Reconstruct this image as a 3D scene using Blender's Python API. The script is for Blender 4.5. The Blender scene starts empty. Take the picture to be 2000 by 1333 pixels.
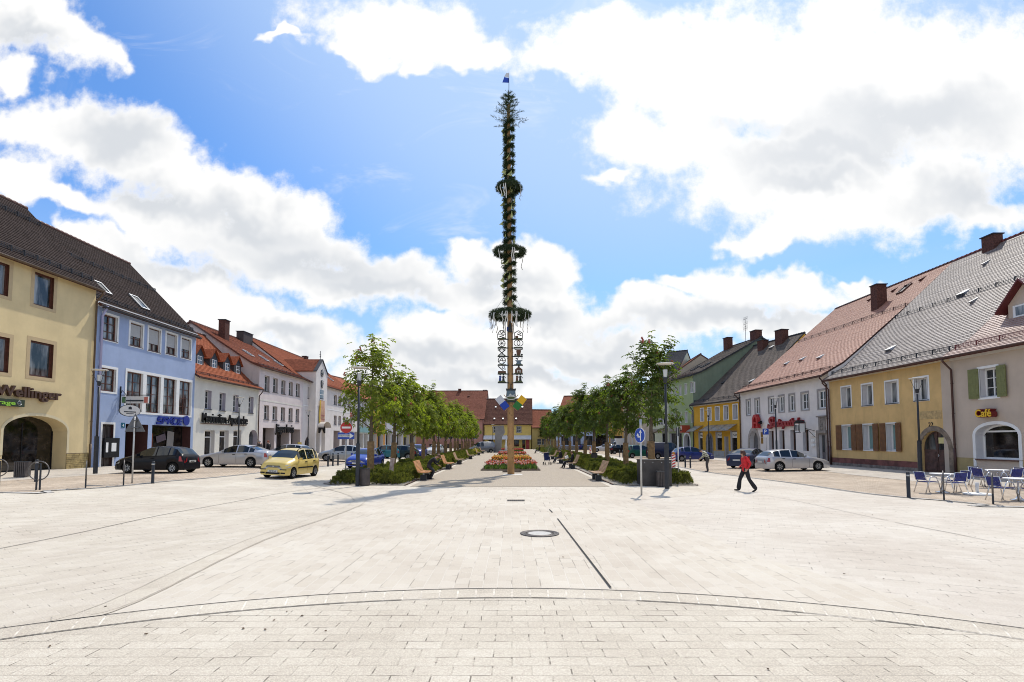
import bpy, bmesh, math, random
from mathutils import Vector, Matrix, noise as mnoise
R = math.radians
scene = bpy.context.scene
COL = scene.collection

# ------------------------------------------------------------------ camera
F = 1050.0                      # focal length in photo pixels (photo 2000 wide)
PITCH = 3.3
PPX, PPY = 1000.0, 799.5
CAMH = 2.1
cam_d = bpy.data.cameras.new("camera")
cam = bpy.data.objects.new("camera", cam_d)
COL.objects.link(cam)
cam.location = (0, 0, CAMH)
cam.rotation_euler = (R(90 + PITCH), 0, 0)
cam_d.sensor_width = 36.0
cam_d.lens = F / 2000 * 36
cam_d.shift_y = (PPY - 666.5) / 2000
cam_d.clip_start = 0.1
cam_d.clip_end = 6000
scene.camera = cam

# ------------------------------------------------------------------ sun, sky, exposure
SUN_EL, SUN_AZ = 57.0, 20.0     # azimuth measured from +Y towards +X
sd = Vector((math.sin(R(SUN_AZ)) * math.cos(R(SUN_EL)), math.cos(R(SUN_AZ)) * math.cos(R(SUN_EL)), math.sin(R(SUN_EL))))
sun_d = bpy.data.lights.new("sun", 'SUN')
sun_d.energy = 3.35
sun_d.angle = R(0.5)
sun_d.color = (1.0, 0.93, 0.82)
sun = bpy.data.objects.new("sun", sun_d)
COL.objects.link(sun)
sun.rotation_euler = (-sd).to_track_quat('-Z', 'Y').to_euler()
sun.location = sd * 300
scene.view_settings.view_transform = 'Standard'
scene.view_settings.look = 'None'
scene.view_settings.exposure = 0.18
scene.view_settings.gamma = 1.0
scene.render.resolution_x = 1024
scene.render.resolution_y = 682
scene.cycles.max_bounces = 6
scene.cycles.diffuse_bounces = 3
scene.cycles.transparent_max_bounces = 8
scene.cycles.use_denoising = True
scene.cycles.filter_width = 1.0


class NT:
    """small helper for node trees"""
    def __init__(s, tree):
        s.t = tree
        s.t.nodes.clear()

    def n(s, typ, **kw):
        nd = s.t.nodes.new(typ)
        for k, v in kw.items():
            setattr(nd, k, v)
        return nd

    def l(s, a, b):
        s.t.links.new(a, b)

    def put(s, sock, v):
        if isinstance(v, bpy.types.NodeSocket):
            s.l(v, sock)
        else:
            sock.default_value = v

    def math(s, op, a, b=None, c=None, clamp=False):
        nd = s.n('ShaderNodeMath', operation=op, use_clamp=clamp)
        s.put(nd.inputs[0], a)
        if b is not None:
            s.put(nd.inputs[1], b)
        if c is not None:
            s.put(nd.inputs[2], c)
        return nd.outputs[0]

    def vmath(s, op, a, b=None, scale=None):
        nd = s.n('ShaderNodeVectorMath', operation=op)
        s.put(nd.inputs[0], a)
        if b is not None:
            s.put(nd.inputs[1], b)
        if scale is not None:
            s.put(nd.inputs['Scale'], scale)
        return nd.outputs['Value'] if op in ('LENGTH', 'DOT_PRODUCT') else nd.outputs[0]

    def noise(s, vec, scale, detail=3, rough=0.55, dist=0.0, dims='3D'):
        nd = s.n('ShaderNodeTexNoise', noise_dimensions=dims)
        if vec is not None:
            s.l(vec, nd.inputs['Vector'])
        nd.inputs['Scale'].default_value = scale
        nd.inputs['Detail'].default_value = detail
        nd.inputs['Roughness'].default_value = rough
        nd.inputs['Distortion'].default_value = dist
        return nd

    def ramp(s, fac, stops, interp='LINEAR'):
        nd = s.n('ShaderNodeValToRGB')
        cr = nd.color_ramp
        cr.interpolation = interp
        while len(cr.elements) < len(stops):
            cr.elements.new(0.5)
        for e, (p, c) in zip(cr.elements, stops):
            e.position = p
            e.color = (c, c, c, 1) if isinstance(c, (int, float)) else (*c[:3], 1)
        s.put(nd.inputs[0], fac)
        return nd.outputs[0]

    def smooth(s, v, lo, hi, a=0.0, b=1.0):
        nd = s.n('ShaderNodeMapRange', interpolation_type='SMOOTHSTEP')
        s.put(nd.inputs[0], v)
        s.put(nd.inputs[1], lo)
        s.put(nd.inputs[2], hi)
        nd.inputs[3].default_value = a
        nd.inputs[4].default_value = b
        return nd.outputs[0]

    def mix(s, fac, a, b, blend='MIX'):
        nd = s.n('ShaderNodeMix', data_type='RGBA', blend_type=blend)
        s.put(nd.inputs[0], fac)
        for sock, v in ((nd.inputs[6], a), (nd.inputs[7], b)):
            if isinstance(v, bpy.types.NodeSocket):
                s.l(v, sock)
            else:
                sock.default_value = (*v[:3], 1)
        return nd.outputs[2]


# ------------------------------------------------------------------ photo pixel -> world helpers (they only choose positions in the place)
CT, ST = math.cos(R(PITCH)), math.sin(R(PITCH))


def ray(px, py):
    dx, dz = px - PPX, PPY - py
    return Vector((dx, F * CT - dz * ST, F * ST + dz * CT))


GL, GR = 0.35, 0.15
GLX0, GLX1, GRX0, GRX1 = -8.5, -17.0, 14.0, 24.0


def gh(x):
    if x < GLX0:
        return GL * min(1, (GLX0 - x) / (GLX0 - GLX1))
    if x > GRX0:
        return GR * min(1, (x - GRX0) / (GRX1 - GRX0))
    return 0.0


def gnd(px, py):
    d = ray(px, py)
    z = 0.0
    for _ in range(30):
        t = (z - CAMH) / d.z
        z = 0.5 * z + 0.5 * gh(d.x * t)
    t = (z - CAMH) / d.z
    return Vector((d.x * t, d.y * t, gh(d.x * t)))


def atY(px, py, Y):
    d = ray(px, py)
    t = Y / d.y
    return Vector((d.x * t, Y, CAMH + d.z * t))


def atX(px, py, X):
    d = ray(px, py)
    t = X / d.x
    return Vector((X, d.y * t, CAMH + d.z * t))


def skyuv(px, py):
    d = ray(px, py)
    return d.x / d.y, d.z / d.y


# ------------------------------------------------------------------ world: Nishita sky with clouds laid out by direction
world = bpy.data.worlds.new("World")
scene.world = world
world.use_nodes = True


def make_world():
    T = NT(world.node_tree)
    out = T.n('ShaderNodeOutputWorld')
    bg = T.n('ShaderNodeBackground')
    T.l(bg.outputs[0], out.inputs[0])
    sky = T.n('ShaderNodeTexSky', sky_type='NISHITA')
    sky.sun_disc = False
    sky.sun_elevation = R(SUN_EL)
    sky.sun_rotation = R(SUN_AZ)
    sky.air_density = 1.1
    sky.dust_density = 0.9
    sky.ozone_density = 2.2
    tc = T.n('ShaderNodeTexCoord')
    D = tc.outputs['Generated']
    sep = T.n('ShaderNodeSeparateXYZ')
    T.l(D, sep.inputs[0])
    yy = T.math('MAXIMUM', sep.outputs[1], 0.02)
    u = T.math('DIVIDE', sep.outputs[0], yy)
    v = T.math('DIVIDE', sep.outputs[2], yy)
    cmb = T.n('ShaderNodeCombineXYZ')
    T.l(u, cmb.inputs[0])
    T.l(v, cmb.inputs[1])
    cmb.inputs[2].default_value = 1.0
    P = cmb.outputs[0]
    # domain warp so outlines billow
    w1 = T.noise(P, 5.0, 4, 0.62, dims='2D')
    w1v = T.vmath('SCALE', T.vmath('MULTIPLY', T.vmath('SUBTRACT', w1.outputs['Color'], (0.5, 0.5, 0.5)), (1, 1, 0)), scale=0.17)
    PW = T.vmath('ADD', P, w1v)
    # cloud bodies: (px, py, rx, ry, rot deg) in photo pixels, turned into sky directions
    blobs = [
        # top left bank
        (30, 20, 150, 90, 0), (110, 60, 150, 55, -30), (0, 130, 60, 40, 0), (200, 100, 60, 18, -30),
        # long diagonal bank on the left
        (150, 250, 170, 85, -20), (280, 300, 140, 75, -35), (60, 240, 120, 60, 0), (430, 380, 190, 85, -30), (600, 470, 180, 75, -22), (760, 550, 130, 55, -12),
        (450, 480, 260, 75, -15), (640, 560, 190, 55, -8), (300, 430, 160, 60, -25), (130, 380, 120, 35, -15), (60, 360, 60, 60, 0),
        (350, 560, 200, 55, -25), (230, 500, 120, 50, -30), (540, 640, 160, 50, -15), (620, 680, 90, 40, 0), (420, 620, 160, 60, -20), (160, 480, 70, 25, -30),
        # centre behind the pole
        (980, 530, 110, 60, 0), (1040, 520, 70, 45, 0), (930, 490, 50, 35, 0), (900, 580, 110, 35, 0), (1010, 600, 130, 60, 0), (860, 650, 120, 45, 5), (930, 690, 190, 55, 0), (1060, 660, 120, 60, 0),
        (790, 700, 130, 40, 0), (820, 745, 220, 40, 0), (1000, 760, 320, 45, 0), (1120, 620, 80, 30, 0),
        # top centre and the large bright bank on the right
        (760, 40, 190, 90, -5), (870, 70, 110, 80, -10), (680, 90, 90, 30, -15), (560, 72, 60, 14, 10), (840, 145, 40, 30, 0), (920, 110, 60, 30, 0), (740, 120, 70, 40, -20),
        (1250, 90, 270, 85, 0), (1400, 150, 260, 140, 0), (1650, 150, 380, 190, 0), (1900, 200, 250, 200, 0), (1330, 290, 190, 70, 0), (1550, 320, 300, 100, 10), (1800, 370, 260, 90, 8),
        (1530, 440, 110, 55, 12), (1480, 480, 70, 30, 0), (1950, 420, 160, 50, 0), (1180, 350, 60, 22, 0), (1080, 110, 110, 45, 5), (1200, 260, 80, 60, 0),
        # low bank on the right
        (1250, 620, 170, 50, 0), (1480, 580, 150, 50, 0), (1580, 580, 120, 45, -10), (1400, 640, 240, 50, 0), (1180, 690, 200, 55, 0), (1500, 660, 260, 40, 0), (1350, 560, 50, 22, 0), (1240, 575, 50, 22, 0), (1700, 570, 60, 20, 0),
    ]
    def blobfield(items, k):
        fld = None
        for (px, py, rx, ry, rot) in items:
            cu, cv = skyuv(px, py)
            c, n = math.cos(R(rot)), math.sin(R(rot))
            ax, ay = rx / F, ry / F
            x = T.vmath('DOT_PRODUCT', PW, (c / ax, n / ax, -(c * cu + n * cv) / ax))
            y = T.vmath('DOT_PRODUCT', PW, (-n / ay, c / ay, -(-n * cu + c * cv) / ay))
            q = T.math('MULTIPLY_ADD', x, x, T.math('MULTIPLY', y, y))
            fld = q if fld is None else T.math('SMOOTH_MIN', fld, q, k)
        return T.math('SQRT', T.math('MAXIMUM', fld, 0.0))

    fld = blobfield(blobs, 0.7)
    # front half only; elsewhere plain broken cloud by noise
    front = T.smooth(sep.outputs[1], 0.05, 0.25)
    n2 = T.noise(D, 2.6, 4, 0.58)
    back = T.math('MULTIPLY_ADD', n2.outputs[0], -4.0, 3.0)
    mx = T.n('ShaderNodeMix', data_type='FLOAT')
    T.l(front, mx.inputs[0])
    T.l(back, mx.inputs[2])
    T.l(fld, mx.inputs[3])
    f = mx.outputs[0]
    nd = T.noise(P, 8.0, 7, 0.66, dims='2D')
    e = T.math('MULTIPLY_ADD', T.math('SUBTRACT', nd.outputs[0], 0.5), 1.5, f)
    dens = T.smooth(e, 1.20, 0.62)
    # thin wisps over the blue
    wsp = T.noise(T.vmath('MULTIPLY', P, (1.0, 2.2, 1.0)), 3.2, 5, 0.66, 0.6, dims='2D')
    wis = T.math('MULTIPLY', T.smooth(wsp.outputs[0], 0.56, 0.85), 0.4)
    dens = T.math('MAXIMUM', dens, wis)
    # grey undersides: broad shade spots (part of the sky's own light)
    shades = [(230, 270, 110, 45, -20), (480, 440, 200, 45, -18), (600, 520, 220, 45, -10), (720, 570, 150, 28, -5), (330, 400, 120, 35, -20), (400, 540, 160, 30, -15),
              (960, 560, 80, 30, 0), (1010, 620, 110, 25, 0), (860, 700, 180, 26, 0), (1000, 740, 260, 26, 0), (1600, 300, 240, 38, 5), (1780, 240, 210, 60, 5), (1900, 380, 160, 50, 5),
              (1480, 255, 120, 24, 0), (1560, 345, 150, 25, 0), (1350, 640, 220, 30, 0), (1500, 640, 160, 30, 0), (1150, 690, 160, 30, 0), (60, 70, 70, 30, -20), (560, 660, 110, 22, -10)]
    sh = blobfield(shades, 0.8)
    nsh = T.noise(P, 3.6, 4, 0.5, dims='2D')
    sh = T.math('MULTIPLY_ADD', T.math('SUBTRACT', nsh.outputs[0], 0.5), 0.9, sh)
    shade = T.smooth(sh, 1.6, 0.15, 0.0, 0.74)
    shade = T.math('MULTIPLY', shade, T.smooth(e, 0.95, 0.55))
    cl = T.mix(shade, (0.92, 0.915, 0.905), (0.52, 0.56, 0.615))
    dt = T.math('MAXIMUM', T.vmath('DOT_PRODUCT', D, tuple(sd)), 0.0)
    glow = T.math('POWER', dt, 9.0)
    cl = T.mix(T.math('MULTIPLY', glow, 0.6), cl, (1.12, 1.12, 1.12))
    skyc = T.vmath('MULTIPLY', sky.outputs[0], (SKYK * 0.44, SKYK * 0.70, SKYK * 1.0))
    # paler, hazier air towards the sun and towards the horizon
    pale = T.math('MULTIPLY', T.smooth(dt, 0.65, 0.90), 0.82)
    low = T.math('MULTIPLY', T.smooth(sep.outputs[2], 0.42, 0.10), 0.55)
    skyc = T.mix(T.math('MAXIMUM', pale, low), skyc, (0.49, 0.65, 0.90))
    col = T.mix(dens, skyc, cl)
    T.l(col, bg.inputs[0])
    bg.inputs[1].default_value = 1.0


SKYK = 0.15
make_world()

# ------------------------------------------------------------------ mesh builder
class MB:
    def __init__(s):
        s.v, s.f, s.m, s.s, s.uv = [], [], [], [], {}

    def add(s, vs, fs, m=0, sm=False):
        o = len(s.v)
        s.v.extend([tuple(p) for p in vs])
        for f in fs:
            s.f.append(tuple(i + o for i in f))
            s.m.append(m)
            s.s.append(sm)
        return s

    def quad(s, a, b, c, d, m=0):
        return s.add([a, b, c, d], [(0, 1, 2, 3)], m)

    def box(s, x0, x1, y0, y1, z0, z1, m=0):
        vs = [(x0, y0, z0), (x1, y0, z0), (x1, y1, z0), (x0, y1, z0), (x0, y0, z1), (x1, y0, z1), (x1, y1, z1), (x0, y1, z1)]
        return s.add(vs, [(0, 3, 2, 1), (4, 5, 6, 7), (0, 1, 5, 4), (1, 2, 6, 5), (2, 3, 7, 6), (3, 0, 4, 7)], m)

    def obox(s, c, ax, ay, az, m=0):
        c, ax, ay, az = Vector(c), Vector(ax), Vector(ay), Vector(az)
        vs = [c + sx * ax + sy * ay + sz * az for sz in (-1, 1) for sx, sy in ((-1, -1), (1, -1), (1, 1), (-1, 1))]
        return s.add(vs, [(0, 3, 2, 1), (4, 5, 6, 7), (0, 1, 5, 4), (1, 2, 6, 5), (2, 3, 7, 6), (3, 0, 4, 7)], m)

    def beam(s, p, q, w, h=None, m=0, up=(0, 0, 1)):
        p, q = Vector(p), Vector(q)
        h = h or w
        d = (q - p)
        L = d.length
        d.normalize()
        u = Vector(up)
        sx = d.cross(u)
        if sx.length < 1e-4:
            sx = d.cross(Vector((1, 0, 0)))
        sx.normalize()
        uu = sx.cross(d)
        return s.obox((p + q) / 2, sx * w / 2, d * L / 2, uu * h / 2, m)

    def ring(s, c, u, w, r, n):
        return [Vector(c) + r * (math.cos(2 * math.pi * i / n) * u + math.sin(2 * math.pi * i / n) * w) for i in range(n)]

    def tube(s, pts, r, n=8, m=0, caps=True, sm=True):
        pts = [Vector(p) for p in pts]
        rs = r if isinstance(r, (list, tuple)) else [r] * len(pts)
        base = len(s.v)
        prev = None
        for i, p in enumerate(pts):
            d = (pts[min(i + 1, len(pts) - 1)] - pts[max(i - 1, 0)])
            d.normalize()
            if prev is None:
                a = Vector((0, 0, 1)) if abs(d.z) < 0.9 else Vector((1, 0, 0))
                u = d.cross(a).normalized()
            else:
                u = (prev - d * prev.dot(d))
                if u.length < 1e-5:
                    u = d.cross(Vector((1, 0, 0)))
                u.normalize()
            prev = u
            w = d.cross(u)
            s.v.extend([tuple(q) for q in s.ring(p, u, w, rs[i], n)])
        for i in range(len(pts) - 1):
            for j in range(n):
                a, b = base + i * n + j, base + i * n + (j + 1) % n
                s.f.append((a, b, b + n, a + n))
                s.m.append(m)
                s.s.append(sm)
        if caps:
            s.f.append(tuple(base + j for j in reversed(range(n))))
            s.m.append(m)
            s.s.append(False)
            e = base + (len(pts) - 1) * n
            s.f.append(tuple(e + j for j in range(n)))
            s.m.append(m)
            s.s.append(False)
        return s

    def cyl(s, p, q, r0, r1=None, n=16, m=0):
        return s.tube([p, q], [r0, r0 if r1 is None else r1], n, m)

    def lathe(s, prof, n=24, m=0, c=(0, 0, 0), ax='Z', sm=True, caps=True):
        base = len(s.v)
        for (r, z) in prof:
            for j in range(n):
                t = 2 * math.pi * j / n
                p = (r * math.cos(t), r * math.sin(t), z)
                if ax == 'X':
                    p = (p[2], p[0], p[1])
                elif ax == 'Y':
                    p = (p[1], p[2], p[0])
                s.v.append((p[0] + c[0], p[1] + c[1], p[2] + c[2]))
        for i in range(len(prof) - 1):
            for j in range(n):
                a, b = base + i * n + j, base + i * n + (j + 1) % n
                s.f.append((a, b, b + n, a + n))
                s.m.append(m)
                s.s.append(sm)
        for i, rev in ((0, True), (len(prof) - 1, False)):
            if caps and prof[i][0] > 1e-4:
                idx = [base + i * n + j for j in range(n)]
                s.f.append(tuple(reversed(idx)) if rev else tuple(idx))
                s.m.append(m)
                s.s.append(False)
        return s

    def prism(s, poly, d0, d1, plane='XZ', m=0, m_side=None):
        """extrude a 2-D polygon; plane XZ: extruded along Y from d0 to d1, XY: along Z, YZ: along X"""
        def P(a, b, d):
            return (a, d, b) if plane == 'XZ' else ((a, b, d) if plane == 'XY' else (d, a, b))
        n = len(poly)
        vs = [P(a, b, d0) for a, b in poly] + [P(a, b, d1) for a, b in poly]
        o = len(s.v)
        s.v.extend(vs)
        area = sum(poly[i][0] * poly[(i + 1) % n][1] - poly[(i + 1) % n][0] * poly[i][1] for i in range(n))
        ccw = area > 0
        flip = (ccw == (plane != 'XZ'))
        if d1 < d0:
            flip = not flip
        f0, f1 = tuple(o + i for i in range(n)), tuple(o + n + i for i in range(n))
        s.f.append(tuple(reversed(f0)) if flip else f0)
        s.f.append(f1 if flip else tuple(reversed(f1)))
        s.m += [m, m]
        s.s += [False, False]
        ms = m if m_side is None else m_side
        for i in range(n):
            j = (i + 1) % n
            q = (o + i, o + j, o + n + j, o + n + i)
            s.f.append(q if flip else tuple(reversed(q)))
            s.m.append(ms)
            s.s.append(False)
        return s

    def merge(s, other, mat=None, dm=0):
        o = len(s.v)
        s.v.extend([tuple(mat @ Vector(p)) if mat is not None else p for p in other.v])
        s.f.extend([tuple(i + o for i in f) for f in other.f])
        s.m.extend([k + dm for k in other.m])
        s.s.extend(other.s)
        return s

    def mesh(s, name, mats):
        me = bpy.data.meshes.new(name)
        me.from_pydata(s.v, [], s.f)
        if not isinstance(mats, (list, tuple)):
            mats = [mats]
        for k in mats:
            me.materials.append(k)
        me.polygons.foreach_set('material_index', s.m)
        me.polygons.foreach_set('use_smooth', s.s)
        me.update()
        return me

    def build(s, name, mats, parent=None, loc=None, rot=None):
        return link(name, s.mesh(name, mats), parent, loc, rot)


def link(name, me, parent=None, loc=None, rot=None):
    o = bpy.data.objects.new(name, me)
    COL.objects.link(o)
    if parent is not None:
        o.parent = parent
    if loc is not None:
        o.location = loc
    if rot is not None:
        o.rotation_euler = rot
    return o


def tag(o, label=None, cat=None, group=None, kind=None):
    if label:
        o['label'] = label
    if cat:
        o['category'] = cat
    if group:
        o['group'] = group
    if kind:
        o['kind'] = kind
    return o


def thing(name, label, cat, loc=(0, 0, 0), rz=0.0, group=None):
    o = bpy.data.objects.new(name, None)
    o.empty_display_size = 0.3
    COL.objects.link(o)
    o.location = loc
    o.rotation_euler = (0, 0, rz)
    return tag(o, label, cat, group)


def dup(o, loc=None, rz=None, label=None, group=None, parent=None):
    c = o.copy()
    COL.objects.link(c)
    c.parent = parent
    if loc is not None:
        c.location = loc
    if rz is not None:
        c.rotation_euler = (0, 0, rz)
    if label:
        c['label'] = label
    if group:
        c['group'] = group
    for ch in list(o.children):
        dup(ch, parent=c)
    return c


# ------------------------------------------------------------------ materials
MATS = {}


def mat(name, color, rough=0.7, metal=0.0, spec=0.5, var=0.0, vs=3.0, bump=0.0, bs=40.0, coat=0.0, col2=None, det=4, stain=0.0, trans=0.0):
    if name in MATS:
        return MATS[name]
    m = bpy.data.materials.new(name)
    m.use_nodes = True
    T = NT(m.node_tree)
    out = T.n('ShaderNodeOutputMaterial')
    p = T.n('ShaderNodeBsdfPrincipled')
    T.l(p.outputs[0], out.inputs[0])
    p.inputs['Base Color'].default_value = (*color, 1)
    p.inputs['Roughness'].default_value = rough
    p.inputs['Metallic'].default_value = metal
    p.inputs['Specular IOR Level'].default_value = spec
    p.inputs['Coat Weight'].default_value = coat
    p.inputs['Coat Roughness'].default_value = 0.04
    if trans:
        p.inputs['Transmission Weight'].default_value = trans
    if var or col2 or bump or stain:
        tc = T.n('ShaderNodeTexCoord')
        P = tc.outputs['Object']
        c = None
        if var or col2:
            nz = T.noise(P, vs, det, 0.6)
            f = T.smooth(nz.outputs[0], 0.3, 0.7)
            a = tuple(max(0, k * (1 - var)) for k in color)
            b = col2 if col2 else tuple(min(1, k * (1 + var)) for k in color)
            c = T.mix(f, a, b)
        if stain:
            # weather streaks: tall thin noise, a mark on the wall itself
            st = T.noise(T.vmath('MULTIPLY', P, (1.3, 1.3, 0.22)), 1.6, 6, 0.65)
            sf = T.math('MULTIPLY', T.smooth(st.outputs[0], 0.48, 0.75), stain)
            d = tuple(k * 0.62 for k in color)
            c = T.mix(sf, c if c is not None else color, d)
        if c is not None:
            T.l(c, p.inputs['Base Color'])
        if bump:
            nb = T.noise(P, bs, 3, 0.6)
            bn = T.n('ShaderNodeBump')
            bn.inputs['Strength'].default_value = bump
            bn.inputs['Distance'].default_value = 0.02
            T.l(nb.outputs[0], bn.inputs['Height'])
            T.l(bn.outputs[0], p.inputs['Normal'])
    MATS[name] = m
    return m


def plaster(name, color, stain=0.36, var=0.07):
    return mat(name, color, rough=0.9, spec=0.2, var=var, vs=0.7, bump=0.25, bs=60, stain=stain, det=6)


def brickmat(name, c1, c2, mortar, bw, bh, ms=0.012, rot=0.0, rough=0.85, bump=0.5, var=0.25, coord='Object', offset=0.5, spec=0.3, fine=0.12, big=0.1, mask=None, squash=1.0, mgap=None, dark=(0.15, 0.13, 0.105)):
    """bond of stones in the object's own XY plane (metres)"""
    if name in MATS:
        return MATS[name]
    m = bpy.data.materials.new(name)
    m.use_nodes = True
    T = NT(m.node_tree)
    out = T.n('ShaderNodeOutputMaterial')
    p = T.n('ShaderNodeBsdfPrincipled')
    T.l(p.outputs[0], out.inputs[0])
    tc = T.n('ShaderNodeTexCoord')
    P = tc.outputs[coord]
    mp = T.n('ShaderNodeMapping')
    T.l(P, mp.inputs[0])
    mp.inputs['Rotation'].default_value = (0, 0, rot)
    b = T.n('ShaderNodeTexBrick', offset=offset, squash=squash)
    # slightly uneven stones
    wob = T.noise(mp.outputs[0], 1.4, 2, 0.5)
    PV = T.vmath('ADD', mp.outputs[0], T.vmath('SCALE', T.vmath('SUBTRACT', wob.outputs['Color'], (0.5, 0.5, 0.5)), scale=0.03))
    T.l(PV, b.inputs['Vector'])
    b.inputs['Color1'].default_value = (*c1, 1)
    b.inputs['Color2'].default_value = (*c2, 1)
    b.inputs['Mortar'].default_value = (*mortar, 1)
    b.inputs['Scale'].default_value = 1.0
    b.inputs['Mortar Size'].default_value = ms
    b.inputs['Mortar Smooth'].default_value = 0.3
    b.inputs['Bias'].default_value = 0.0
    b.inputs['Brick Width'].default_value = bw
    b.inputs['Row Height'].default_value = bh
    col = b.outputs['Color']
    n1 = T.noise(P, 70.0, 3, 0.7)
    n2 = T.noise(P, 0.35, 6, 0.65)
    col = T.mix(fine * 1.0, col, T.ramp(n1.outputs[0], [(0.3, 0.0), (0.7, 1.0)]), 'OVERLAY')
    col = T.mix(big * 1.0, col, T.ramp(n2.outputs[0], [(0.32, 0.0), (0.68, 1.0)]), 'OVERLAY')
    n5 = T.noise(P, 0.9, 5, 0.7)
    col = T.mix(T.math('MULTIPLY', T.smooth(n5.outputs[0], 0.60, 0.74), 0.22), col, tuple(k * 0.62 for k in c1))
    if mgap:
        # sand-filled joints that have washed out and gone dark in short lengths
        n3 = T.noise(T.vmath('MULTIPLY', mp.outputs[0], (1.0, 5.0, 1.0)), mgap, 3, 0.6)
        keep = T.smooth(n3.outputs[0], 0.52, 0.60)
        col = T.mix(T.math('MULTIPLY', T.math('MULTIPLY', keep, b.outputs['Fac']), 0.85), col, dark)
    T.l(col, p.inputs['Base Color'])
    p.inputs['Roughness'].default_value = rough
    p.inputs['Specular IOR Level'].default_value = spec
    h = T.math('SUBTRACT', T.math('MULTIPLY', n1.outputs[0], 0.25), b.outputs['Fac'])
    bn = T.n('ShaderNodeBump')
    bn.inputs['Strength'].default_value = bump
    bn.inputs['Distance'].default_value = 0.008
    T.l(h, bn.inputs['Height'])
    T.l(bn.outputs[0], p.inputs['Normal'])
    MATS[name] = m
    return m


def tilemat(name, c1, c2, tw=0.18, th=0.16, rough=0.6, scal=0.35, dirt=0.3, spec=0.4, patch=(0.35, 0.4, 0.25)):
    """roof tiles in UV metres (u along the eave, v up the slope): scalloped overlapping rows"""
    if name in MATS:
        return MATS[name]
    m = bpy.data.materials.new(name)
    m.use_nodes = True
    T = NT(m.node_tree)
    out = T.n('ShaderNodeOutputMaterial')
    p = T.n('ShaderNodeBsdfPrincipled')
    T.l(p.outputs[0], out.inputs[0])
    uvn = T.n('ShaderNodeUVMap')
    uvn.uv_map = 'UVMap'
    sep = T.n('ShaderNodeSeparateXYZ')
    T.l(uvn.outputs[0], sep.inputs[0])
    u, v = sep.outputs[0], sep.outputs[1]
    rowf = T.math('DIVIDE', v, th)
    row = T.math('FLOOR', rowf)
    odd = T.math('MODULO', row, 2.0)
    colf = T.math('ADD', T.math('DIVIDE', u, tw), T.math('MULTIPLY', odd, 0.5))
    fx = T.math('FRACT', colf)
    fy = T.math('FRACT', rowf)
    # rounded lower end of each plain tile: parabola
    cx = T.math('SUBTRACT', fx, 0.5)
    para = T.math('MULTIPLY', T.math('MULTIPLY', cx, cx), scal * 4)
    d = T.math('SUBTRACT', fy, para)
    inside = T.smooth(d, -0.06, 0.10)
    gap = T.smooth(T.math('ABSOLUTE', cx), 0.44, 0.5)
    cmb = T.n('ShaderNodeCombineXYZ')
    T.l(T.math('FLOOR', colf), cmb.inputs[0])
    T.l(row, cmb.inputs[1])
    wn = T.n('ShaderNodeTexWhiteNoise', noise_dimensions='2D')
    T.l(cmb.outputs[0], wn.inputs['Vector'])
    c = T.mix(wn.outputs['Value'], c1, c2)
    nz = T.noise(uvn.outputs[0], 0.45, 6, 0.65)
    c = T.mix(T.math('MULTIPLY', T.smooth(nz.outputs[0], 0.45, 0.75), dirt), c, tuple(k * q for k, q in zip(c1, patch)))
    dark = T.math('MAXIMUM', T.math('SUBTRACT', 1.0, inside), T.math('MULTIPLY', gap, 0.6))
    c = T.mix(T.math('MULTIPLY', dark, 0.55), c, tuple(k * 0.25 for k in c1))
    T.l(c, p.inputs['Base Color'])
    p.inputs['Roughness'].default_value = rough
    p.inputs['Specular IOR Level'].default_value = spec
    h = T.math('SUBTRACT', T.math('MULTIPLY', T.math('SUBTRACT', 1.0, fy), 1.0), T.math('MULTIPLY', dark, 1.2))
    bn = T.n('ShaderNodeBump')
    bn.inputs['Strength'].default_value = 0.8
    bn.inputs['Distance'].default_value = 0.02
    T.l(h, bn.inputs['Height'])
    T.l(bn.outputs[0], p.inputs['Normal'])
    MATS[name] = m
    return m


def glassmat(name, dark=(0.012, 0.016, 0.018), cur=(0.25, 0.26, 0.26), amount=0.35, stretch=(2.6, 1.0, 0.5)):
    """a window pane over a dim room: dark, reflective, in places a pale net curtain behind"""
    if name in MATS:
        return MATS[name]
    m = bpy.data.materials.new(name)
    m.use_nodes = True
    T = NT(m.node_tree)
    out = T.n('ShaderNodeOutputMaterial')
    p = T.n('ShaderNodeBsdfPrincipled')
    T.l(p.outputs[0], out.inputs[0])
    tc = T.n('ShaderNodeTexCoord')
    oi = T.n('ShaderNodeObjectInfo')
    off = T.vmath('SCALE', (7.3, 3.1, 5.7), scale=1.0)
    cb = T.n('ShaderNodeCombineXYZ')
    T.l(T.math('MULTIPLY', oi.outputs['Random'], 40.0), cb.inputs[0])
    P = T.vmath('ADD', tc.outputs['Object'], cb.outputs[0])
    P = T.vmath('MULTIPLY', P, stretch)
    nz = T.noise(P, 1.0, 3, 0.5)
    f = T.math('MULTIPLY', T.smooth(nz.outputs[0], 0.38, 0.72), amount)
    T.l(T.mix(f, dark, cur), p.inputs['Base Color'])
    p.inputs['Roughness'].default_value = 0.04
    p.inputs['Specular IOR Level'].default_value = 0.6
    MATS[name] = m
    return m


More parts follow.
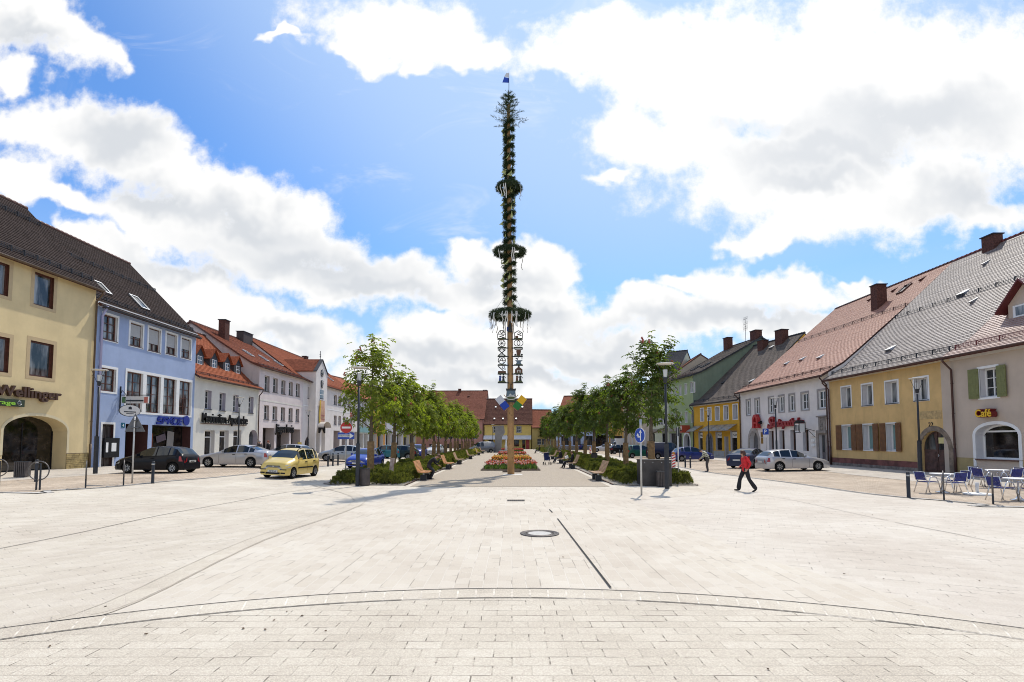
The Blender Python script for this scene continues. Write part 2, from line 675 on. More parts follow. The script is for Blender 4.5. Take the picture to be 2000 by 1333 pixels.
M = dict(
    white=mat('white_paint', (0.78, 0.78, 0.76), 0.5, var=0.03),
    offwhite=mat('offwhite_render', (0.66, 0.65, 0.63), 0.9, spec=0.2, var=0.05, vs=2, bump=0.1),
    dark=mat('dark_metal', (0.035, 0.038, 0.045), 0.45, metal=0.3, var=0.2, vs=4),
    anth=mat('anthracite_paint', (0.030, 0.034, 0.042), 0.5, metal=0.0, spec=0.3, var=0.15, vs=3),
    steel=mat('galvanised_steel', (0.42, 0.43, 0.44), 0.38, metal=0.9, var=0.12, vs=8),
    chrome=mat('chrome', (0.75, 0.76, 0.78), 0.12, metal=1.0),
    black=mat('black_plastic', (0.008, 0.008, 0.009), 0.6, spec=0.25, var=0.2, vs=5),
    rubber=mat('rubber', (0.010, 0.010, 0.010), 0.9, spec=0.15, var=0.2, vs=10),
    brownwood=mat('brown_window_frame', (0.095, 0.032, 0.018), 0.5, var=0.25, vs=6),
    copper=mat('brown_copper_pipe', (0.075, 0.035, 0.028), 0.45, metal=0.4, var=0.25, vs=2),
    glass=glassmat('window_glass'),
    glassc=glassmat('curtained_glass', cur=(0.5, 0.51, 0.5), amount=0.75),
    shop=glassmat('shop_glass', dark=(0.006, 0.005, 0.005), cur=(0.06, 0.045, 0.035), amount=0.6, stretch=(2.2, 1.0, 2.6)),
    tealglass=glassmat('teal_curtain_glass', dark=(0.16, 0.27, 0.26), cur=(0.25, 0.38, 0.36), amount=0.8),
    void=mat('dark_interior', (0.010, 0.008, 0.008), 0.8, var=0.4, vs=1.2, col2=(0.035, 0.024, 0.022)),
    stone=mat('grey_sandstone', (0.27, 0.24, 0.215), 0.9, spec=0.2, var=0.2, vs=3, bump=0.4, bs=25),
    brick=mat('chimney_brick', (0.10, 0.045, 0.035), 0.9, spec=0.2, var=0.35, vs=9, bump=0.4, bs=20),
    blue=mat('sign_blue', (0.012, 0.06, 0.36), 0.4),
    red=mat('sign_red', (0.50, 0.015, 0.015), 0.4),
    concrete=mat('concrete', (0.42, 0.41, 0.39), 0.9, spec=0.2, var=0.12, vs=2, bump=0.3),
)


# ------------------------------------------------------------------ lettering
def text_mb(body, size, depth=0.03, bold=0.0, shear=0.0, sx=1.0):
    """lettering as mesh in the XZ plane, facing -Y, starting at x=0; returns MB and width"""
    cu = bpy.data.curves.new('lettering', 'FONT')
    cu.body = body
    cu.size = size
    cu.extrude = depth / 2
    cu.offset = bold
    cu.shear = shear
    cu.resolution_u = 3
    ob = bpy.data.objects.new('lettering', cu)
    COL.objects.link(ob)
    dg = bpy.context.evaluated_depsgraph_get()
    me = bpy.data.meshes.new_from_object(ob.evaluated_get(dg))
    mb = MB()
    x0 = min((v.co.x for v in me.vertices), default=0)
    x1 = max((v.co.x for v in me.vertices), default=1)
    vs = [((v.co.x - x0) * sx, -v.co.z, v.co.y) for v in me.vertices]
    mb.add(vs, [tuple(p.vertices) for p in me.polygons])
    bpy.data.objects.remove(ob)
    bpy.data.curves.remove(cu)
    bpy.data.meshes.remove(me)
    return mb, (x1 - x0) * sx


# ------------------------------------------------------------------ sheets draped over the gently dished ground
def drape(name, poly, dz, mats, label=None, kind='structure', cat=None, parent=None, zfun=None, extra=()):
    """poly: one polygon or a list of polygons in world XY (coordinates stay world, so patterns run on)"""
    polys = poly if isinstance(poly[0][0], (list, tuple, Vector)) else [poly]
    bm = bmesh.new()
    for pl in polys:
        vs = [bm.verts.new((p[0], p[1], 0)) for p in pl]
        try:
            bm.faces.new(vs)
        except ValueError:
            pass
    for xc in (GLX1, GLX0, GRX0, GRX1):
        geom = bm.verts[:] + bm.edges[:] + bm.faces[:]
        bmesh.ops.bisect_plane(bm, geom=geom, plane_co=(xc, 0, 0), plane_no=(1, 0, 0))
    for v in bm.verts:
        v.co.z = gh(v.co.x) + dz
    bmesh.ops.recalc_face_normals(bm, faces=bm.faces[:])
    for f in bm.faces:
        if f.normal.z < 0:
            f.normal_flip()
    me = bpy.data.meshes.new(name)
    bm.to_mesh(me)
    bm.free()
    for k in (mats if isinstance(mats, (list, tuple)) else [mats]):
        me.materials.append(k)
    o = link(name, me, parent)
    if kind:
        o['kind'] = kind
    if label:
        o['label'] = label
    if cat:
        o['category'] = cat
    return o


def strip_polys(pts, w):
    """thin quads along a polyline"""
    out = []
    n = len(pts)
    L, Rr = [], []
    for i, p in enumerate(pts):
        a, b = Vector(pts[max(i - 1, 0)][:2]), Vector(pts[min(i + 1, n - 1)][:2])
        d = (b - a).normalized()
        nn = Vector((-d.y, d.x)) * (w / 2)
        p = Vector(p[:2])
        L.append(p + nn)
        Rr.append(p - nn)
    for i in range(n - 1):
        out.append([tuple(L[i]), tuple(L[i + 1]), tuple(Rr[i + 1]), tuple(Rr[i])])
    return out


def smooth_line(pts, k=4):
    """Catmull-Rom through points"""
    P = [Vector(p[:2]) for p in pts]
    out = []
    for i in range(len(P) - 1):
        p0, p1, p2, p3 = P[max(i - 1, 0)], P[i], P[i + 1], P[min(i + 2, len(P) - 1)]
        for j in range(k):
            t = j / k
            out.append(0.5 * ((2 * p1) + (-p0 + p2) * t + (2 * p0 - 5 * p1 + 4 * p2 - p3) * t * t + (-p0 + 3 * p1 - 3 * p2 + p3) * t ** 3))
    out.append(P[-1])
    return out

# ------------------------------------------------------------------ ground
PAVE = dict(mgap=0.9)
m_plaza = brickmat('plaza_paving', (0.545, 0.485, 0.40), (0.595, 0.54, 0.455), (0.62, 0.57, 0.49), 0.34, 0.21, ms=0.009, rot=R(90), big=0.10, fine=0.18, mgap=0.9, dark=(0.30, 0.26, 0.21))
m_near = brickmat('near_paving', (0.525, 0.47, 0.385), (0.58, 0.525, 0.435), (0.47, 0.42, 0.345), 0.36, 0.205, ms=0.008, rot=0.0, big=0.14, fine=0.32, mgap=1.3)
m_side = brickmat('diagonal_paving', (0.545, 0.49, 0.415), (0.595, 0.54, 0.465), (0.58, 0.53, 0.455), 0.34, 0.21, ms=0.008, rot=R(24), big=0.12, fine=0.18, mgap=0.9, dark=(0.24, 0.21, 0.175))
m_side2 = brickmat('diagonal_paving_left', (0.525, 0.47, 0.385), (0.58, 0.525, 0.44), (0.58, 0.525, 0.445), 0.34, 0.21, ms=0.008, rot=R(-52), big=0.14, fine=0.18, mgap=0.9, dark=(0.24, 0.21, 0.17))
m_park = brickmat('parking_setts', (0.42, 0.335, 0.25), (0.54, 0.45, 0.35), (0.25, 0.20, 0.155), 0.20, 0.12, ms=0.012, rot=R(18), big=0.25, fine=0.2)
m_walk = brickmat('pavement_slabs', (0.47, 0.42, 0.355), (0.53, 0.48, 0.415), (0.26, 0.24, 0.22), 0.45, 0.30, ms=0.010, rot=R(90), big=0.12, fine=0.15)
m_gut = brickmat('gutter_stone', (0.46, 0.44, 0.41), (0.54, 0.52, 0.49), (0.24, 0.22, 0.2), 0.40, 2.0, ms=0.012, rot=0.0, big=0.12, fine=0.2)
m_gravel = mat('gravel', (0.40, 0.335, 0.26), 0.95, spec=0.1, var=0.3, vs=28, bump=0.5, bs=90, col2=(0.56, 0.49, 0.40))
m_dirt = mat('bed_gravel', (0.30, 0.27, 0.23), 0.95, spec=0.1, var=0.35, vs=14, bump=0.6, bs=50, col2=(0.46, 0.43, 0.38))
m_joint = mat('joint_dark', (0.030, 0.027, 0.024), 0.9, var=0.3, vs=12)
m_soil = mat('soil', (0.09, 0.06, 0.04), 0.95, spec=0.1, var=0.35, vs=9, bump=0.5)
m_land = mat('far_ground', (0.30, 0.28, 0.25), 0.95, spec=0.1, var=0.2, vs=0.05)

RING_C = Vector((0, -3.1))
RO, RI = 10.82, 10.38


def circ(r, a0, a1, n, c=RING_C):
    return [(c.x + r * math.sin(R(a0 + (a1 - a0) * i / n)), c.y + r * math.cos(R(a0 + (a1 - a0) * i / n))) for i in range(n + 1)]


# one base sheet to the horizon
bx = [-900, -60, GLX1, GLX0, GRX0, GRX1, 60, 900]
gmb = MB()
ys = [-80, 0, 40, 90, 140, 300, 2200]
for y in ys:
    for x in bx:
        gmb.v.append((x, y, gh(x) - 0.012))
for i in range(len(ys) - 1):
    for j in range(len(bx) - 1):
        a = i * len(bx) + j
        gmb.f.append((a, a + 1, a + 1 + len(bx), a + len(bx)))
        gmb.m.append(0)
        gmb.s.append(False)
g = gmb.build('ground', m_land)
tag(g, 'pale level ground running out beyond the square', kind='structure')

# kerb lines of the two parking strips, from the photograph's ground lines
kl = [gnd(*p) for p in ((0, 963), (85, 959.5), (170, 955), (240, 949.5), (310, 942), (420, 933), (520, 922.5), (580, 917))]
KL = smooth_line([(kl[0].x - 14, kl[0].y - 0.6)] + [p[:2] for p in kl] + [(-13.3, 50), (-13.2, 90), (-12.6, 118)], 4)
kr = [gnd(*p) for p in ((1360, 919), (1434, 929.5), (1560, 945.5), (1673, 962), (1780, 973.5), (1850, 979), (1930, 987), (2000, 991.5))]
KR = smooth_line([(12.6, 118), (13.2, 90), (13.6, 55)] + [p[:2] for p in kr] + [(kr[-1].x + 14, kr[-1].y - 2.2)], 4)
XL, XR = -27.0, 25.2
SWL = [(-45, 22.0)] + [tuple(gnd(*p)[:2]) for p in ((0, 942), (105, 933.6), (173, 929), (240, 924.5))] + [(-21.8, 60), (-21.5, 130)]
SWR = [(21.0, 130), (20.6, 60)] + [tuple(gnd(*p)[:2]) for p in ((1610, 921), (1672, 929), (1790, 941), (1900, 951))] + [(40, 20.5)]


def between(A, B):
    """polygons between two polylines that run the same way (resampled)"""
    def res(L, n):
        L = [Vector(p[:2]) for p in L]
        d = [0]
        for i in range(1, len(L)):
            d.append(d[-1] + (L[i] - L[i - 1]).length)
        out = []
        for k in range(n + 1):
            t = d[-1] * k / n
            i = max(j for j in range(len(d)) if d[j] <= t + 1e-9)
            i = min(i, len(L) - 2)
            out.append(L[i].lerp(L[i + 1], (t - d[i]) / max(1e-9, d[i + 1] - d[i])))
        return out
    a, b = res(A, 40), res(B, 40)
    return [[tuple(a[i]), tuple(a[i + 1]), tuple(b[i + 1]), tuple(b[i])] for i in range(40)]


# plaza: middle field, two flanks, near disc, stone band
jl = [gnd(*p) for p in ((100, 1213), (240, 1176), (500, 1055), (705, 977.5))]
JL = [tuple(p[:2]) for p in jl] + [(-9.0, 25.0)]
JR = [tuple(gnd(*p)[:2]) for p in ((1930, 1214), (1470, 1085), (1300, 1010), (1235, 978))] + [(8.7, 25.0)]
drape('plaza', [[(-9.5, 122), (-9.5, 24.5), (-7.8, 21.0)] + [tuple(p[:2]) for p in reversed(jl)] + [(-5.0, 5.5), (5.0, 5.5)] + [tuple(q) for q in JR[:4]] + [(7.5, 21.0), (9.5, 24.5), (9.5, 122)]], 0.0, m_plaza,
      'pale granite paving of the open square in front of the maypole')
lf = [(-9.5, 122), (-9.5, 24.5), (-7.8, 21.0)] + [tuple(p[:2]) for p in reversed(jl)] + [(-5.0, 5.5), (-6, -14), (-70, -14), (-70, 30), (-14, 34), (-14, 122)]
rf = [(9.5, 122), (9.5, 24.5), (7.5, 21.0)] + [tuple(q) for q in reversed(JR[:4])] + [(5.0, 5.5), (6, -14), (70, -14), (70, 30), (15, 34), (15, 122)]
drape('plaza_flank_paving', [lf], -0.004, m_side2, 'pale granite paving laid aslant on the bench side road')
drape('plaza_flank_paving', [rf], -0.004, m_side, 'pale granite paving laid aslant on the café side road')
drape('near_paving', [circ(RI, -89, 89, 64) + [(16, -12), (-16, -12)]], 0.004, m_near, 'rows of pale granite slabs inside the curved stone band')
band = []
for i in range(150):
    a0, a1 = -100 + i * 200 / 150, -100 + (i + 1) * 200 / 150
    g0 = (a1 - a0) * 0.04
    p = circ(RO - 0.012, a0 + g0, a1 - g0, 1)
    q = circ(RI + 0.012, a0 + g0, a1 - g0, 1)
    band.append([p[0], p[1], q[1], q[0]])
drape('stone_band', band, 0.010, brickmat('band_stone', (0.515, 0.46, 0.375), (0.58, 0.525, 0.435), (0.5, 0.49, 0.46), 0.5, 0.5, ms=0.0, big=0.2, fine=0.3), 'curved band of pale kerb stones crossing the paving')
und = []
oo, ii = circ(RO + 0.006, -100, 100, 80), circ(RI - 0.006, -100, 100, 80)
for i in range(80):
    und.append([oo[i], oo[i + 1], ii[i + 1], ii[i]])
drape('stone_band_joints', und, 0.007, mat('sand_joint', (0.64, 0.585, 0.505), 0.95, var=0.3, vs=6), 'sand joints of the curved stone band')
drape('stone_band_edge', strip_polys(circ(RO, -78, 66, 90), 0.028), 0.014, m_joint, 'dark open joint along the far side of the stone band')
for a0, a1 in ((-62, -8), (-4, 4), (9, 20), (24, 28), (33, 38)):
    drape('stone_band_edge', strip_polys(circ(RI, a0, a1, 24), 0.014), 0.014, m_joint, 'broken dark joint along the near side of the stone band')

# strips along the house fronts
drape('parking_strip', between(KL, [(-45, 22)] + SWL[1:]), 0.004, m_park, 'warm brown setts of the parking strip by the blue house')
drape('parking_strip', between(KR, SWR), 0.004, m_park, 'warm brown setts of the parking strip by the café')
drape('pavement', between(SWL, [(-46, 24), (XL - 0.5, 26), (XL - 0.5, 128)]), 0.004, m_walk, 'pale slabs along the yellow and blue house fronts')
drape('pavement', between(SWR, [(XR + 0.5, 128), (XR + 0.5, 26), (44, 23)]), 0.004, m_walk, 'pale slabs along the café house fronts')
drape('kerb_line', strip_polys(KL, 0.085), 0.012, m_joint, 'dark drain joint bordering the parking strip by the blue house')
drape('kerb_line', strip_polys(KR, 0.10), 0.012, m_joint, 'dark drain joint bordering the parking strip by the café')
drape('kerb_stone', strip_polys([(p.x - 0.0, p.y + 0.16) for p in KL], 0.26), 0.008, m_gut, 'pale flush kerb by the blue house')
drape('kerb_stone', strip_polys([(p.x + 0.0, p.y + 0.18) for p in KR], 0.30), 0.008, m_gut, 'pale flush kerb by the café')
drape('pavement_line', strip_polys(SWL[1:], 0.035), 0.010, m_joint, 'thin joint between setts and slabs by the blue house')
drape('pavement_line', strip_polys(SWR[:-1], 0.05), 0.010, m_joint, 'thin joint between setts and slabs by the café')
l1 = [tuple(gnd(*p)[:2]) for p in ((0, 1072), (160, 1040), (310, 1007.5), (440, 984), (560, 962), (640, 952))]
drape('paving_joint', strip_polys(smooth_line(l1), 0.022), 0.006, m_joint, 'long dark joint crossing the paving below the yellow car')
l2 = [tuple(gnd(*p)[:2]) for p in ((1400, 953), (1496, 968.5), (1560, 980), (1736, 1018))]
drape('paving_joint', strip_polys(smooth_line(l2), 0.016), 0.006, mat('joint_grey', (0.2, 0.185, 0.17), 0.9), 'long grey joint crossing the paving behind the walking woman')
l3 = [tuple(gnd(*p)[:2]) for p in ((1748, 1021), (1860, 1042), (2000, 1071))] + [(22, 11)]
drape('paving_joint', strip_polys(l3, 0.022), 0.006, m_joint, 'dark joint crossing the paving below the café tables')
# two-stone gutter running out to the flower beds
gl = smooth_line(JL, 5)
drape('gutter', strip_polys(gl, 0.42), 0.008, brickmat('gutter_slab', (0.515, 0.46, 0.375), (0.565, 0.51, 0.42), (0.56, 0.50, 0.42), 0.42, 0.42, ms=0.006, rot=R(52), big=0.15, fine=0.25), 'shallow gutter of long stones slanting across the paving')
for off in (-0.22, 0.22):
    ll = [(p.x + off * 0.8, p.y + off * 0.6) for p in gl[2:]]
    drape('gutter_joint', strip_polys(ll, 0.010), 0.013, mat('joint_brown', (0.46, 0.41, 0.34), 0.9, var=0.35, vs=2), 'thin dark joint beside the slanting gutter')
# slot drain and small iron fittings
s0, s1 = gnd(1089, 1014), gnd(1193, 1150)
drape('drain_slot', strip_polys([s0[:2], s1[:2]], 0.030), 0.016, m_joint, 'long black slot drain slanting to the stone band')
drape('drain_slot', strip_polys([gnd(1073, 996)[:2], gnd(1079, 1002)[:2]], 0.03), 0.016, m_joint, 'short dark gap above the slot drain')
drape('gravel_path', [[(-4.62, 24.45), (4.42, 24.45), (4.35, 118), (-4.75, 118)]], 0.006, m_gravel, 'beige gravel promenade between the two tree beds')
drape('plaza_edge', strip_polys([(-4.6, 24.43), (4.4, 24.43)], 0.05), 0.010, mat('edge_sand', (0.5, 0.44, 0.34), 0.9), 'thin stone edge where paving meets gravel')

# manhole cover: iron frame ring with concrete fill
mh = thing('manhole_cover', 'round iron and concrete manhole cover in the pale paving', 'manhole cover', gnd(1054, 1043))
r_out = (gnd(1091, 1043).x - gnd(1015, 1043).x) / 2
m_iron = mat('cast_iron', (0.11, 0.10, 0.095), 0.6, metal=0.6, var=0.3, vs=14)
b = MB()
b.lathe([(r_out * 0.60, 0.0061), (r_out * 0.60, 0.017), (r_out * 0.64, 0.019), (r_out * 0.66, 0.010), (r_out * 0.74, 0.010), (r_out * 0.75, 0.018), (r_out * 0.80, 0.018), (r_out * 0.81, 0.010), (r_out * 0.88, 0.010), (r_out * 0.89, 0.019), (r_out, 0.019), (r_out * 1.0, 0.006)], 56, caps=False)
for k in range(28):
    t = 2 * math.pi * k / 28
    b.obox((r_out * 0.72 * math.cos(t), r_out * 0.72 * math.sin(t), 0.014), (r_out * 0.05 * math.cos(t), r_out * 0.05 * math.sin(t), 0), (-0.012 * math.sin(t), 0.012 * math.cos(t), 0), (0, 0, 0.003))
b.build('iron_frame', m_iron, mh)
MB().lathe([(0, 0.013), (r_out * 0.6, 0.0131)], 40, caps=False).build('concrete_fill', mat('manhole_concrete', (0.50, 0.485, 0.455), 0.9, var=0.1, vs=20), mh)
dg_ = thing('drain_grate', 'small rectangular iron drain grate in front of the maypole', 'drain grate', gnd(1007.5, 978.5))
b = MB()
b.box(-0.30, 0.30, -0.15, 0.15, 0.004, 0.008, 1)
for k in range(9):
    x = -0.28 + k * 0.07
    b.box(x - 0.012, x + 0.012, -0.15, 0.15, 0.008, 0.020)
b.box(-0.31, 0.31, -0.165, -0.145, 0.006, 0.022).box(-0.31, 0.31, 0.145, 0.165, 0.006, 0.022)
b.build('grating', [m_iron, m_joint], dg_)
# bits of dirt lying on the stones
rnd = random.Random(4)
b = MB()
for (px, py) in ((1726, 1133), (1913, 1136), (1466, 1090), (475, 1230), (590, 1205), (535, 1214), (560, 1197), (1500, 1310), (1649, 1123), (1704, 1007), (1750, 1000), (518, 1232), (285, 1241), (97, 1265), (206, 1187), (636, 1235), (1100, 1090)):
    p = gnd(px, py)
    r = rnd.uniform(0.007, 0.016)
    t = rnd.uniform(0, 3)
    b.obox((p.x, p.y, p.z + 0.016), (r * math.cos(t), r * math.sin(t), 0), (-r * 0.6 * math.sin(t), r * 0.6 * math.cos(t), 0), (0, 0, 0.004))
tag(b.build('litter', mat('leaf_litter', (0.12, 0.08, 0.05), 0.9, var=0.5, vs=2)), 'scattered dark crumbs and leaf bits on the paving', kind='stuff')

# ------------------------------------------------------------------ house builder
class House:
    """local frame: x along the front (left to right as seen from the square), y inward, z up; origin at the front's left foot"""
    def __init__(s, name, label, p0, p1, H, D, Hr, group=None, cat='house', zbase=None):
        p0, p1 = Vector(p0[:2]), Vector(p1[:2])
        s.z0 = gh(p0.x) if zbase is None else zbase
        d = p1 - p0
        s.L = d.length
        s.ang = math.atan2(d.y, d.x)
        s.root = thing(name, label, cat, (p0.x, p0.y, s.z0), s.ang, group)
        s.mw = Matrix.Translation((p0.x, p0.y, s.z0)) @ Matrix.Rotation(s.ang, 4, 'Z')
        s.inv = s.mw.inverted()
        s.H, s.D, s.Hr = H - s.z0, D, Hr - s.z0
        s.op = []
        s.extra = MB()

    def loc(s, px, py, y=0.0):
        """photo pixel -> (along, up) on the front plane (or a plane y metres behind it)"""
        o = s.inv @ Vector((0, 0, CAMH))
        d = s.inv.to_3x3() @ ray(px, py)
        t = (y - o.y) / d.y
        p = o + d * t
        return p.x, p.z

    def rect(s, x0, x1, y0, y1):
        xm = (x0 + x1) / 2
        a0, a1 = s.loc(x0, (y0 + y1) / 2)[0], s.loc(x1, (y0 + y1) / 2)[0]
        za, zb = s.loc(xm, y1)[1], s.loc(xm, y0)[1]
        return [min(a0, a1), max(a0, a1), za, zb]

    # ---- openings
    def hole(s, r, depth=0.18, rise=0.0, n=10, point=1.0, m=1):
        s.op.append(dict(r=r, d=depth, rise=rise, n=n, point=point, m=m))
        return r

    def arc(s, o):
        a0, a1, z0, z1 = o['r']
        c, w, sp = (a0 + a1) / 2, (a1 - a0) / 2, z1 - o['rise']
        n = o['n']
        pts = []
        for i in range(n + 1):
            t = math.pi * (1 - i / n)
            pts.append((c + w * math.cos(t), sp + o['rise'] * math.sin(t) ** o['point']))
        return pts

    def walls(s, mats, side0=True, side1=True, prof=None, back=True):
        """front with real openings and reveals, side gables, back; mats: wall, reveal, side wall"""
        b = MB()
        L, H, D, Hr = s.L, s.H, s.D, s.Hr
        xs = sorted({0.0, L} | {min(max(v, 0), L) for o in s.op for v in o['r'][:2]})
        zs = sorted({0.0, H} | {min(max(v, 0), H) for o in s.op for v in o['r'][2:]})
        for i in range(len(xs) - 1):
            for k in range(len(zs) - 1):
                xm, zm = (xs[i] + xs[i + 1]) / 2, (zs[k] + zs[k + 1]) / 2
                if any(o['r'][0] < xm < o['r'][1] and o['r'][2] < zm < o['r'][3] for o in s.op):
                    continue
                b.quad((xs[i], 0, zs[k]), (xs[i + 1], 0, zs[k]), (xs[i + 1], 0, zs[k + 1]), (xs[i], 0, zs[k + 1]))
        for o in s.op:
            a0, a1, z0, z1 = o['r']
            d, m = o['d'], o['m']
            if o['rise'] > 0:
                pts = s.arc(o)
                for (xa, za), (xb, zb) in zip(pts, pts[1:]):
                    b.quad((xa, 0, za), (xb, 0, zb), (xb, 0, z1), (xa, 0, z1))
                    b.quad((xa, 0, za), (xa, d, za), (xb, d, zb), (xb, 0, zb), m)
                sp = z1 - o['rise']
            else:
                sp = z1
                b.quad((a0, 0, z1), (a0, d, z1), (a1, d, z1), (a1, 0, z1), m)
            b.quad((a0, 0, z0), (a0, d, z0), (a0, d, sp), (a0, 0, sp), m)
            b.quad((a1, 0, sp), (a1, d, sp), (a1, d, z0), (a1, 0, z0), m)
            if z0 > 0.02:
                b.quad((a0, 0, z0), (a1, 0, z0), (a1, d, z0), (a0, d, z0), m)
        pr = prof or s.prof()
        poly = [(0, 0)] + [(0, H)] + [(y, z - 0.10) for (y, z) in pr if 0.05 < y < D - 0.05] + [(D, s.Hb), (D, 0)]
        for x, on in ((0.0, side0), (L, side1)):
            if on:
                vs = [(x, y, z) for y, z in poly]
                b.add(vs, [tuple(range(len(vs)))], 2)
        if back:
            b.quad((L, D, 0), (0, D, 0), (0, D, s.Hb), (L, D, s.Hb), 2)
        s.wall = b.build('wall', mats, s.root)
        return s.wall

    def prof(s):
        D, H, Hr, ov = s.D, s.H, s.Hr, s.ov
        rb = s.ridge_at if s.ridge_at else D / 2
        pitch = (Hr - H) / rb
        k = s.kick
        f = [(-ov, H - ov * pitch * (0.45 if k else 0.8)), (0.0, H + 0.02)]
        if k:
            yk = rb * 0.22
            f = [(-ov, H - ov * pitch * 0.5 + 0.03), (yk * 0.5, H + pitch * yk * 0.40), (yk, H + pitch * yk * 0.9), (yk * 1.7, H + pitch * yk * 1.63)]
        f.append((rb, Hr))
        s.Hb = max(H - 0.2, Hr - pitch * (D - rb))
        f.append((D + 0.3, s.Hb - 0.3 * pitch))
        return f
    ov, kick, ridge_at = 0.42, True, None

    def roof(s, m, th=0.19, e0=0.06, e1=0.06, thick=0.16, verge=None, mv=None, steps=True):
        pr = s.prof()
        b = MB()
        uvs = []
        x0, x1 = -e0, s.L + e1
        # resample the front slope into tile courses
        fr = pr[:-1]
        dist = [0]
        for i in range(1, len(fr)):
            dist.append(dist[-1] + math.hypot(fr[i][0] - fr[i - 1][0], fr[i][1] - fr[i - 1][1]))

        def at(t):
            i = max(j for j in range(len(dist)) if dist[j] <= t + 1e-9)
            i = min(i, len(fr) - 2)
            k = (t - dist[i]) / (dist[i + 1] - dist[i])
            return fr[i][0] + (fr[i + 1][0] - fr[i][0]) * k, fr[i][1] + (fr[i + 1][1] - fr[i][1]) * k
        n = max(1, int(dist[-1] / th)) if steps else 14
        pts = [at(dist[-1] * i / n) for i in range(n + 1)]
        lift = 0.028 if steps else 0.0

        def nrm(i):
            i = min(i, n - 1)
            dy, dz = pts[i + 1][0] - pts[i][0], pts[i + 1][1] - pts[i][1]
            l = math.hypot(dy, dz)
            return -dz / l, dy / l
        nx = max(1, int((x1 - x0) / 2.5))
        rr = random.Random(hash(s.root.name) % 1000)
        sag = [[rr.uniform(-0.012, 0.012) for _ in range(nx + 1)] for _ in range(n + 1)]
        for i in range(n):
            ny, nz = nrm(i)
            for j in range(nx):
                xa, xb = x0 + (x1 - x0) * j / nx, x0 + (x1 - x0) * (j + 1) / nx
                ya, za = pts[i]
                yb, zb = pts[i + 1]
                s0, s1, s2, s3 = sag[i][j], sag[i][j + 1], sag[i + 1][j + 1], sag[i + 1][j]
                lo = lift
                b.add([(xa, ya + ny * lo, za + nz * lo + s0), (xb, ya + ny * lo, za + nz * lo + s1), (xb, yb, zb + s2), (xa, yb, zb + s3)], [(0, 1, 2, 3)], 0)
                v0, v1 = dist[-1] * i / n, dist[-1] * (i + 1) / n
                uvs += [(xa, v0), (xb, v0), (xb, v1), (xa, v1)]
                if steps:
                    b.add([(xa, ya, za + s0), (xb, ya, za + s1), (xb, ya + ny * lo, za + nz * lo + s1), (xa, ya + ny * lo, za + nz * lo + s0)], [(0, 1, 2, 3)], 0)
                    uvs += [(xa, v0 + 0.05)] * 4
        # back slope, underside edges, verge boards
        (ya, za), (yb, zb) = pr[-2], pr[-1]
        b.add([(x1, yb, zb), (x0, yb, zb), (x0, ya, za), (x1, ya, za)], [(0, 1, 2, 3)], 0)
        uvs += [(x1, 0), (x0, 0), (x0, 9), (x1, 9)]
        for x, rev in ((x0, False), (x1, True)):
            for (y0, z0), (y1, z1) in zip(pr, pr[1:]):
                q = [(x, y0, z0 + 0.03), (x, y1, z1 + 0.03), (x, y1, z1 - thick), (x, y0, z0 - thick)]
                b.add(q, [(3, 2, 1, 0) if rev else (0, 1, 2, 3)], 1)
                uvs += [(0, 0)] * 4
        y0, z0 = pr[0]
        b.add([(x0, y0, z0 - thick), (x1, y0, z0 - thick), (x1, y0, z0 + 0.03), (x0, y0, z0 + 0.03)], [(0, 1, 2, 3)], 1)
        uvs += [(0, 0)] * 4
        # soffit
        b.add([(x0, y0, z0 - thick), (x0, 0.02, pr[1][1] - thick if not s.kick else s.H + 0.02), (x1, 0.02, pr[1][1] - thick if not s.kick else s.H + 0.02), (x1, y0, z0 - thick)], [(0, 1, 2, 3)], 2)
        uvs += [(0, 0)] * 4
        # ridge tiles
        nr = int((x1 - x0) / 0.4)
        me = b.mesh('roof', [m, mv or M['brownwood'], mat('soffit', (0.5, 0.48, 0.44), 0.9, var=0.1)])
        ul = me.uv_layers.new(name='UVMap')
        for i, uv in enumerate(uvs):
            ul.data[i].uv = uv
        s.roof_o = link('roof', me, s.root)
        rb = MB()
        yr, zr = pr[-2]
        for j in range(nr):
            xa = x0 + (x1 - x0) * j / nr
            xb = x0 + (x1 - x0) * (j + 1) / nr + 0.03
            rb.tube([(xa, yr, zr - 0.03), (xb, yr, zr - 0.01)], [0.13, 0.145], 8)
        rb.build('ridge_cap', mv or M['brownwood'], s.roof_o)
        s.pts, s.rdist = fr, dist
        return s.roof_o

    def slope(s, a, px=None, t=0.5):
        """a point on the front roof slope: fraction t up the slope -> (pos, up-slope dir, normal)"""
        d = s.rdist[-1] * t
        i = max(j for j in range(len(s.rdist)) if s.rdist[j] <= d + 1e-9)
        i = min(i, len(s.pts) - 2)
        k = (d - s.rdist[i]) / (s.rdist[i + 1] - s.rdist[i])
        (y0, z0), (y1, z1) = s.pts[i], s.pts[i + 1]
        up = Vector((0, y1 - y0, z1 - z0)).normalized()
        nn = Vector((0, -up.z, up.y))
        return Vector((a, y0 + (y1 - y0) * k, z0 + (z1 - z0) * k)), up, nn

    def skylight(s, a, t, w=0.75, l=1.1, fm=None, open_=0.0, glass=None):
        p, up, nn = s.slope(a, t=t)
        ax = Vector((1, 0, 0))
        b = MB()
        tip = up * (l / 2) + nn * open_
        for sx in (-1, 1):
            b.obox(p + ax * sx * (w / 2) + nn * 0.06, ax * 0.05, up * (l / 2), nn * 0.07)
        for sy in (-1, 1):
            b.obox(p + up * sy * (l / 2 - 0.05) + nn * 0.06, ax * (w / 2), up * 0.05, nn * 0.07)
        f = b.build('skylight', fm or M['anth'], s.roof_o)
        MB().obox(p + nn * 0.07, ax * (w / 2 - 0.05), up * (l / 2 - 0.1), nn * 0.02).build('pane', glass or M['glass'], f)
        return f

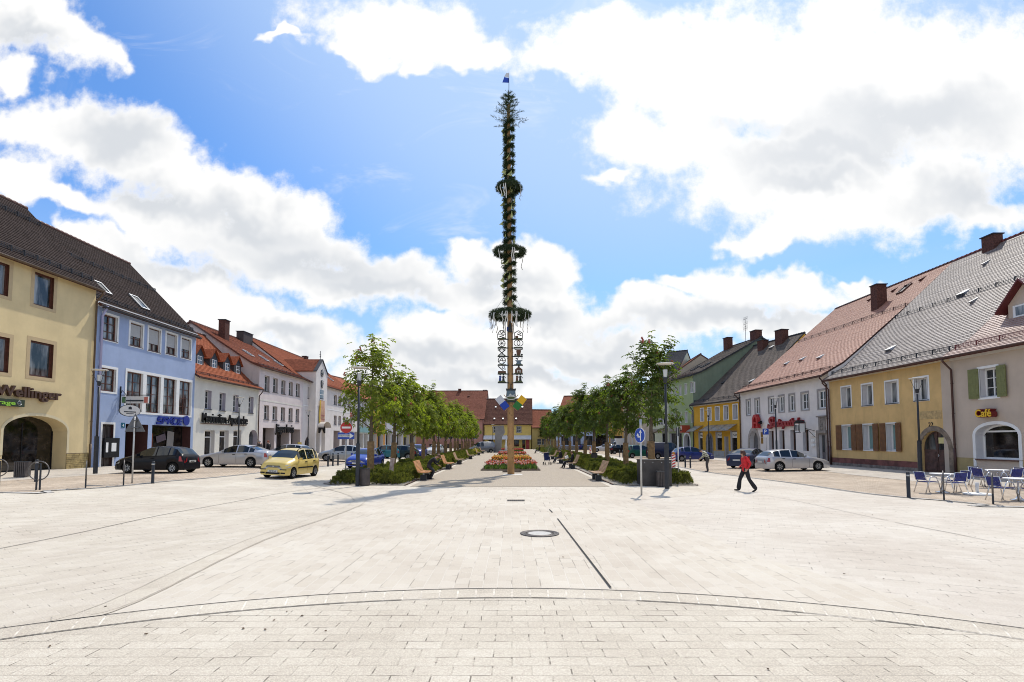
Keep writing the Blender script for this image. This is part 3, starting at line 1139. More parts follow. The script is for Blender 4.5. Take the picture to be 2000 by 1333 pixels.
    def vent(s, a, t, m=None, w=0.3):
        """small lifted dormer tile: a wedge casting its own little shade"""
        p, up, nn = s.slope(a, t=t)
        ax = Vector((1, 0, 0))
        b = MB()
        q = [p - ax * w - up * 0.12, p + ax * w - up * 0.12, p + ax * w * 0.8 + up * 0.55, p - ax * w * 0.8 + up * 0.55]
        top = [p - ax * w * 0.9 - up * 0.2 + nn * 0.2, p + ax * w * 0.9 - up * 0.2 + nn * 0.2]
        b.add([q[0], q[1], q[2], q[3], top[0], top[1]], [(4, 5, 2, 3), (0, 4, 3), (1, 2, 5), (0, 1, 5, 4)])
        return b.build('roof_vent', m or M['steel'], s.roof_o)

    def guard(s, t, a0=None, a1=None, m=None, step=1.3, h=0.28):
        """snow guard: posts and rails standing on the slope"""
        a0 = 0.2 if a0 is None else a0
        a1 = s.L - 0.2 if a1 is None else a1
        b = MB()
        n = max(2, int((a1 - a0) / step))
        p0, up, nn = s.slope(a0, t=t)
        p1 = p0.copy()
        p1.x = a1
        for i in range(n + 1):
            q = p0.lerp(p1, i / n)
            b.beam(q, q + Vector((0, 0, h)), 0.045, 0.045)
            b.beam(q + Vector((0, 0, h)), q + up * 0.35, 0.03, 0.03)
        for hh in (0.35, 0.6, 0.95):
            b.beam(p0 + Vector((0, 0, h * hh)), p1 + Vector((0, 0, h * hh)), 0.022, 0.022)
        k = int((a1 - a0) / 0.16)
        for i in range(k):
            q = p0.lerp(p1, (i + 0.5) / k)
            b.beam(q + Vector((0, 0, h * 0.3)), q + Vector((0, 0, h * 0.95)), 0.012, 0.012)
        return b.build('snow_guard', m or M['copper'], s.roof_o)

    def chimney(s, a, y, ztop, w=0.9, d=0.7, m=None, cap=True):
        b = MB()
        # foot well inside the roof
        rb = s.ridge_at or s.D / 2
        zb = s.Hr - abs(rb - y) * (s.Hr - s.H) / rb - 1.2
        b.box(a - w / 2, a + w / 2, y - d / 2, y + d / 2, zb, ztop - s.z0)
        c = b.build('chimney', m or M['brick'], s.roof_o)
        if cap:
            MB().box(a - w / 2 - 0.08, a + w / 2 + 0.08, y - d / 2 - 0.08, y + d / 2 + 0.08, ztop - s.z0 + 0.003, ztop - s.z0 + 0.08).build('cap', M['anth'], c)
        return c

    def gutter(s, pipes=(), m=None, e0=0.0, e1=0.0):
        m = m or M['copper']
        y, z = s.prof()[0]
        b = MB()
        n = 8
        r = 0.085
        xs = (-e0, s.L + e1)
        prev = None
        for i in range(n + 1):
            t = math.pi + math.pi * i / n
            p = (y - r * 0.9 + r * math.cos(t), z - 0.05 + r * math.sin(t))
            if prev:
                b.quad((xs[0], prev[0], prev[1]), (xs[1], prev[0], prev[1]), (xs[1], p[0], p[1]), (xs[0], p[0], p[1]))
            prev = p
        b.tube([(xs[0], y - r * 1.85, z - 0.045), (xs[1], y - r * 1.85, z - 0.045)], 0.014, 6)
        b.build('gutter', m, s.root)
        for a in pipes:
            q = MB()
            q.tube([(a, y - 0.08, z - 0.12), (a, y - 0.08, z - 0.25), (a, -0.11, z - 0.75), (a, -0.11, 0.35), (a, -0.11, 0.02)], 0.055, 10)
            q.tube([(a, -0.11, 1.5), (a, -0.11, 0.03)], 0.068, 10)
            for zz in (s.H * 0.25, s.H * 0.5, s.H * 0.75):
                q.tube([(a, -0.11, zz - 0.02), (a, -0.11, zz + 0.02)], 0.065, 10)
                q.box(a - 0.01, a + 0.01, -0.06, 0.02, zz - 0.01, zz + 0.01)
            q.build('downpipe', m, s.root)

    # ---- fittings
    def window(s, r, fm, depth=0.18, nx=2, ny=3, fw=0.06, mw=0.035, glass=None, sill=None, sillm=None, surround=None, surm=None, sproud=0.025,
               hole=True, rise=0.0, transom=None, shutters=None, blind=None, name='window', open_right=False, head=None, reveal=1):
        a0, a1, z0, z1 = r
        if hole:
            s.hole(r, depth + 0.06, rise, m=reveal)
        w, h = a1 - a0, z1 - z0
        ac = (a0 + a1) / 2
        b = MB()
        if rise > 0:
            oo = dict(r=[-w / 2, w / 2, 0, h], rise=rise, n=12, point=1.0)
            pts = s.arc(oo)
            inn = [(x * (1 - 2 * fw / w), z - fw) for x, z in pts]
            for (p, q, p2, q2) in zip(pts, pts[1:], inn, inn[1:]):
                b.add([(p[0], 0, p[1]), (q[0], 0, q[1]), (q2[0], 0, q2[1]), (p2[0], 0, p2[1])], [(0, 1, 2, 3)])
            sp = h - rise
            b.box(-w / 2, -w / 2 + fw, 0, 0.06, 0, sp).box(w / 2 - fw, w / 2, 0, 0.06, 0, sp).box(-w / 2 + fw, w / 2 - fw, 0, 0.06, 0, fw)
        else:
            b.box(-w / 2, -w / 2 + fw, 0, 0.06, 0, h).box(w / 2 - fw, w / 2, 0, 0.06, 0, h)
            b.box(-w / 2 + fw, w / 2 - fw, 0, 0.06, 0, fw).box(-w / 2 + fw, w / 2 - fw, 0, 0.06, h - fw, h)
        if transom:
            b.box(-w / 2 + fw, w / 2 - fw, -0.012, 0.055, h * transom - fw * 0.5, h * transom + fw * 0.5)
        for i in range(1, nx):
            x = -w / 2 + w * i / nx
            k = fw * 0.9 if (nx == 2) else mw
            zt = h - fw if rise == 0 else h - rise * 0.3
            b.box(x - k / 2, x + k / 2, -0.006, 0.052, fw, zt)
        if transom and ny:
            zsp = [h * transom * j / ny for j in range(1, ny)]
        else:
            zsp = [h * j / ny for j in range(1, ny)]
        for z in zsp:
            b.box(-w / 2 + fw, w / 2 - fw, 0.004, 0.050, z - mw / 2, z + mw / 2)
        o = b.build(name, fm, s.root, (ac, depth, z0))
        g = MB()
        if rise > 0:
            vs = [(-w / 2, 0, 0), (w / 2, 0, 0)] + [(x, 0, z) for x, z in reversed(pts)]
            g.add(vs, [tuple(range(len(vs)))])
        else:
            g.quad((-w / 2 + fw * 0.5, 0, fw * 0.5), (w / 2 - fw * 0.5, 0, fw * 0.5), (w / 2 - fw * 0.5, 0, h - fw * 0.5), (-w / 2 + fw * 0.5, 0, h - fw * 0.5))
        g.build('pane', glass or M['glass'], o, (0, 0.045, 0))
        if blind:
            bb = MB()
            k = int(h * blind / 0.05)
            for i in range(k):
                zt = h - fw - i * 0.05
                bb.box(-w / 2 + fw, w / 2 - fw, -0.035, -0.022 + 0.006 * (i % 2), zt - 0.048, zt - 0.003)
            bb.build('roller_blind', mat('roller_blind', (0.46, 0.46, 0.45), 0.6, var=0.05), o)
        if sill:
            MB().box(-w / 2 - 0.07, w / 2 + 0.07, -depth - sill, -0.01, -0.055, -0.003).build('sill', sillm or M['stone'], o)
        if surround:
            q = MB()
            sw, p = surround, -depth - sproud
            e = -depth + 0.02
            if rise > 0:
                sp = h - rise
                outp = [(x * (1 + 2 * sw / w), (z - sp) * (1 + sw / max(rise, .05)) + sp if rise > 0 else z) for x, z in pts]
                for (p1, p2, o1, o2) in zip(pts, pts[1:], outp, outp[1:]):
                    q.add([(p1[0], p, p1[1]), (p2[0], p, p2[1]), (o2[0], p, o2[1]), (o1[0], p, o1[1]), (p1[0], e, p1[1]), (p2[0], e, p2[1]), (o2[0], e, o2[1]), (o1[0], e, o1[1])],
                          [(0, 1, 2, 3), (0, 4, 5, 1), (3, 2, 6, 7)])
                q.box(-w / 2 - sw, -w / 2, p, e, -0.0, sp).box(w / 2, w / 2 + sw, p, e, 0, sp)
            else:
                q.box(-w / 2 - sw, -w / 2, p, e, -sw * 0.8, h + sw).box(w / 2, w / 2 + sw, p, e, -sw * 0.8, h + sw)
                q.box(-w / 2, w / 2, p, e, h, h + sw).box(-w / 2, w / 2, p, e, -sw * 0.8, 0)
            q.build('surround', surm or M['white'], o)
        if shutters:
            ml, ang = shutters
            for sx in (-1, 1):
                q = MB()
                wl = w * 0.5 + 0.06
                q.box(0.0, wl, -0.045, 0.0, -0.04, h + 0.04)
                for zz in (0.12, h * 0.5 - 0.04, h - 0.2):
                    q.box(0.05, wl - 0.05, -0.062, -0.045, zz, zz + 0.09)
                for k in range(1, 4):
                    q.box(wl * k / 4 - 0.006, wl * k / 4 + 0.006, -0.049, -0.044, 0.0, h)
                for zz in (h * 0.15, h * 0.85):
                    q.box(-0.02, 0.1, -0.052, -0.044, zz - 0.02, zz + 0.02)
                mt = Matrix.Translation((sx * (w / 2 + 0.035), -depth - 0.035, 0)) @ Matrix.Rotation(-ang if sx > 0 else math.pi + ang, 4, 'Z')
                if sx < 0:
                    mt = Matrix.Translation((-(w / 2 + 0.035), -depth - 0.035, 0)) @ Matrix.Scale(-1, 4, (1, 0, 0)) @ Matrix.Rotation(-ang, 4, 'Z')
                qq = MB().merge(q, mt)
                if sx < 0:
                    qq.f = [tuple(reversed(f)) for f in qq.f]
                qq.build('shutter', ml, o)
        return o

    def door(s, r, m, depth=0.25, rise=0.0, leaves=2, frame=None, glass=0.0, surround=None, surm=None, hole=True, panels=True, name='door', handle=True, reveal=1):
        a0, a1, z0, z1 = r
        z0 = max(z0, 0.0)
        r = [a0, a1, z0, z1]
        if hole:
            s.hole(r, depth + 0.05, rise, m=reveal)
        w, h = a1 - a0, z1 - z0
        b = MB()
        pts = s.arc(dict(r=[-w / 2, w / 2, 0, h], rise=rise, n=12, point=1.0)) if rise > 0 else [(-w / 2, h), (w / 2, h)]
        poly = [(w / 2, 0), (-w / 2, 0)] + pts
        b.prism(poly, 0.0, 0.06)
        if panels:
            for i in range(leaves):
                xa, xb = -w / 2 + w * i / leaves + 0.09, -w / 2 + w * (i + 1) / leaves - 0.09
                hz = (h - rise) if rise > 0 else h
                for (za, zb) in ((0.12, hz * 0.45), (hz * 0.5, hz * (0.9 if rise > 0 else 0.95))):
                    b.box(xa, xb, -0.025, 0.005, za, zb)
                    b.box(xa + 0.07, xb - 0.07, -0.04, -0.02, za + 0.07, zb - 0.07)
            for i in range(1, leaves):
                x = -w / 2 + w * i / leaves
                b.box(x - 0.035, x + 0.035, -0.035, 0.01, 0.02, h - 0.05)
        o = b.build(name, m, s.root, ((a0 + a1) / 2, depth, z0))
        if glass:
            g = MB()
            sp = h - rise
            for i in range(leaves):
                xa, xb = -w / 2 + w * i / leaves + 0.1, -w / 2 + w * (i + 1) / leaves - 0.1
                if rise > 0:
                    tp = [(x, z - 0.1) for x, z in pts if xa <= x <= xb]
                    pl = [(xb, sp), (xa, sp)] + tp
                    if len(tp) >= 2:
                        g.prism(pl, -0.012, 0.01)
                else:
                    g.box(xa, xb, -0.012, 0.01, h * (1 - glass), h - 0.1)
            g.build('pane', M['glass'], o)
        if handle:
            q = MB()
            q.beam((0.08, -0.06, 1.05), (0.2, -0.06, 1.05), 0.022)
            q.beam((0.08, 0.0, 1.05), (0.08, -0.06, 1.05), 0.02)
            q.box(0.06, 0.10, -0.008 - 0.035, -0.033, 0.95, 1.13)
            q.build('handle', M['steel'], o)
        if surround:
            q = MB()
            sw = surround
            p, e = -depth - 0.03, -depth + 0.03
            if rise > 0:
                sp = h - rise
                outp = [(x * (1 + 2 * sw / w), (z - sp) * (1 + sw / rise) + sp) for x, z in pts]
                for (p1, p2, o1, o2) in zip(pts, pts[1:], outp, outp[1:]):
                    q.add([(p1[0], p, p1[1]), (p2[0], p, p2[1]), (o2[0], p, o2[1]), (o1[0], p, o1[1]), (p1[0], e, p1[1]), (p2[0], e, p2[1]), (o2[0], e, o2[1]), (o1[0], e, o1[1])],
                          [(0, 1, 2, 3), (0, 4, 5, 1), (3, 2, 6, 7)])
                q.box(-w / 2 - sw, -w / 2, p, e, 0, sp).box(w / 2, w / 2 + sw, p, e, 0, sp)
            else:
                q.box(-w / 2 - sw, -w / 2, p, e, 0, h + sw).box(w / 2, w / 2 + sw, p, e, 0, h + sw).box(-w / 2, w / 2, p, e, h, h + sw)
            q.build('door_surround', surm or M['stone'], o)
        return o

    def void(s, r, m=None, depth=0.5, rise=0.0, frame=None, name='shop_window', bars=0, hole=True, glass=None, display=True):
        """deep shaded opening with a shop pane at the back"""
        a0, a1, z0, z1 = r
        z0 = max(0.0, z0)
        r = [a0, a1, z0, z1]
        if hole:
            s.hole(r, depth + 0.05, rise, m=1)
        w, h = a1 - a0, z1 - z0
        b = MB()
        fw = 0.07
        b.box(-w / 2, -w / 2 + fw, 0, 0.05, 0, h - rise).box(w / 2 - fw, w / 2, 0, 0.05, 0, h - rise).box(-w / 2 + fw, w / 2 - fw, 0, 0.05, 0, fw)
        if rise == 0:
            b.box(-w / 2 + fw, w / 2 - fw, 0, 0.05, h - fw, h)
        for i in range(1, bars + 1):
            x = -w / 2 + w * i / (bars + 1)
            b.box(x - 0.03, x + 0.03, 0, 0.045, fw, h - rise * 0.4 - fw)
        o = b.build(name, frame or M['black'], s.root, ((a0 + a1) / 2, depth, z0))
        g = MB()
        if rise > 0:
            pts = s.arc(dict(r=[-w / 2, w / 2, 0, h], rise=rise, n=14, point=1.0))
            vs = [(-w / 2, 0, 0), (w / 2, 0, 0)] + [(x, 0, z) for x, z in reversed(pts)]
            g.add(vs, [tuple(range(len(vs)))])
        else:
            g.quad((-w / 2, 0, 0), (w / 2, 0, 0), (w / 2, 0, h), (-w / 2, 0, h))
        g.build('pane', glass or M['shop'], o, (0, 0.03, 0))
        return o

    def cornice(s, m, h=0.28, proud=0.10, z=None, name='cornice'):
        z = s.H if z is None else z
        b = MB()
        b.box(0.0, s.L, -proud * 0.5, 0.002, z - h, z - h * 0.45)
        b.box(0.0, s.L, -proud, 0.002, z - h * 0.45 + 0.002, z - 0.01)
        return b.build(name, m, s.root)

    def plinth(s, m, h=0.5, proud=0.03, a0=0.0, a1=None, name='plinth', gaps=()):
        a1 = s.L if a1 is None else a1
        cuts = [a0] + [v for g in sorted(gaps) for v in g] + [a1]
        b = MB()
        for i in range(0, len(cuts), 2):
            if cuts[i + 1] > cuts[i] + 0.02:
                b.box(cuts[i], cuts[i + 1], -proud, 0.004, 0.0, h)
        return b.build(name, m, s.root)

    def sign(s, body, px0, px1, py, size=None, m=None, depth=0.08, bold=0.01, shear=0.0, name='sign_lettering', off=0.06, cap=None):
        """raised letters on the wall from pixel px0 to px1, baseline at py"""
        a0, z = s.loc(px0, py)
        a1 = s.loc(px1, py)[0]
        mb, w = text_mb(body, 1.0, depth, bold, shear)
        k = (a1 - a0) / w
        zs = cap if cap else 1.0
        out = MB()
        out.add([(p[0] * k, p[1], p[2] * k * zs) for p in mb.v], mb.f)
        return out.build(name, m, s.root, (a0, -off - depth / 2, z))


def fcorner(px, py, X):
    p = atX(px, py, X)
    return p

def atZ(px, py, z):
    d = ray(px, py)
    t = (z - CAMH) / d.z
    return Vector((d.x * t, d.y * t, z))


t_dark = tilemat('dark_brown_tiles', (0.038, 0.026, 0.023), (0.065, 0.047, 0.042), th=0.19, rough=0.9, dirt=0.3, spec=0.1)
t_red = tilemat('red_tiles', (0.29, 0.078, 0.034), (0.38, 0.12, 0.055), th=0.19, rough=0.85, dirt=0.35, spec=0.15)
t_redbrown = tilemat('red_brown_tiles', (0.22, 0.065, 0.034), (0.30, 0.10, 0.055), th=0.19, rough=0.85, dirt=0.4, spec=0.15)
p_yel = plaster('cream_yellow_plaster', (0.68, 0.545, 0.305), 0.14)
p_blue = plaster('sky_blue_plaster', (0.335, 0.415, 0.595), 0.12)
p_white = plaster('white_plaster', (0.69, 0.67, 0.60), 0.15)
p_pinkw = plaster('pinkish_white_plaster', (0.68, 0.605, 0.59), 0.15)
p_rh = plaster('town_hall_plaster', (0.70, 0.66, 0.63), 0.12)
p_band = mat('tan_window_band', (0.50, 0.38, 0.22), 0.9, var=0.05)
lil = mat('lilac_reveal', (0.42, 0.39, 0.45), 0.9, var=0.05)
boundY = [26.0 - 4.0, 34.42, 45.55, 57.15, 69.3, 94.0]

# ---- cream-yellow shop house
hy = House('house', 'cream yellow house with brown framed windows and a wide dark shop arch', (XL, boundY[0]), (XL, boundY[1]), 12.15, 12.0, 17.4, group='houses round the square')
hy.ridge_at = 5.1
hy.kick = False
for r in ((66.5, 105, 537, 600), (-22, 17.5, 511, 575), (58, 103.5, 669, 737), (-30, 17.5, 656, 726)):
    q = hy.rect(*r)
    up = r[2] < 600
    hy.window(q, M['brownwood'], depth=0.12, nx=1, ny=1, fw=0.09, glass=M['glassc'], surround=0.22, surm=p_band, sproud=0.012, reveal=3)
arch = hy.rect(5, 130, 812.5, 921)
arch[2] = 0.0
hy.void(arch, depth=0.85, rise=0.85 * 1.0, frame=M['black'], bars=1)
hy.walls([p_yel, p_yel, p_yel, M['brownwood']])
hy.roof(t_dark, th=0.21, e0=0.1, e1=0.25)
hy.gutter(pipes=[hy.loc(181, 700)[0]], m=mat('brown_gutter', (0.10, 0.06, 0.03), 0.5, var=0.2))
hy.guard(0.10, step=0.8, h=0.34, m=M['anth'])
hy.guard(0.74, step=0.8, h=0.34, m=M['anth'])
# arch band and yellow clinker plinth
sp = arch[3] - 0.85
pts = hy.arc(dict(r=arch, rise=0.85, n=14, point=1.0))
q = MB()
c = (arch[0] + arch[1]) / 2
for (p1, p2) in zip(pts, pts[1:]):
    o1, o2 = [(c + (p[0] - c) * 1.075, sp + (p[1] - sp) * 1.2) for p in (p1, p2)]
    q.add([(p1[0], -0.02, p1[1]), (p2[0], -0.02, p2[1]), (o2[0], -0.02, o2[1]), (o1[0], -0.02, o1[1]), (o1[0], 0.01, o1[1]), (o2[0], 0.01, o2[1])], [(0, 1, 2, 3), (3, 2, 5, 4)])
wd = (arch[1] - arch[0]) * 0.0375
q.box(arch[1], arch[1] + wd, -0.02, 0.01, 0.95, sp).box(arch[0] - wd, arch[0], -0.02, 0.01, 0.95, sp)
q.build('arch_band', mat('pale_band', (0.64, 0.55, 0.36), 0.9, var=0.04), hy.root)
m_clk = brickmat('yellow_clinker', (0.33, 0.24, 0.09), (0.44, 0.34, 0.15), (0.20, 0.15, 0.08), 0.50, 0.20, ms=0.03, coord='Generated', bump=0.8)


def clinker_wall(parent, a0, a1, z0, z1, y=-0.03, name='plinth'):
    """rows of rough bricks as real shallow blocks"""
    b = MB()
    b.box(a0, a1, y + 0.012, 0.004, z0, z1, 1)
    rr = random.Random(3)
    h = 0.115
    n = int((z1 - z0) / h)
    for i in range(n):
        x = a0 - (0.25 if i % 2 else 0)
        while x < a1:
            w = rr.uniform(0.34, 0.5)
            xa, xb = max(a0, x), min(a1, x + w - 0.015)
            if xb - xa > 0.03:
                b.box(xa, xb, y - rr.uniform(0, 0.012), y + 0.014, z0 + i * h + 0.006, z0 + (i + 1) * h - 0.006, 0)
            x += w
    return b.build(name, [mat('yellow_clinker_block', (0.36, 0.27, 0.115), 0.9, var=0.35, vs=2.2, bump=0.4), mat('clinker_joint', (0.16, 0.12, 0.07), 0.9)], parent)


clinker_wall(hy.root, arch[1] + 0.0, hy.L, 0.0, 0.95)
m_slet = mat('brown_sign_letters', (0.065, 0.028, 0.014), 0.5, var=0.2, vs=5)
a_s, z_s = hy.loc(-16, 770)
sg = thing('shop_sign', 'rounded brown raised letters spelling a family name over the dark arch', 'shop sign', hy.mw @ Vector((a_s, -0.05, z_s - 0.02)), hy.ang)
lb, w = text_mb('Wellinger', 1.0, 0.16, 0.022)
k = (hy.loc(113, 780)[0] - a_s) / w
sgl = MB()
sgl.add([(p[0] * k, p[1] - 0.10, p[2] * k * 0.8) for p in lb.v], lb.f)
sgl.build('lettering', m_slet, sg)
MB().box(0.1, w * k - 0.1, -0.03, 0.0, 0.22, 0.27).build('mounting_rail', m_slet, sg)
a_b, z_b = hy.loc(0, 786)
sg2 = thing('sign_board', 'dark green board with bright green letters under the brown lettering', 'shop sign', hy.mw @ Vector((a_b, -0.06, z_b)), hy.ang)
a1 = hy.loc(38.5, 786)[0] - a_b
bh = (hy.loc(20, 779)[1] - hy.loc(20, 793)[1])
MB().box(-2.2, a1, -0.22, 0.0, -bh / 2, bh / 2).build('board', mat('dark_green_board', (0.03, 0.045, 0.022), 0.4), sg2)
lb, w = text_mb('garage', 0.5, 0.02, 0.004)
lb2 = MB()
k = 1.55 / w
lb2.add([(p[0] * k - 0.98, p[1] - 0.232, p[2] * 0.62 - 0.11) for p in lb.v], lb.f)
lb2.build('lettering', mat('lime_letters', (0.30, 0.62, 0.05), 0.5), sg2)
e = MB()
for t in range(14):
    pass
e.tube([(a1 - 0.32 + 0.12 * math.cos(t / 12 * 5.2 + 0.6), -0.232, 0.0 + 0.12 * math.sin(t / 12 * 5.2 + 0.6)) for t in range(13)], 0.016, 6)
e.beam((a1 - 0.45, -0.232, 0.0), (a1 - 0.2, -0.232, 0.0), 0.03)
e.beam((a1 - 0.3, -0.232, -0.12), (a1 - 0.3, -0.232, 0.12), 0.03)
e.build('emblem', M['steel'], sg2)

# ---- sky-blue house
hb = House('house', 'sky blue three storey house with dark brown windows and a dark open shop front', (XL, boundY[1]), (XL, boundY[2]), 11.15, 12.2, 17.35, group='houses round the square')
hb.ridge_at = 6.1
hb.kick = False
hb.ov = 0.35
for i, r in enumerate(((201, 229, 617, 665), (254, 278.5, 633, 677), (290, 313, 643, 687), (324.5, 345, 653, 693), (354, 372.5, 662, 700))):
    hb.window(hb.rect(*r), M['brownwood'], depth=0.14, nx=2, ny=3, fw=0.09, mw=0.05, surround=0.14, sill=0.03, sillm=M['brownwood'], blind=0.0 if i == 0 else (0.55, 0.62, 0.6, 0.5)[i - 1], glass=M['glassc'], reveal=3)
hb.window(hb.rect(196, 226, 720, 765), M['brownwood'], depth=0.14, nx=2, ny=3, fw=0.09, mw=0.05, surround=0.16, glass=M['glassc'], reveal=3)
rs = [(246.5, 278, 729, 805), (285, 313, 734, 807.5), (318.5, 343.5, 740, 809), (349.5, 372.5, 745, 811)]
big = [hb.rect(*r) for r in rs]
zt, zb = sum(b[3] for b in big) / 4, sum(b[2] for b in big) / 4
for b_ in big:
    b_[2], b_[3] = zb, zt
    hb.window(b_, M['brownwood'], depth=0.14, nx=2, ny=4, fw=0.08, mw=0.04, glass=M['glassc'], reveal=3)
q = MB()
fx0, fx1 = big[0][0] - 0.16, big[3][1] + 0.16
q.box(fx0, fx1, -0.03, 0.004, zt + 0.004, zt + 0.2).box(fx0, fx1, -0.035, 0.004, zb - 0.14, zb - 0.004)
xs = [fx0] + [v for b_ in big for v in (b_[0], b_[1])] + [fx1]
for i in range(0, 10, 2):
    q.box(xs[i], xs[i + 1], -0.03, 0.004, zb, zt)
q.build('window_band', M['white'], hb.root)
dr = hb.rect(198, 220, 829, 913)
dr[2] = 0.0
hb.door(dr, mat('dark_brown_door', (0.045, 0.030, 0.024), 0.5, var=0.2), depth=0.16, leaves=2, surround=0.14, surm=M['white'], glass=0.16)
q = MB()
z0 = hb.loc(210, 872)[1]
aa = hb.loc(200, 860)[0]
q.box(aa, aa + 1.35, -0.16, -0.02, z0 - 0.75, z0 + 0.55)
mb_ = q.build('notice_case', M['black'], hb.root)
q = MB()
q.box(aa + 0.12, aa + 0.32, -0.168, -0.158, z0 - 0.4, z0 + 0.25).box(aa + 0.62, aa + 1.05, -0.168, -0.158, z0 - 0.35, z0 + 0.22)
q.build('notice_paper', M['white'], mb_)
d1, d2 = hb.rect(244, 288, 829, 906), hb.rect(296, 371.5, 832, 900)
d1[2] = d2[2] = 0.0
zt2 = (d1[3] + d2[3]) / 2
d1[3] = d2[3] = zt2
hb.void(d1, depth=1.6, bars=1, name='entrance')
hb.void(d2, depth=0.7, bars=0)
q = MB()
ac, zc = (d2[0] + d2[1]) / 2, 2.0
q.box(ac - 2.35, ac - 1.4, 0.62, 0.64, 1.2, 2.25, 0).obox((ac - 0.4, 0.63, 1.9), (0.55, 0, 0.13), (0, 0.01, 0), (-0.08, 0, 0.25), 1).obox((ac + 0.75, 0.63, 1.75), (0.42, 0, -0.05), (0, 0.01, 0), (0.05, 0, 0.7), 2)
q.build('poster', [mat('orange_poster', (0.25, 0.05, 0.02), 0.6), mat('dark_poster', (0.10, 0.07, 0.085), 0.6), mat('pale_poster', (0.24, 0.22, 0.2), 0.6)], hb.root)
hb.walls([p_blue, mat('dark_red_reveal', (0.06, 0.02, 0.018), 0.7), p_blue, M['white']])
hb.cornice(M['white'], h=0.30, proud=0.12)
hb.roof(t_dark, th=0.21, e0=-0.12, e1=0.12)
hb.gutter(pipes=[], m=M['anth'])
pp = MB()
ap = hb.loc(191.5, 750)[0]
pp.tube([(ap, -0.42, hb.H - 0.25), (ap, -0.1, hb.H - 0.9), (ap, -0.1, 1.2)], 0.075, 10)
pp.build('downpipe', mat('lilac_pipe', (0.38, 0.37, 0.55), 0.5), hb.root)
pp = MB()
pp.tube([(ap, -0.1, 1.2), (ap, -0.1, 0.0)], 0.09, 10)
pp.build('downpipe', mat('dark_red_pipe', (0.08, 0.012, 0.015), 0.5), hb.root)
hb.guard(0.08, step=0.9, h=0.3, m=M['anth'])
hb.guard(0.60, step=0.9, h=0.3, m=M['anth'])
hb.skylight(hb.loc(254, 640)[0] - 1.0, 0.27, 0.8, 1.2, fm=M['steel'])
hb.skylight(hb.loc(318, 660)[0] - 1.0, 0.25, 0.85, 1.5, fm=M['steel'])
sx0, sz0 = hb.loc(303.5, 827)
sg = thing('shop_sign', 'blue slanted capital letters with a blue globe over the dark shop front', 'shop sign', hb.mw @ Vector((sx0, -0.02, sz0)), hb.ang)
kk = (hb.loc(353, 829)[0] - sx0)
hh = (hb.loc(328, 817)[1] - hb.loc(328, 828.5)[1])
# square techno letters drawn as strokes
L_ = {'S': [[(1, 1), (0, 1), (0, .55), (1, .45), (1, 0), (0, 0)]], 'P': [[(0, 0), (0, 1), (1, 1), (1, .5), (0, .5)]], 'A': [[(0, 0), (.55, 1), (1, 1), (1, 0)], [(.3, .4), (1, .4)]],
      'C': [[(1, 1), (0, 1), (0, 0), (1, 0)]], 'E': [[(1, 1), (0, 1), (0, 0), (1, 0)], [(0, .5), (.9, .5)]]}
q = MB()
for i, ch in enumerate('SPACE'):
    for st in L_[ch]:
        for (p1, p2) in zip(st, st[1:]):
            f = lambda p: Vector(((i + 0.08 + p[0] * 0.78) * kk / 5 + p[1] * 0.22, -0.05, p[1] * hh))
            q.beam(f(p1), f(p2), 0.10, 0.15, up=(0, 0, 1) if abs(p1[1] - p2[1]) < .2 else (1, 0, 0))
q.build('lettering', mat('royal_blue_letters', (0.006, 0.022, 0.24), 0.4), sg)
gx, gz = hb.loc(361.5, 822)
q = MB()
rg = (hb.loc(361, 812)[1] - hb.loc(361, 831)[1]) / 2
q.lathe([(0.0, 0.02), (rg * 0.6, 0.018), (rg, 0.0), (rg, -0.06)], 28, 0, (gx - sx0, -0.06, gz - sz0), 'Y')
q.tube([(gx - sx0 + rg * (0.9 * math.cos(t) * 0.35 + 0.35), -0.085, gz - sz0 + rg * 0.9 * math.sin(t)) for t in [(-1.2 + 2.4 * i / 10) for i in range(11)]], 0.03, 6, 1)
q.build('globe_emblem', [mat('royal_blue_letters', (0, 0, 0)), mat('pale_blue_line', (0.35, 0.45, 0.8), 0.4)], sg)
hn = hb.loc(240, 831)
nb = MB()
nb.box(hn[0] - 0.17, hn[0] + 0.17, -0.02, -0.001, hn[1] - 0.17, hn[1] + 0.17)
hno = nb.build('house_number', mat('teal_enamel', (0.01, 0.10, 0.16), 0.3), hb.root)
lb, w = text_mb('4', 0.26, 0.01, 0.004)
l2 = MB()
l2.add([(p[0] - w / 2, p[1] - 0.024, p[2] - 0.09) for p in lb.v], lb.f)
l2.translate = None
MB().merge(l2, Matrix.Translation((hn[0], 0, hn[1]))).build('numeral', M['white'], hno)
# wrought bracket sign standing off the wall
bx_, bz_ = hb.loc(234, 782)
sg = thing('hanging_sign', 'pale bracket sign with scrolled iron hanging out from the blue house', 'hanging sign', hb.mw @ Vector((bx_, 0.0, bz_)), hb.ang)
q = MB()
q.beam((0, -0.03, -0.75), (0, -0.03, 0.95), 0.07, 0.05)
for s_ in (-1, 1):
    q.tube([(0.0 + 0.25 * i / 10 * math.cos(0.9 * i), -0.05 - 0.04 * i, s_ * (0.42 + 0.25 * math.sin(0.5 * i))) for i in range(11)], 0.02, 6)
q.beam((0, -0.03, 0.35), (0.05, -1.9, 0.35), 0.05)
q.build('bracket', M['black'], sg)
q = MB()
q.obox((0.02, -1.05, 0.02), (0.05, 0, 0), (0, 0.92, 0), (0, 0, 0.24), 0)
q.obox((-0.035, -1.05, -0.04), (0.006, 0, 0), (0, 0.6, 0), (0, 0, 0.05), 1)
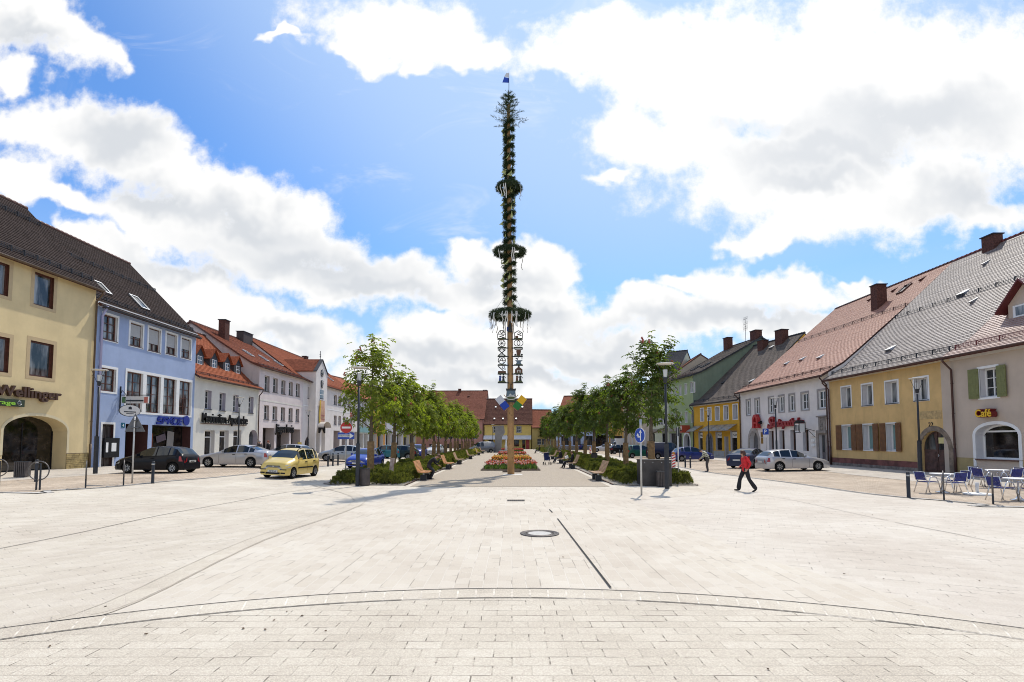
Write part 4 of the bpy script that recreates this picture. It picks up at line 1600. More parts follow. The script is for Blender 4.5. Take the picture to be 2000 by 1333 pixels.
q.obox((-0.035, -0.3, 0.02), (0.006, 0, 0), (0, 0.12, 0), (0, 0, 0.2), 2).obox((-0.035, -1.82, 0.02), (0.006, 0, 0), (0, 0.12, 0), (0, 0, 0.2), 3)
q.build('sign_panel', [M['offwhite'], M['anth'], mat('green_stripe', (0.1, 0.2, 0.08), 0.5), mat('pink_stripe', (0.5, 0.15, 0.12), 0.5)], sg)

# ---- white pharmacy with four dormers
ha = House('house', 'low white pharmacy with four dark dormers on a bright red roof', (XL, boundY[2]), (XL, boundY[3]), 7.7, 12.0, 13.3, group='houses round the square')
ha.ridge_at = 6.0
for r in ((400.5, 413, 763, 799.5), (428.5, 440.5, 768, 802.5), (455.5, 466, 772, 805), (485.6, 495, 775.5, 807.5)):
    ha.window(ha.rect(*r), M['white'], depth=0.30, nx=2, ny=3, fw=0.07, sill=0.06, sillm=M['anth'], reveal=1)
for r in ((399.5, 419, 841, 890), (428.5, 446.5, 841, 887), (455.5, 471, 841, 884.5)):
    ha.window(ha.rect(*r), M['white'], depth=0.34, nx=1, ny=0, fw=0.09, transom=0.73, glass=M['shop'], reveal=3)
dr = ha.rect(486, 502.5, 840, 891)
dr[2] = 0
ha.door(dr, mat('grey_door', (0.10, 0.11, 0.12), 0.4), depth=0.5, rise=0.7, leaves=2, glass=0.4)
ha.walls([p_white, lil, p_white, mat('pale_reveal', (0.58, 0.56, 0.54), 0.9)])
ha.roof(t_red, th=0.21, e0=0.02, e1=0.30, mv=M['copper'])
ha.gutter(pipes=[ha.L - 0.12], e1=0.2)
ha.guard(0.06, step=1.0, h=0.22, m=M['copper'])
q = MB()
for py, aa in ((818, None),):
    pass
ax0, az0 = ha.loc(391, 824)
sg = thing('shop_sign', 'black gothic pharmacy lettering on the white wall above the shop windows', 'shop sign', ha.mw @ Vector((ax0, 0, az0)), ha.ang)
wtot = ha.loc(480, 829)[0] - ax0


def gothic(body, W, Hh, m, parent, y=-0.16, fat=0.008):
    """broken-letter strokes: heavy upright text with diamond feet on each stem"""
    lb, w = text_mb(body, 1.0, 0.12, fat)
    k = W / w
    o = MB()
    o.add([(p[0] * k, p[1] + y, p[2] * Hh * 1.35) for p in lb.v], lb.f)
    for i, chx in enumerate(body):
        if chx not in ' -':
            xc = W * (i + 0.5) / len(body)
            o.obox((xc - 0.06, y, 0.0), (0.04, 0, 0.025), (0, 0.05, 0), (-0.025, 0, 0.04))
    return o.build('lettering', m, parent)


gothic('Maximilian-Apotheke', wtot, 0.85, M['black'], sg)
MB().box(0.0, wtot, -0.10, -0.04, -0.16, -0.10).build('mounting_rail', M['brownwood'], sg)
for i, (xa, xb) in enumerate(((382, 397), (410, 425.5), (436, 450.5), (458, 471))):
    yb = 1.55
    a_ = (ha.loc(xa, 705, yb)[0] + ha.loc(xb, 705, yb)[0]) / 2
    w_ = 1.35
    zb_ = 8.75 - ha.z0
    dm = MB()
    za, zt_ = zb_ + 1.15, zb_ + 1.95
    hw = w_ / 2
    # cheeks and front
    for sx in (-1, 1):
        dm.add([(a_ + sx * hw, yb, zb_ - 0.6), (a_ + sx * hw, yb + 3.2, za), (a_ + sx * hw, yb, za)], [(0, 1, 2) if sx < 0 else (0, 2, 1)], 0)
    dm.add([(a_ - hw, yb, zb_ - 0.6), (a_ + hw, yb, zb_ - 0.6), (a_ + hw, yb, za), (a_, yb, zt_), (a_ - hw, yb, za)], [(0, 1, 2, 3, 4)], 0)
    d_o = dm.build('dormer', mat('dark_slate_cheek', (0.050, 0.050, 0.055), 0.7, var=0.2, vs=6), ha.root)
    rf = MB()
    ov = 0.14
    for sx in (-1, 1):
        p = [(a_ + sx * (hw + ov), yb - 0.2, za - 0.12), (a_, yb - 0.2, zt_ + 0.05), (a_, yb + 4.2, zt_ + 0.05), (a_ + sx * (hw + ov), yb + 3.2, za - 0.12)]
        pt = [(x, y, z + 0.07) for x, y, z in p]
        rf.add(p + pt, [(4, 5, 6, 7) if sx < 0 else (7, 6, 5, 4), (0, 3, 2, 1) if sx < 0 else (0, 1, 2, 3), (0, 1, 5, 4), (0, 4, 7, 3)])
    me = rf.mesh('dormer_roof', [t_red])
    ul = me.uv_layers.new(name='UVMap')
    for poly in me.polygons:
        for li in poly.loop_indices:
            v = me.vertices[me.loops[li].vertex_index].co
            ul.data[li].uv = (v.y, abs(v.x - a_) * 1.3)
    link('dormer_roof', me, d_o)
    wb = MB()
    ww, wh = 0.72, 1.15
    wb.box(a_ - ww / 2, a_ + ww / 2, yb - 0.05, yb + 0.02, zb_ - 0.12, zb_ + wh - 0.12, 0)
    wo = wb.build('window', M['white'], d_o)
    gb = MB()
    for sx in (-1, 1):
        for k in range(3):
            gb.box(a_ + sx * 0.17 - 0.13, a_ + sx * 0.17 + 0.13, yb - 0.056, yb - 0.048, zb_ - 0.04 + k * 0.36, zb_ + 0.26 + k * 0.36)
    gb.build('pane', M['glass'], wo)

# ---- pinkish white three-storey house
hp = House('house', 'pinkish white three storey house with brown red roof and shaded shop arcade', (XL, boundY[3]), (XL, boundY[4]), 10.05, 15.0, 14.85, group='houses round the square')
for r in ((516.5, 526.5, 734.5, 765), (533, 542.5, 739, 767), (549.5, 557.5, 743, 770), (564, 572, 746.5, 772.5), (578, 585.5, 749.5, 775), (515.5, 525.5, 792, 820), (532, 541.5, 794, 821), (548.5, 557, 796, 822), (563.5, 571.5, 797.5, 823), (577.5, 584.5, 799, 824)):
    hp.window(hp.rect(*r), M['white'], depth=0.26, nx=2, ny=2, fw=0.07, sill=0.06, sillm=M['anth'])
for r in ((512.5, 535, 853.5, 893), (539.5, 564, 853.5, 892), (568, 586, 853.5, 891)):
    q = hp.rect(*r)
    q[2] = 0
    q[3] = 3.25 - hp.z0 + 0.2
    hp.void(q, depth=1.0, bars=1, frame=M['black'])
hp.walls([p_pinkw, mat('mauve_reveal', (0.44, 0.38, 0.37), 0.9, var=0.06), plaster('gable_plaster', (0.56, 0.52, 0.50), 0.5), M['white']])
hp.roof(t_redbrown, th=0.22, e0=0.22, e1=0.05, mv=M['brownwood'])
hp.gutter(pipes=[], m=M['copper'])
MB().box(0, hp.L, -0.02, 0.004, hp.loc(550, 789)[1], hp.loc(550, 789)[1] + 0.14).build('string_course', p_white, hp.root)
hp.guard(0.07, step=1.1, h=0.22, m=M['copper'])
for px in (478, 508, 536):
    hp.skylight(hp.loc(px + 60, 720)[0] * 0.9, 0.42, 0.7, 1.3, fm=M['steel'])
hp.chimney(3.1, 5.6, 15.6, 0.95, 0.75)
hp.chimney(11.0, 7.2, 15.75, 2.4, 0.9, m=mat('dark_chimney_sheet', (0.045, 0.03, 0.028), .7, var=.2))
q0, qz = hp.loc(535, 844)
sg = thing('shop_sign', 'black gothic letters above the shaded arcade of the pinkish house', 'shop sign', hp.mw @ Vector((q0, 0, qz)), hp.ang)
gothic('Jägerhuis', hp.loc(571, 846)[0] - q0, 1.0, M['black'], sg, fat=0.012)

# ---- town hall with stepped-out clock gable
ht = House('town_hall', 'white town hall with clock gable tower and red roof above arched porch', (XL, boundY[4]), (XL, boundY[5]), 10.0, 15.6, 15.75, cat='town hall', group='houses round the square')
for r in ((601, 607.5, 757, 779), (602, 608, 803, 826), (652, 658, 772, 791), (661, 666, 774, 792.5), (670, 675, 776, 794), (680, 684.5, 778, 796), (652, 657.5, 812, 830), (661, 666, 813, 830), (670, 675, 814, 831), (684, 688.5, 814, 831)):
    ht.window(ht.rect(*r), M['white'], depth=0.24, nx=2, ny=2, fw=0.07, sill=0.05, sillm=M['anth'])
ar = ht.rect(595, 610.5, 852, 888)
ar[2] = 0
ht.void(ar, depth=0.9, rise=1.1, bars=0)
for r in ((651, 663), (667, 678), (681, 690), (692, 698)):
    q = ht.rect(r[0], r[1], 853, 886)
    q[2] = 0
    q[3] = 3.2
    ht.void(q, depth=1.0, bars=0)
ht.walls([p_rh, mat('mauve_reveal', (0, 0, 0)), p_rh, M['white']])
ht.roof(t_red, th=0.22, e0=0.0, e1=0.05, mv=M['brownwood'])
ht.gutter(m=M['copper'])
zc_ = ht.loc(640, 800)[1]
MB().box(0, ht.L, -0.02, 0.004, zc_ - 0.05, zc_ + 0.1).build('string_course', M['white'], ht.root)
ht.chimney(20.5, 7.8, 16.1, 1.0, 0.7)
ht.chimney(16.2, 5.2, 14.4, 1.5, 0.9)
ht.skylight(19.0, 0.42, 0.8, 1.4, fm=M['steel'])
ht.skylight(15.5, 0.45, 0.8, 1.4, fm=M['steel'])
# tower block 0.9 m proud
ta0, ta1 = ht.loc(617, 760, -0.9)[0], ht.loc(639, 760, -0.9)[0]
tz = ht.loc(626, 703, -0.9)[1]
tsh = ht.loc(626, 728, -0.9)[1]
tm = (ta0 + ta1) / 2
tw = MB()
ya = -0.9
poly = [(ta0, 3.6), (ta1, 3.6), (ta1, tsh), (tm, tz), (ta0, tsh)]
vs = [(x, ya, z) for x, z in poly] + [(x, 3.0, z) for x, z in poly]
tw.add(vs, [(0, 1, 2, 3, 4), (1, 6, 7, 2), (5, 0, 4, 9), (6, 5, 9, 8, 7)])
for a_, b_ in ((ta0, ta0 + 0.5), ((ta0 + ta1) / 2 - 0.3, (ta0 + ta1) / 2 + 0.3), (ta1 - 0.5, ta1)):
    tw.box(a_, b_, ya, 0.0, 0.0, 2.4)
nA = 12
for a_, b_ in ((ta0 + 0.5, tm - 0.3), (tm + 0.3, ta1 - 0.5)):
    c_, w_ = (a_ + b_) / 2, (b_ - a_) / 2
    pts = [(c_ + w_ * math.cos(math.pi * (1 - i / nA)), 2.4 + 0.95 * math.sin(math.pi * i / nA)) for i in range(nA + 1)]
    for (p, q) in zip(pts, pts[1:]):
        tw.quad((p[0], ya, p[1]), (q[0], ya, q[1]), (q[0], ya, 3.6), (p[0], ya, 3.6))
        tw.quad((p[0], ya, p[1]), (p[0], 0, p[1]), (q[0], 0, q[1]), (q[0], ya, q[1]))
for a_, b_ in ((ta0, ta0 + 0.5), (tm - 0.3, tm + 0.3), (ta1 - 0.5, ta1)):
    tw.quad((a_, ya, 2.4), (b_, ya, 2.4), (b_, ya, 3.6), (a_, ya, 3.6))
tw.quad((ta0, ya, 2.4), (ta0, ya, 3.6), (ta0, 0, 3.6), (ta0, 0, 2.4))
two = tw.build('tower', p_rh, ht.root)
tr = MB()
for sx, xe in ((-1, ta0 - 0.15), (1, ta1 + 0.15)):
    sl = (tz - tsh) / (tm - ta0)
    ze = tz - sl * abs(xe - tm)
    for y0_, y1_, mi in ((ya - .12, ya + .35, 0), (ya + .352, 6.0, 1)):
        p = [(xe, y0_, ze + 0.05), (tm, y0_, tz + 0.05), (tm, y1_, tz + 0.05), (xe, y1_, ze + 0.05)]
        pt = [(x, y, z + 0.12) for x, y, z in p]
        tr.add(p + pt, [(4, 5, 6, 7), (0, 1, 2, 3), (0, 1, 5, 4), (0, 3, 7, 4)], mi)
tr.box(tm - 0.03, tm + 0.03, ya + 0.25, ya + 0.31, tz, tz + 1.3).box(tm - 0.22, tm + 0.22, ya + 0.25, ya + 0.31, tz + 0.75, tz + 0.83)
tr.lathe([(0, -0.14), (0.12, 0), (0, 0.14)], 12, 0, (tm, ya + 0.28, tz + 0.5))
tr.build('tower_roof', [mat('slate_grey', (0.06, 0.06, 0.07), 0.8, spec=.2, var=0.15), mat('tower_tiles', (0.20, 0.065, 0.036), .9, spec=.1, var=.25, vs=3)], two)
cz = ht.loc(629, 729, ya)[1]
ck = MB()
ck.lathe([(0.0, -0.05), (0.50, -0.05), (0.55, 0.0), (0.55, 0.02)][::-1], 32, 0, (tm, ya - 0.02, cz), 'Y')
cko = ck.build('clock', mat('clock_face', (0.03, 0.035, 0.04), 0.4), two)
ch = MB()
for k in range(12):
    t = math.pi * k / 6
    ch.obox((tm + 0.42 * math.sin(t), ya - 0.085, cz + 0.42 * math.cos(t)), (0.025 * math.cos(t), 0, -0.025 * math.sin(t)), (0, 0.006, 0), (0.05 * math.sin(t), 0, 0.05 * math.cos(t)))
ch.beam((tm, ya - 0.09, cz), (tm - 0.3, ya - 0.09, cz + 0.22), 0.05, 0.02)
ch.beam((tm, ya - 0.09, cz), (tm + 0.06, ya - 0.09, cz + 0.38), 0.04, 0.02)
ch.build('clock_hands', M['white'], cko)
z1 = ht.loc(629, 751, ya)[1]
cm = MB()
shp = [(-0.4, 0.5), (0.4, 0.5), (0.42, 0.05), (0.3, -0.32), (0, -0.58), (-0.3, -0.32), (-0.42, 0.05)]
cm.prism([(tm + x, z1 + z) for x, z in shp], ya - 0.1, ya + 0.01, m=0)
cm.prism([(tm + x * .8 + 0.04, z1 + z * .8) for x, z in shp], ya - 0.12, ya - 0.09, m=1)
cm.box(tm - 0.05, tm + 0.05, ya - 0.15, ya - 0.1, z1 - 0.3, z1 + 0.3, 0).lathe([(0, .1), (0.14, 0.02), (0.14, 0)], 12, 0, (tm + 0.18, ya - 0.125, z1 + 0.1), 'Y')
cm.build('coat_of_arms', [M['anth'], mat('arms_grey', (0.45, 0.43, 0.4), 0.6)], two)
wr = [tm - 0.75, tm + 0.75, ht.loc(629, 782, ya)[1], ht.loc(629, 762, ya)[1]]
wb = MB()
wb.box(wr[0], wr[1], ya - 0.03, ya + 0.005, wr[2], wr[3])
wo = wb.build('window', M['white'], two)
gb = MB()
for i in range(3):
    for k in range(2):
        xa = wr[0] + 0.08 + i * 0.47
        gb.box(xa, xa + 0.4, ya - 0.036, ya - 0.028, wr[2] + 0.1 + k * 0.68, wr[2] + 0.7 + k * 0.68)
gb.build('pane', M['glass'], wo)
bz0, bz1 = ht.loc(628, 830, ya)[1], ht.loc(628, 783, ya)[1]
bn = thing('banner', 'long yellow and salmon banner hanging on the clock gable', 'banner', ht.mw @ Vector((tm, ya - 0.1, bz1)), ht.ang)
q = MB()
n_ = 14
xs_ = [-1.05, -0.62, -0.25, 0.25, 0.95]
for i in range(n_):
    za, zb = -(bz1 - bz0) * i / n_, -(bz1 - bz0) * (i + 1) / n_
    for j in range(4):
        f = lambda x, z: (x, -0.05 + 0.03 * math.sin(z * 1.6 + x * 2), z)
        q.quad(f(xs_[j], zb), f(xs_[j + 1], zb), f(xs_[j + 1], za), f(xs_[j], za), 0 if j == 0 else 1)
q.build('cloth', [mat('banner_yellow', (0.60, 0.40, 0.04), 0.8, var=0.15, vs=6), mat('banner_salmon', (0.52, 0.26, 0.19), 0.8, var=0.2, vs=1.2, col2=(0.60, 0.40, 0.25))], bn)
q = MB()
for (za, zb, xa, xb) in ((-2.0, -2.12, -0.45, 0.8), (-2.5, -2.6, -0.45, 0.8)):
    q.box(xa, xb, -0.1, -0.095, zb, za)
q.tube([(0.2 + 0.35 * math.cos(t), -0.1, -3.6 + 0.5 * math.sin(t)) for t in [i * 0.4 for i in range(9)]], 0.05, 6)
q.build('print', mat('banner_print', (0.3, 0.10, 0.10), 0.8), bn)
q = MB()
ez = ht.loc(628, 838, ya)[1]
for i in range(9):
    t = math.pi * (i + 0.5) / 9
    q.obox((tm + 1.0 * math.cos(t), ya - 0.15, ez - 0.35 + 0.55 * math.sin(t)), (0.16, 0, 0), (0, 0.08, 0), (0, 0, 0.3 + 0.08 * math.sin(3 * t)))
q.build('eagle_emblem', M['black'], two)
pv = MB()
q0_ = [(ta0 - 0.1, ya - 0.6), (ta1 + 0.1, ya - 0.6)]
for i in range(10):
    t0, t1 = math.pi * i / 10, math.pi * (i + 1) / 10
    f = lambda t, y: (tm - 1.5 * math.cos(t), y, 3.45 + 0.8 * math.sin(t))
    pv.quad(f(t0, ya - 0.9), f(t1, ya - 0.9), f(t1, ya), f(t0, ya))
pv.build('porch_hood', mat('pale_hood', (0.5, 0.46, 0.42), 0.7), ht.root)

# ---- narrow houses beyond, half hidden by the trees
A0, A1 = Vector((XL, boundY[5])), Vector((-21.6, 126.0))


def along(px):
    d = ray(px, 860)
    # where the sight line meets the line A0-A1
    e = A1 - A0
    t = (A0.x * e.y - A0.y * e.x) / (d.x * e.y - d.y * e.x)
    return Vector((d.x * t, d.y * t))


def plain(h, cols, rows, wm, depth=0.2, ww=0.95, wh=1.5, z0=4.0, dz=3.0, m0=1.2, **kw):
    for k in range(rows):
        for i in range(cols):
            a = m0 + (h.L - 2 * m0) * (i + 0.5) / cols
            h.window([a - ww / 2, a + ww / 2, z0 + k * dz, z0 + k * dz + wh], wm, depth=depth, **kw)


specs = [((700, 722), 'narrow pale house with a teal shop fascia behind the first left tree', (0.58, 0.58, 0.56), 9.6, 13.6, (0.22, 0.40, 0.40)),
         ((722, 752), 'narrow orange gabled house behind the left row of trees', (0.66, 0.33, 0.10), 9.0, 13.0, None),
         ((752, 787), 'pale grey house with large blank panel behind the left row of trees', (0.50, 0.52, 0.56), 9.4, 13.4, (0.55, 0.57, 0.62)),
         ((787, 813), 'dull yellow olive house in the far left corner of the square', (0.42, 0.36, 0.17), 8.8, 13.0, None)]
for (pr, lab, colr, H_, Hr_, fas) in specs:
    pa, pb = along(pr[0]), along(pr[1])
    h = House('house', lab, pa, pb, H_, 11, Hr_, group='houses round the square', zbase=GL)
    n = max(2, int(h.L / 2.6))
    plain(h, n, 2, M['white'], nx=2, ny=2)
    k = max(2, int(h.L / 2.8))
    for i in range(k):
        a = 0.4 + (h.L - 0.8) * i / k
        h.void([a, a + (h.L - 0.8) / k - 0.45, 0, 2.9], depth=0.8, bars=0)
    pm = plaster('plaster_' + lab.split()[1], colr, 0.2)
    h.walls([pm, M['offwhite'], pm])
    h.roof(t_red if colr[0] < 0.6 else t_redbrown, th=0.25, steps=False)
    h.gutter()
    if fas:
        MB().box(0.1, h.L - 0.1, -0.25, 0.004, 3.1, 4.0 if fas[0] < 0.5 else 5.4).build('fascia', mat('fascia_' + lab.split()[1], fas, 0.5), h.root)
    else:
        MB().box(0.1, h.L - 0.1, -0.3, 0.004, 3.0, 3.25).build('canopy', M['anth'], h.root)

# ---- end of the square
EY = 127.0
hk = House('house', 'pink house with a huge red brown roof closing the far end of the square', (-23.5, EY + 0.6), (-6.75, EY), 7.2, 20, 14.7, group='houses round the square', zbase=0.0)
for px in (838, 858, 880, 905, 928):
    r = hk.rect(px - 4, px + 4, 846, 858)
    hk.window(r, M['white'], depth=0.2, nx=2, ny=2)
for (x0, x1) in ((822, 832), (838, 848), (872, 879), (896, 902), (906, 916), (926, 936)):
    r = hk.rect(x0, x1, 868, 882)
    r[2] = 0.0 if x1 - x0 < 8 else 0.7
    hk.void(r, depth=0.3)
hk.walls([plaster('old_pink_plaster', (0.46, 0.25, 0.21), 0.3), M['offwhite'], plaster('old_pink_plaster', (0, 0, 0))])
hk.ov = 0.5
hk.roof(tilemat('old_red_tiles', (0.20, 0.075, 0.05), (0.27, 0.115, 0.078), rough=0.9, spec=0.1, th=0.25, dirt=0.5), th=0.3, e0=0.2, e1=0.25, mv=M['copper'])
hk.gutter(pipes=[hk.L - 0.1])
hk.vent(12.3, 0.80, M['brick'])
hk.chimney(9.8, 9.6, 15.1, 0.7, 0.6)
hk.chimney(16.2, 10.6, 14.9, 0.9, 0.7, m=M['anth'])
hf = House('house', 'small yellow house with steep brown roof behind the maypole', (-6.65, EY), (4.5, EY - 0.3), 6.0, 14, 12.4, group='houses round the square', zbase=0.0)
for (x0, x1, y0, y1) in ((964, 971, 833.5, 845), (1009.5, 1017.5, 833.5, 845)):
    hf.window(hf.rect(x0, x1, y0, y1), M['white'], depth=0.15, nx=2, ny=2, surround=0.14, surm=M['stone'])
for (x0, x1) in ((954, 962), (967, 975), (1004, 1013.5), (1020, 1026)):
    r = hf.rect(x0, x1, 860, 876)
    r[2] = 0.6 if x1 - x0 >= 8 and x0 > 960 else 0.0
    hf.void(r, depth=0.3)
r = hf.rect(1027, 1034, 859, 876)
r[2] = 0
hf.door(r, mat('red_door', (0.42, 0.05, 0.04), 0.5), depth=0.1, leaves=1)
py_ = plaster('warm_yellow_plaster', (0.62, 0.47, 0.15), 0.2)
hf.walls([py_, M['offwhite'], py_])
hf.roof(tilemat('brown_tiles', (0.105, 0.045, 0.034), (0.155, 0.075, 0.054), rough=0.9, spec=0.1, th=0.25, dirt=0.5), th=0.3, e0=0.15, e1=0.35, mv=M['copper'])
hf.gutter(pipes=[0.1])
for px, t in ((965, 0.22), (982, 0.22), (1008, 0.22), (966, 0.66), (1020, 0.66)):
    a = hf.loc(px, 820)[0]
    hf.vent(a, t, M['steel'], w=0.22)
aw = MB()
z0 = hf.loc(985, 857)[1]
aw.add([(0.0, -1.3, z0 - 0.0), (hf.L, -1.3, z0), (hf.L, 0.0, z0 + 0.75), (0.0, 0.0, z0 + 0.75), (0.0, -1.3, z0 - 0.22), (hf.L, -1.3, z0 - 0.22)], [(0, 1, 2, 3), (4, 5, 1, 0)])
aw.build('awning', mat('white_awning', (0.62, 0.64, 0.68), 0.7, var=0.06), hf.root)
hc = House('house', 'low cream house glimpsed between the far end of the right tree row', (4.7, EY), (10.5, EY + 1), 5.2, 10, 9.6, group='houses round the square', zbase=0.0)
plain(hc, 3, 1, M['white'], z0=1.0, wh=1.4, nx=2, ny=2)
pc_ = plaster('cream_plaster', (0.55, 0.42, 0.16), 0.2)
hc.walls([pc_, M['offwhite'], pc_])
hc.roof(t_redbrown, th=0.25, steps=False)
hc.gutter()

# ------------------------------------------------------------------ right-hand row
t_pale = tilemat('pale_glazed_tiles', (0.21, 0.175, 0.16), (0.33, 0.28, 0.26), tw=0.19, th=0.19, rough=0.42, dirt=0.25, spec=0.6, patch=(0.5, 0.45, 0.4))
t_palered = tilemat('pale_red_tiles', (0.36, 0.23, 0.19), (0.46, 0.33, 0.29), tw=0.19, th=0.19, rough=0.42, dirt=0.2, spec=0.6)
t_salmon = tilemat('salmon_tiles', (0.42, 0.205, 0.145), (0.50, 0.275, 0.20), th=0.19, rough=0.55, dirt=0.2, patch=(0.7, 0.6, 0.55))
t_grey = tilemat('grey_brown_tiles', (0.13, 0.108, 0.095), (0.175, 0.145, 0.125), th=0.2, rough=0.85, spec=0.15, dirt=0.3)
t_slate = tilemat('dark_slate_tiles', (0.045, 0.047, 0.058), (0.07, 0.072, 0.08), th=0.2, rough=0.9, spec=0.1, dirt=0.2)
p_cafe = plaster('greige_plaster', (0.52, 0.43, 0.345), 0.15)
p_ry = plaster('aged_yellow_plaster', (0.64, 0.43, 0.185), 0.45, var=0.10)
p_rw = plaster('bright_white_plaster', (0.74, 0.69, 0.645), 0.10)
p_och = plaster('ochre_plaster', (0.64, 0.36, 0.045), 0.12)
p_grn = plaster('sage_green_plaster', (0.31, 0.38, 0.205), 0.15)
rv_w = mat('white_reveal', (0.66, 0.64, 0.64), 0.9, var=0.04)
b_cy = atX(1862, 810, XR).y
b_yw = atX(1622, 820, XR).y
b_wo = atX(1447, 825, XR).y

# ---- café house
hc2 = House('house', 'greige café house with green shutters and white arched shop window', (XR, b_cy), (XR, 20.5), 7.05, 21, 16.7, group='houses round the square')
rr = hc2.rect(1914, 1948, 719, 776)
hc2.window(rr, M['white'], depth=0.30, nx=2, ny=3, fw=0.08, surround=0.13, surm=M['white'], shutters=(mat('olive_green_shutter', (0.165, 0.175, 0.06), 0.6, var=0.12, vs=5), R(6)), glass=M['glass'])
r2 = [rr[0] + 4.2, rr[1] + 4.2, rr[2], rr[3]]
hc2.window(r2, M['white'], depth=0.30, nx=2, ny=3, fw=0.08, surround=0.13, surm=M['white'], shutters=(MATS['olive_green_shutter'], R(6)))
ar = hc2.rect(1906, 1990, 829, 906)
arc_r = [ar[0], ar[1], 0.95, ar[3]]
hc2.window(arc_r, M['white'], depth=0.42, nx=1, ny=0, fw=0.09, rise=0.55, transom=0.80, glass=M['shop'], surround=0.17, surm=M['white'], name='shop_window')
q = MB()
q.box(arc_r[0] - 0.17, arc_r[0], -0.03, 0.004, 0.0, 0.93).box(arc_r[1], arc_r[1] + 0.17, -0.03, 0.004, 0.0, 0.93)
q.build('shop_window_post', M['white'], hc2.root)
MB().box(arc_r[0] + 0.02, arc_r[1] - 0.02, -0.10, 0.4, 0.88, 0.94).build('window_shelf', M['brownwood'], hc2.root)
hc2.walls([p_cafe, rv_w, p_cafe, M['white']])
hc2.plinth(mat('ochre_plinth', (0.36, 0.28, 0.13), 0.9, var=0.12, vs=1.5), 0.98, 0.02, gaps=[(arc_r[0] - 0.17, arc_r[1] + 0.17)])
hc2.cornice(mat('pale_cornice', (0.58, 0.54, 0.49), 0.9, var=0.04), h=0.42, proud=0.16)
hc2.ov = 0.5
hc2.roof(t_palered, th=0.19, e0=0.05, e1=0.1, mv=mat('dark_red_verge', (0.12, 0.018, 0.018), 0.6))
hc2.gutter(pipes=[0.12])
hc2.guard(0.05, step=1.25, m=mat('red_iron', (0.16, 0.03, 0.03), 0.5))
hc2.vent(2.2, 0.45)
# gabled dormer on its slope
da, dyb = hc2.loc(1996, 600, 2.1)[0] + 0.25, 2.1
dzb = hc2.loc(1996, 640, 2.1)[1]
dm = MB()
hw, zs_, zt_ = 1.05, dzb + 1.35, dzb + 2.45
dm.add([(da - hw, dyb, dzb - 0.5), (da + hw, dyb, dzb - 0.5), (da + hw, dyb, zs_), (da, dyb, zt_), (da - hw, dyb, zs_)], [(0, 1, 2, 3, 4)], 0)
for sx in (-1, 1):
    dm.add([(da + sx * hw, dyb, dzb - 0.5), (da + sx * hw, dyb + 4, zs_), (da + sx * hw, dyb, zs_)], [(0, 1, 2) if sx < 0 else (0, 2, 1)], 1)
do = dm.build('dormer', [p_cafe, mat('dark_teal_board', (0.03, 0.045, 0.045), 0.6)], hc2.root)
rf = MB()
for sx in (-1, 1):
    p = [(da + sx * (hw + 0.4), dyb - 0.4, zs_ - 0.42), (da, dyb - 0.4, zt_ + 0.03), (da, dyb + 4.5, zt_ + 0.03), (da + sx * (hw + 0.4), dyb + 3.4, zs_ - 0.42)]
    pt = [(x, y, z + 0.12) for x, y, z in p]
    rf.add(p + pt, [(4, 5, 6, 7) if sx < 0 else (7, 6, 5, 4)], 0)
    rf.add(p + pt, [(0, 3, 2, 1) if sx < 0 else (0, 1, 2, 3), (0, 1, 5, 4), (0, 4, 7, 3)], 1)
me = rf.mesh('dormer_roof', [t_palered, MATS['dark_red_verge']])
ul = me.uv_layers.new(name='UVMap')
for poly in me.polygons:
    for li in poly.loop_indices:
        v = me.vertices[me.loops[li].vertex_index].co
        ul.data[li].uv = (v.y, abs(v.x - da) * 1.4)
link('dormer_roof', me, do)
wb = MB()
wb.box(da - 0.72, da + 0.72, dyb - 0.06, dyb + 0.02, dzb - 0.02, dzb + 1.25)
wo = wb.build('window', M['white'], do)
gb = MB()
for sx in (-1, 1):
    for k in range(2):
        gb.box(da + sx * 0.32 - 0.24, da + sx * 0.32 + 0.24, dyb - 0.068, dyb - 0.055, dzb + 0.10 + k * 0.58, dzb + 0.58 + k * 0.58)
gb.build('pane', M['glassc'], wo)
cx0, cz0 = hc2.loc(1918.5, 815)
cs = thing('shop_sign', 'yellow Café letters edged in dark red on the greige wall', 'shop sign', hc2.mw @ Vector((cx0, 0, cz0)), hc2.ang)
lb, w = text_mb('Café', 1.0, 0.30, 0.06)
k = (hc2.loc(1952, 815)[0] - cx0) / w
o = MB()
o.add([(p[0] * k, p[1] - 0.24, p[2] * k * 1.05) for p in lb.v], lb.f)
o.build('letter_box', mat('maroon_letters', (0.16, 0.012, 0.012), 0.5), cs)
lb, w2 = text_mb('Café', 1.0, 0.02, 0.018)
o = MB()
o.add([(p[0] * k + 0.03, p[1] - 0.405, p[2] * k * 1.05) for p in lb.v], lb.f)
o.build('letter_face', mat('yellow_letters', (0.75, 0.47, 0.02), 0.4), cs)

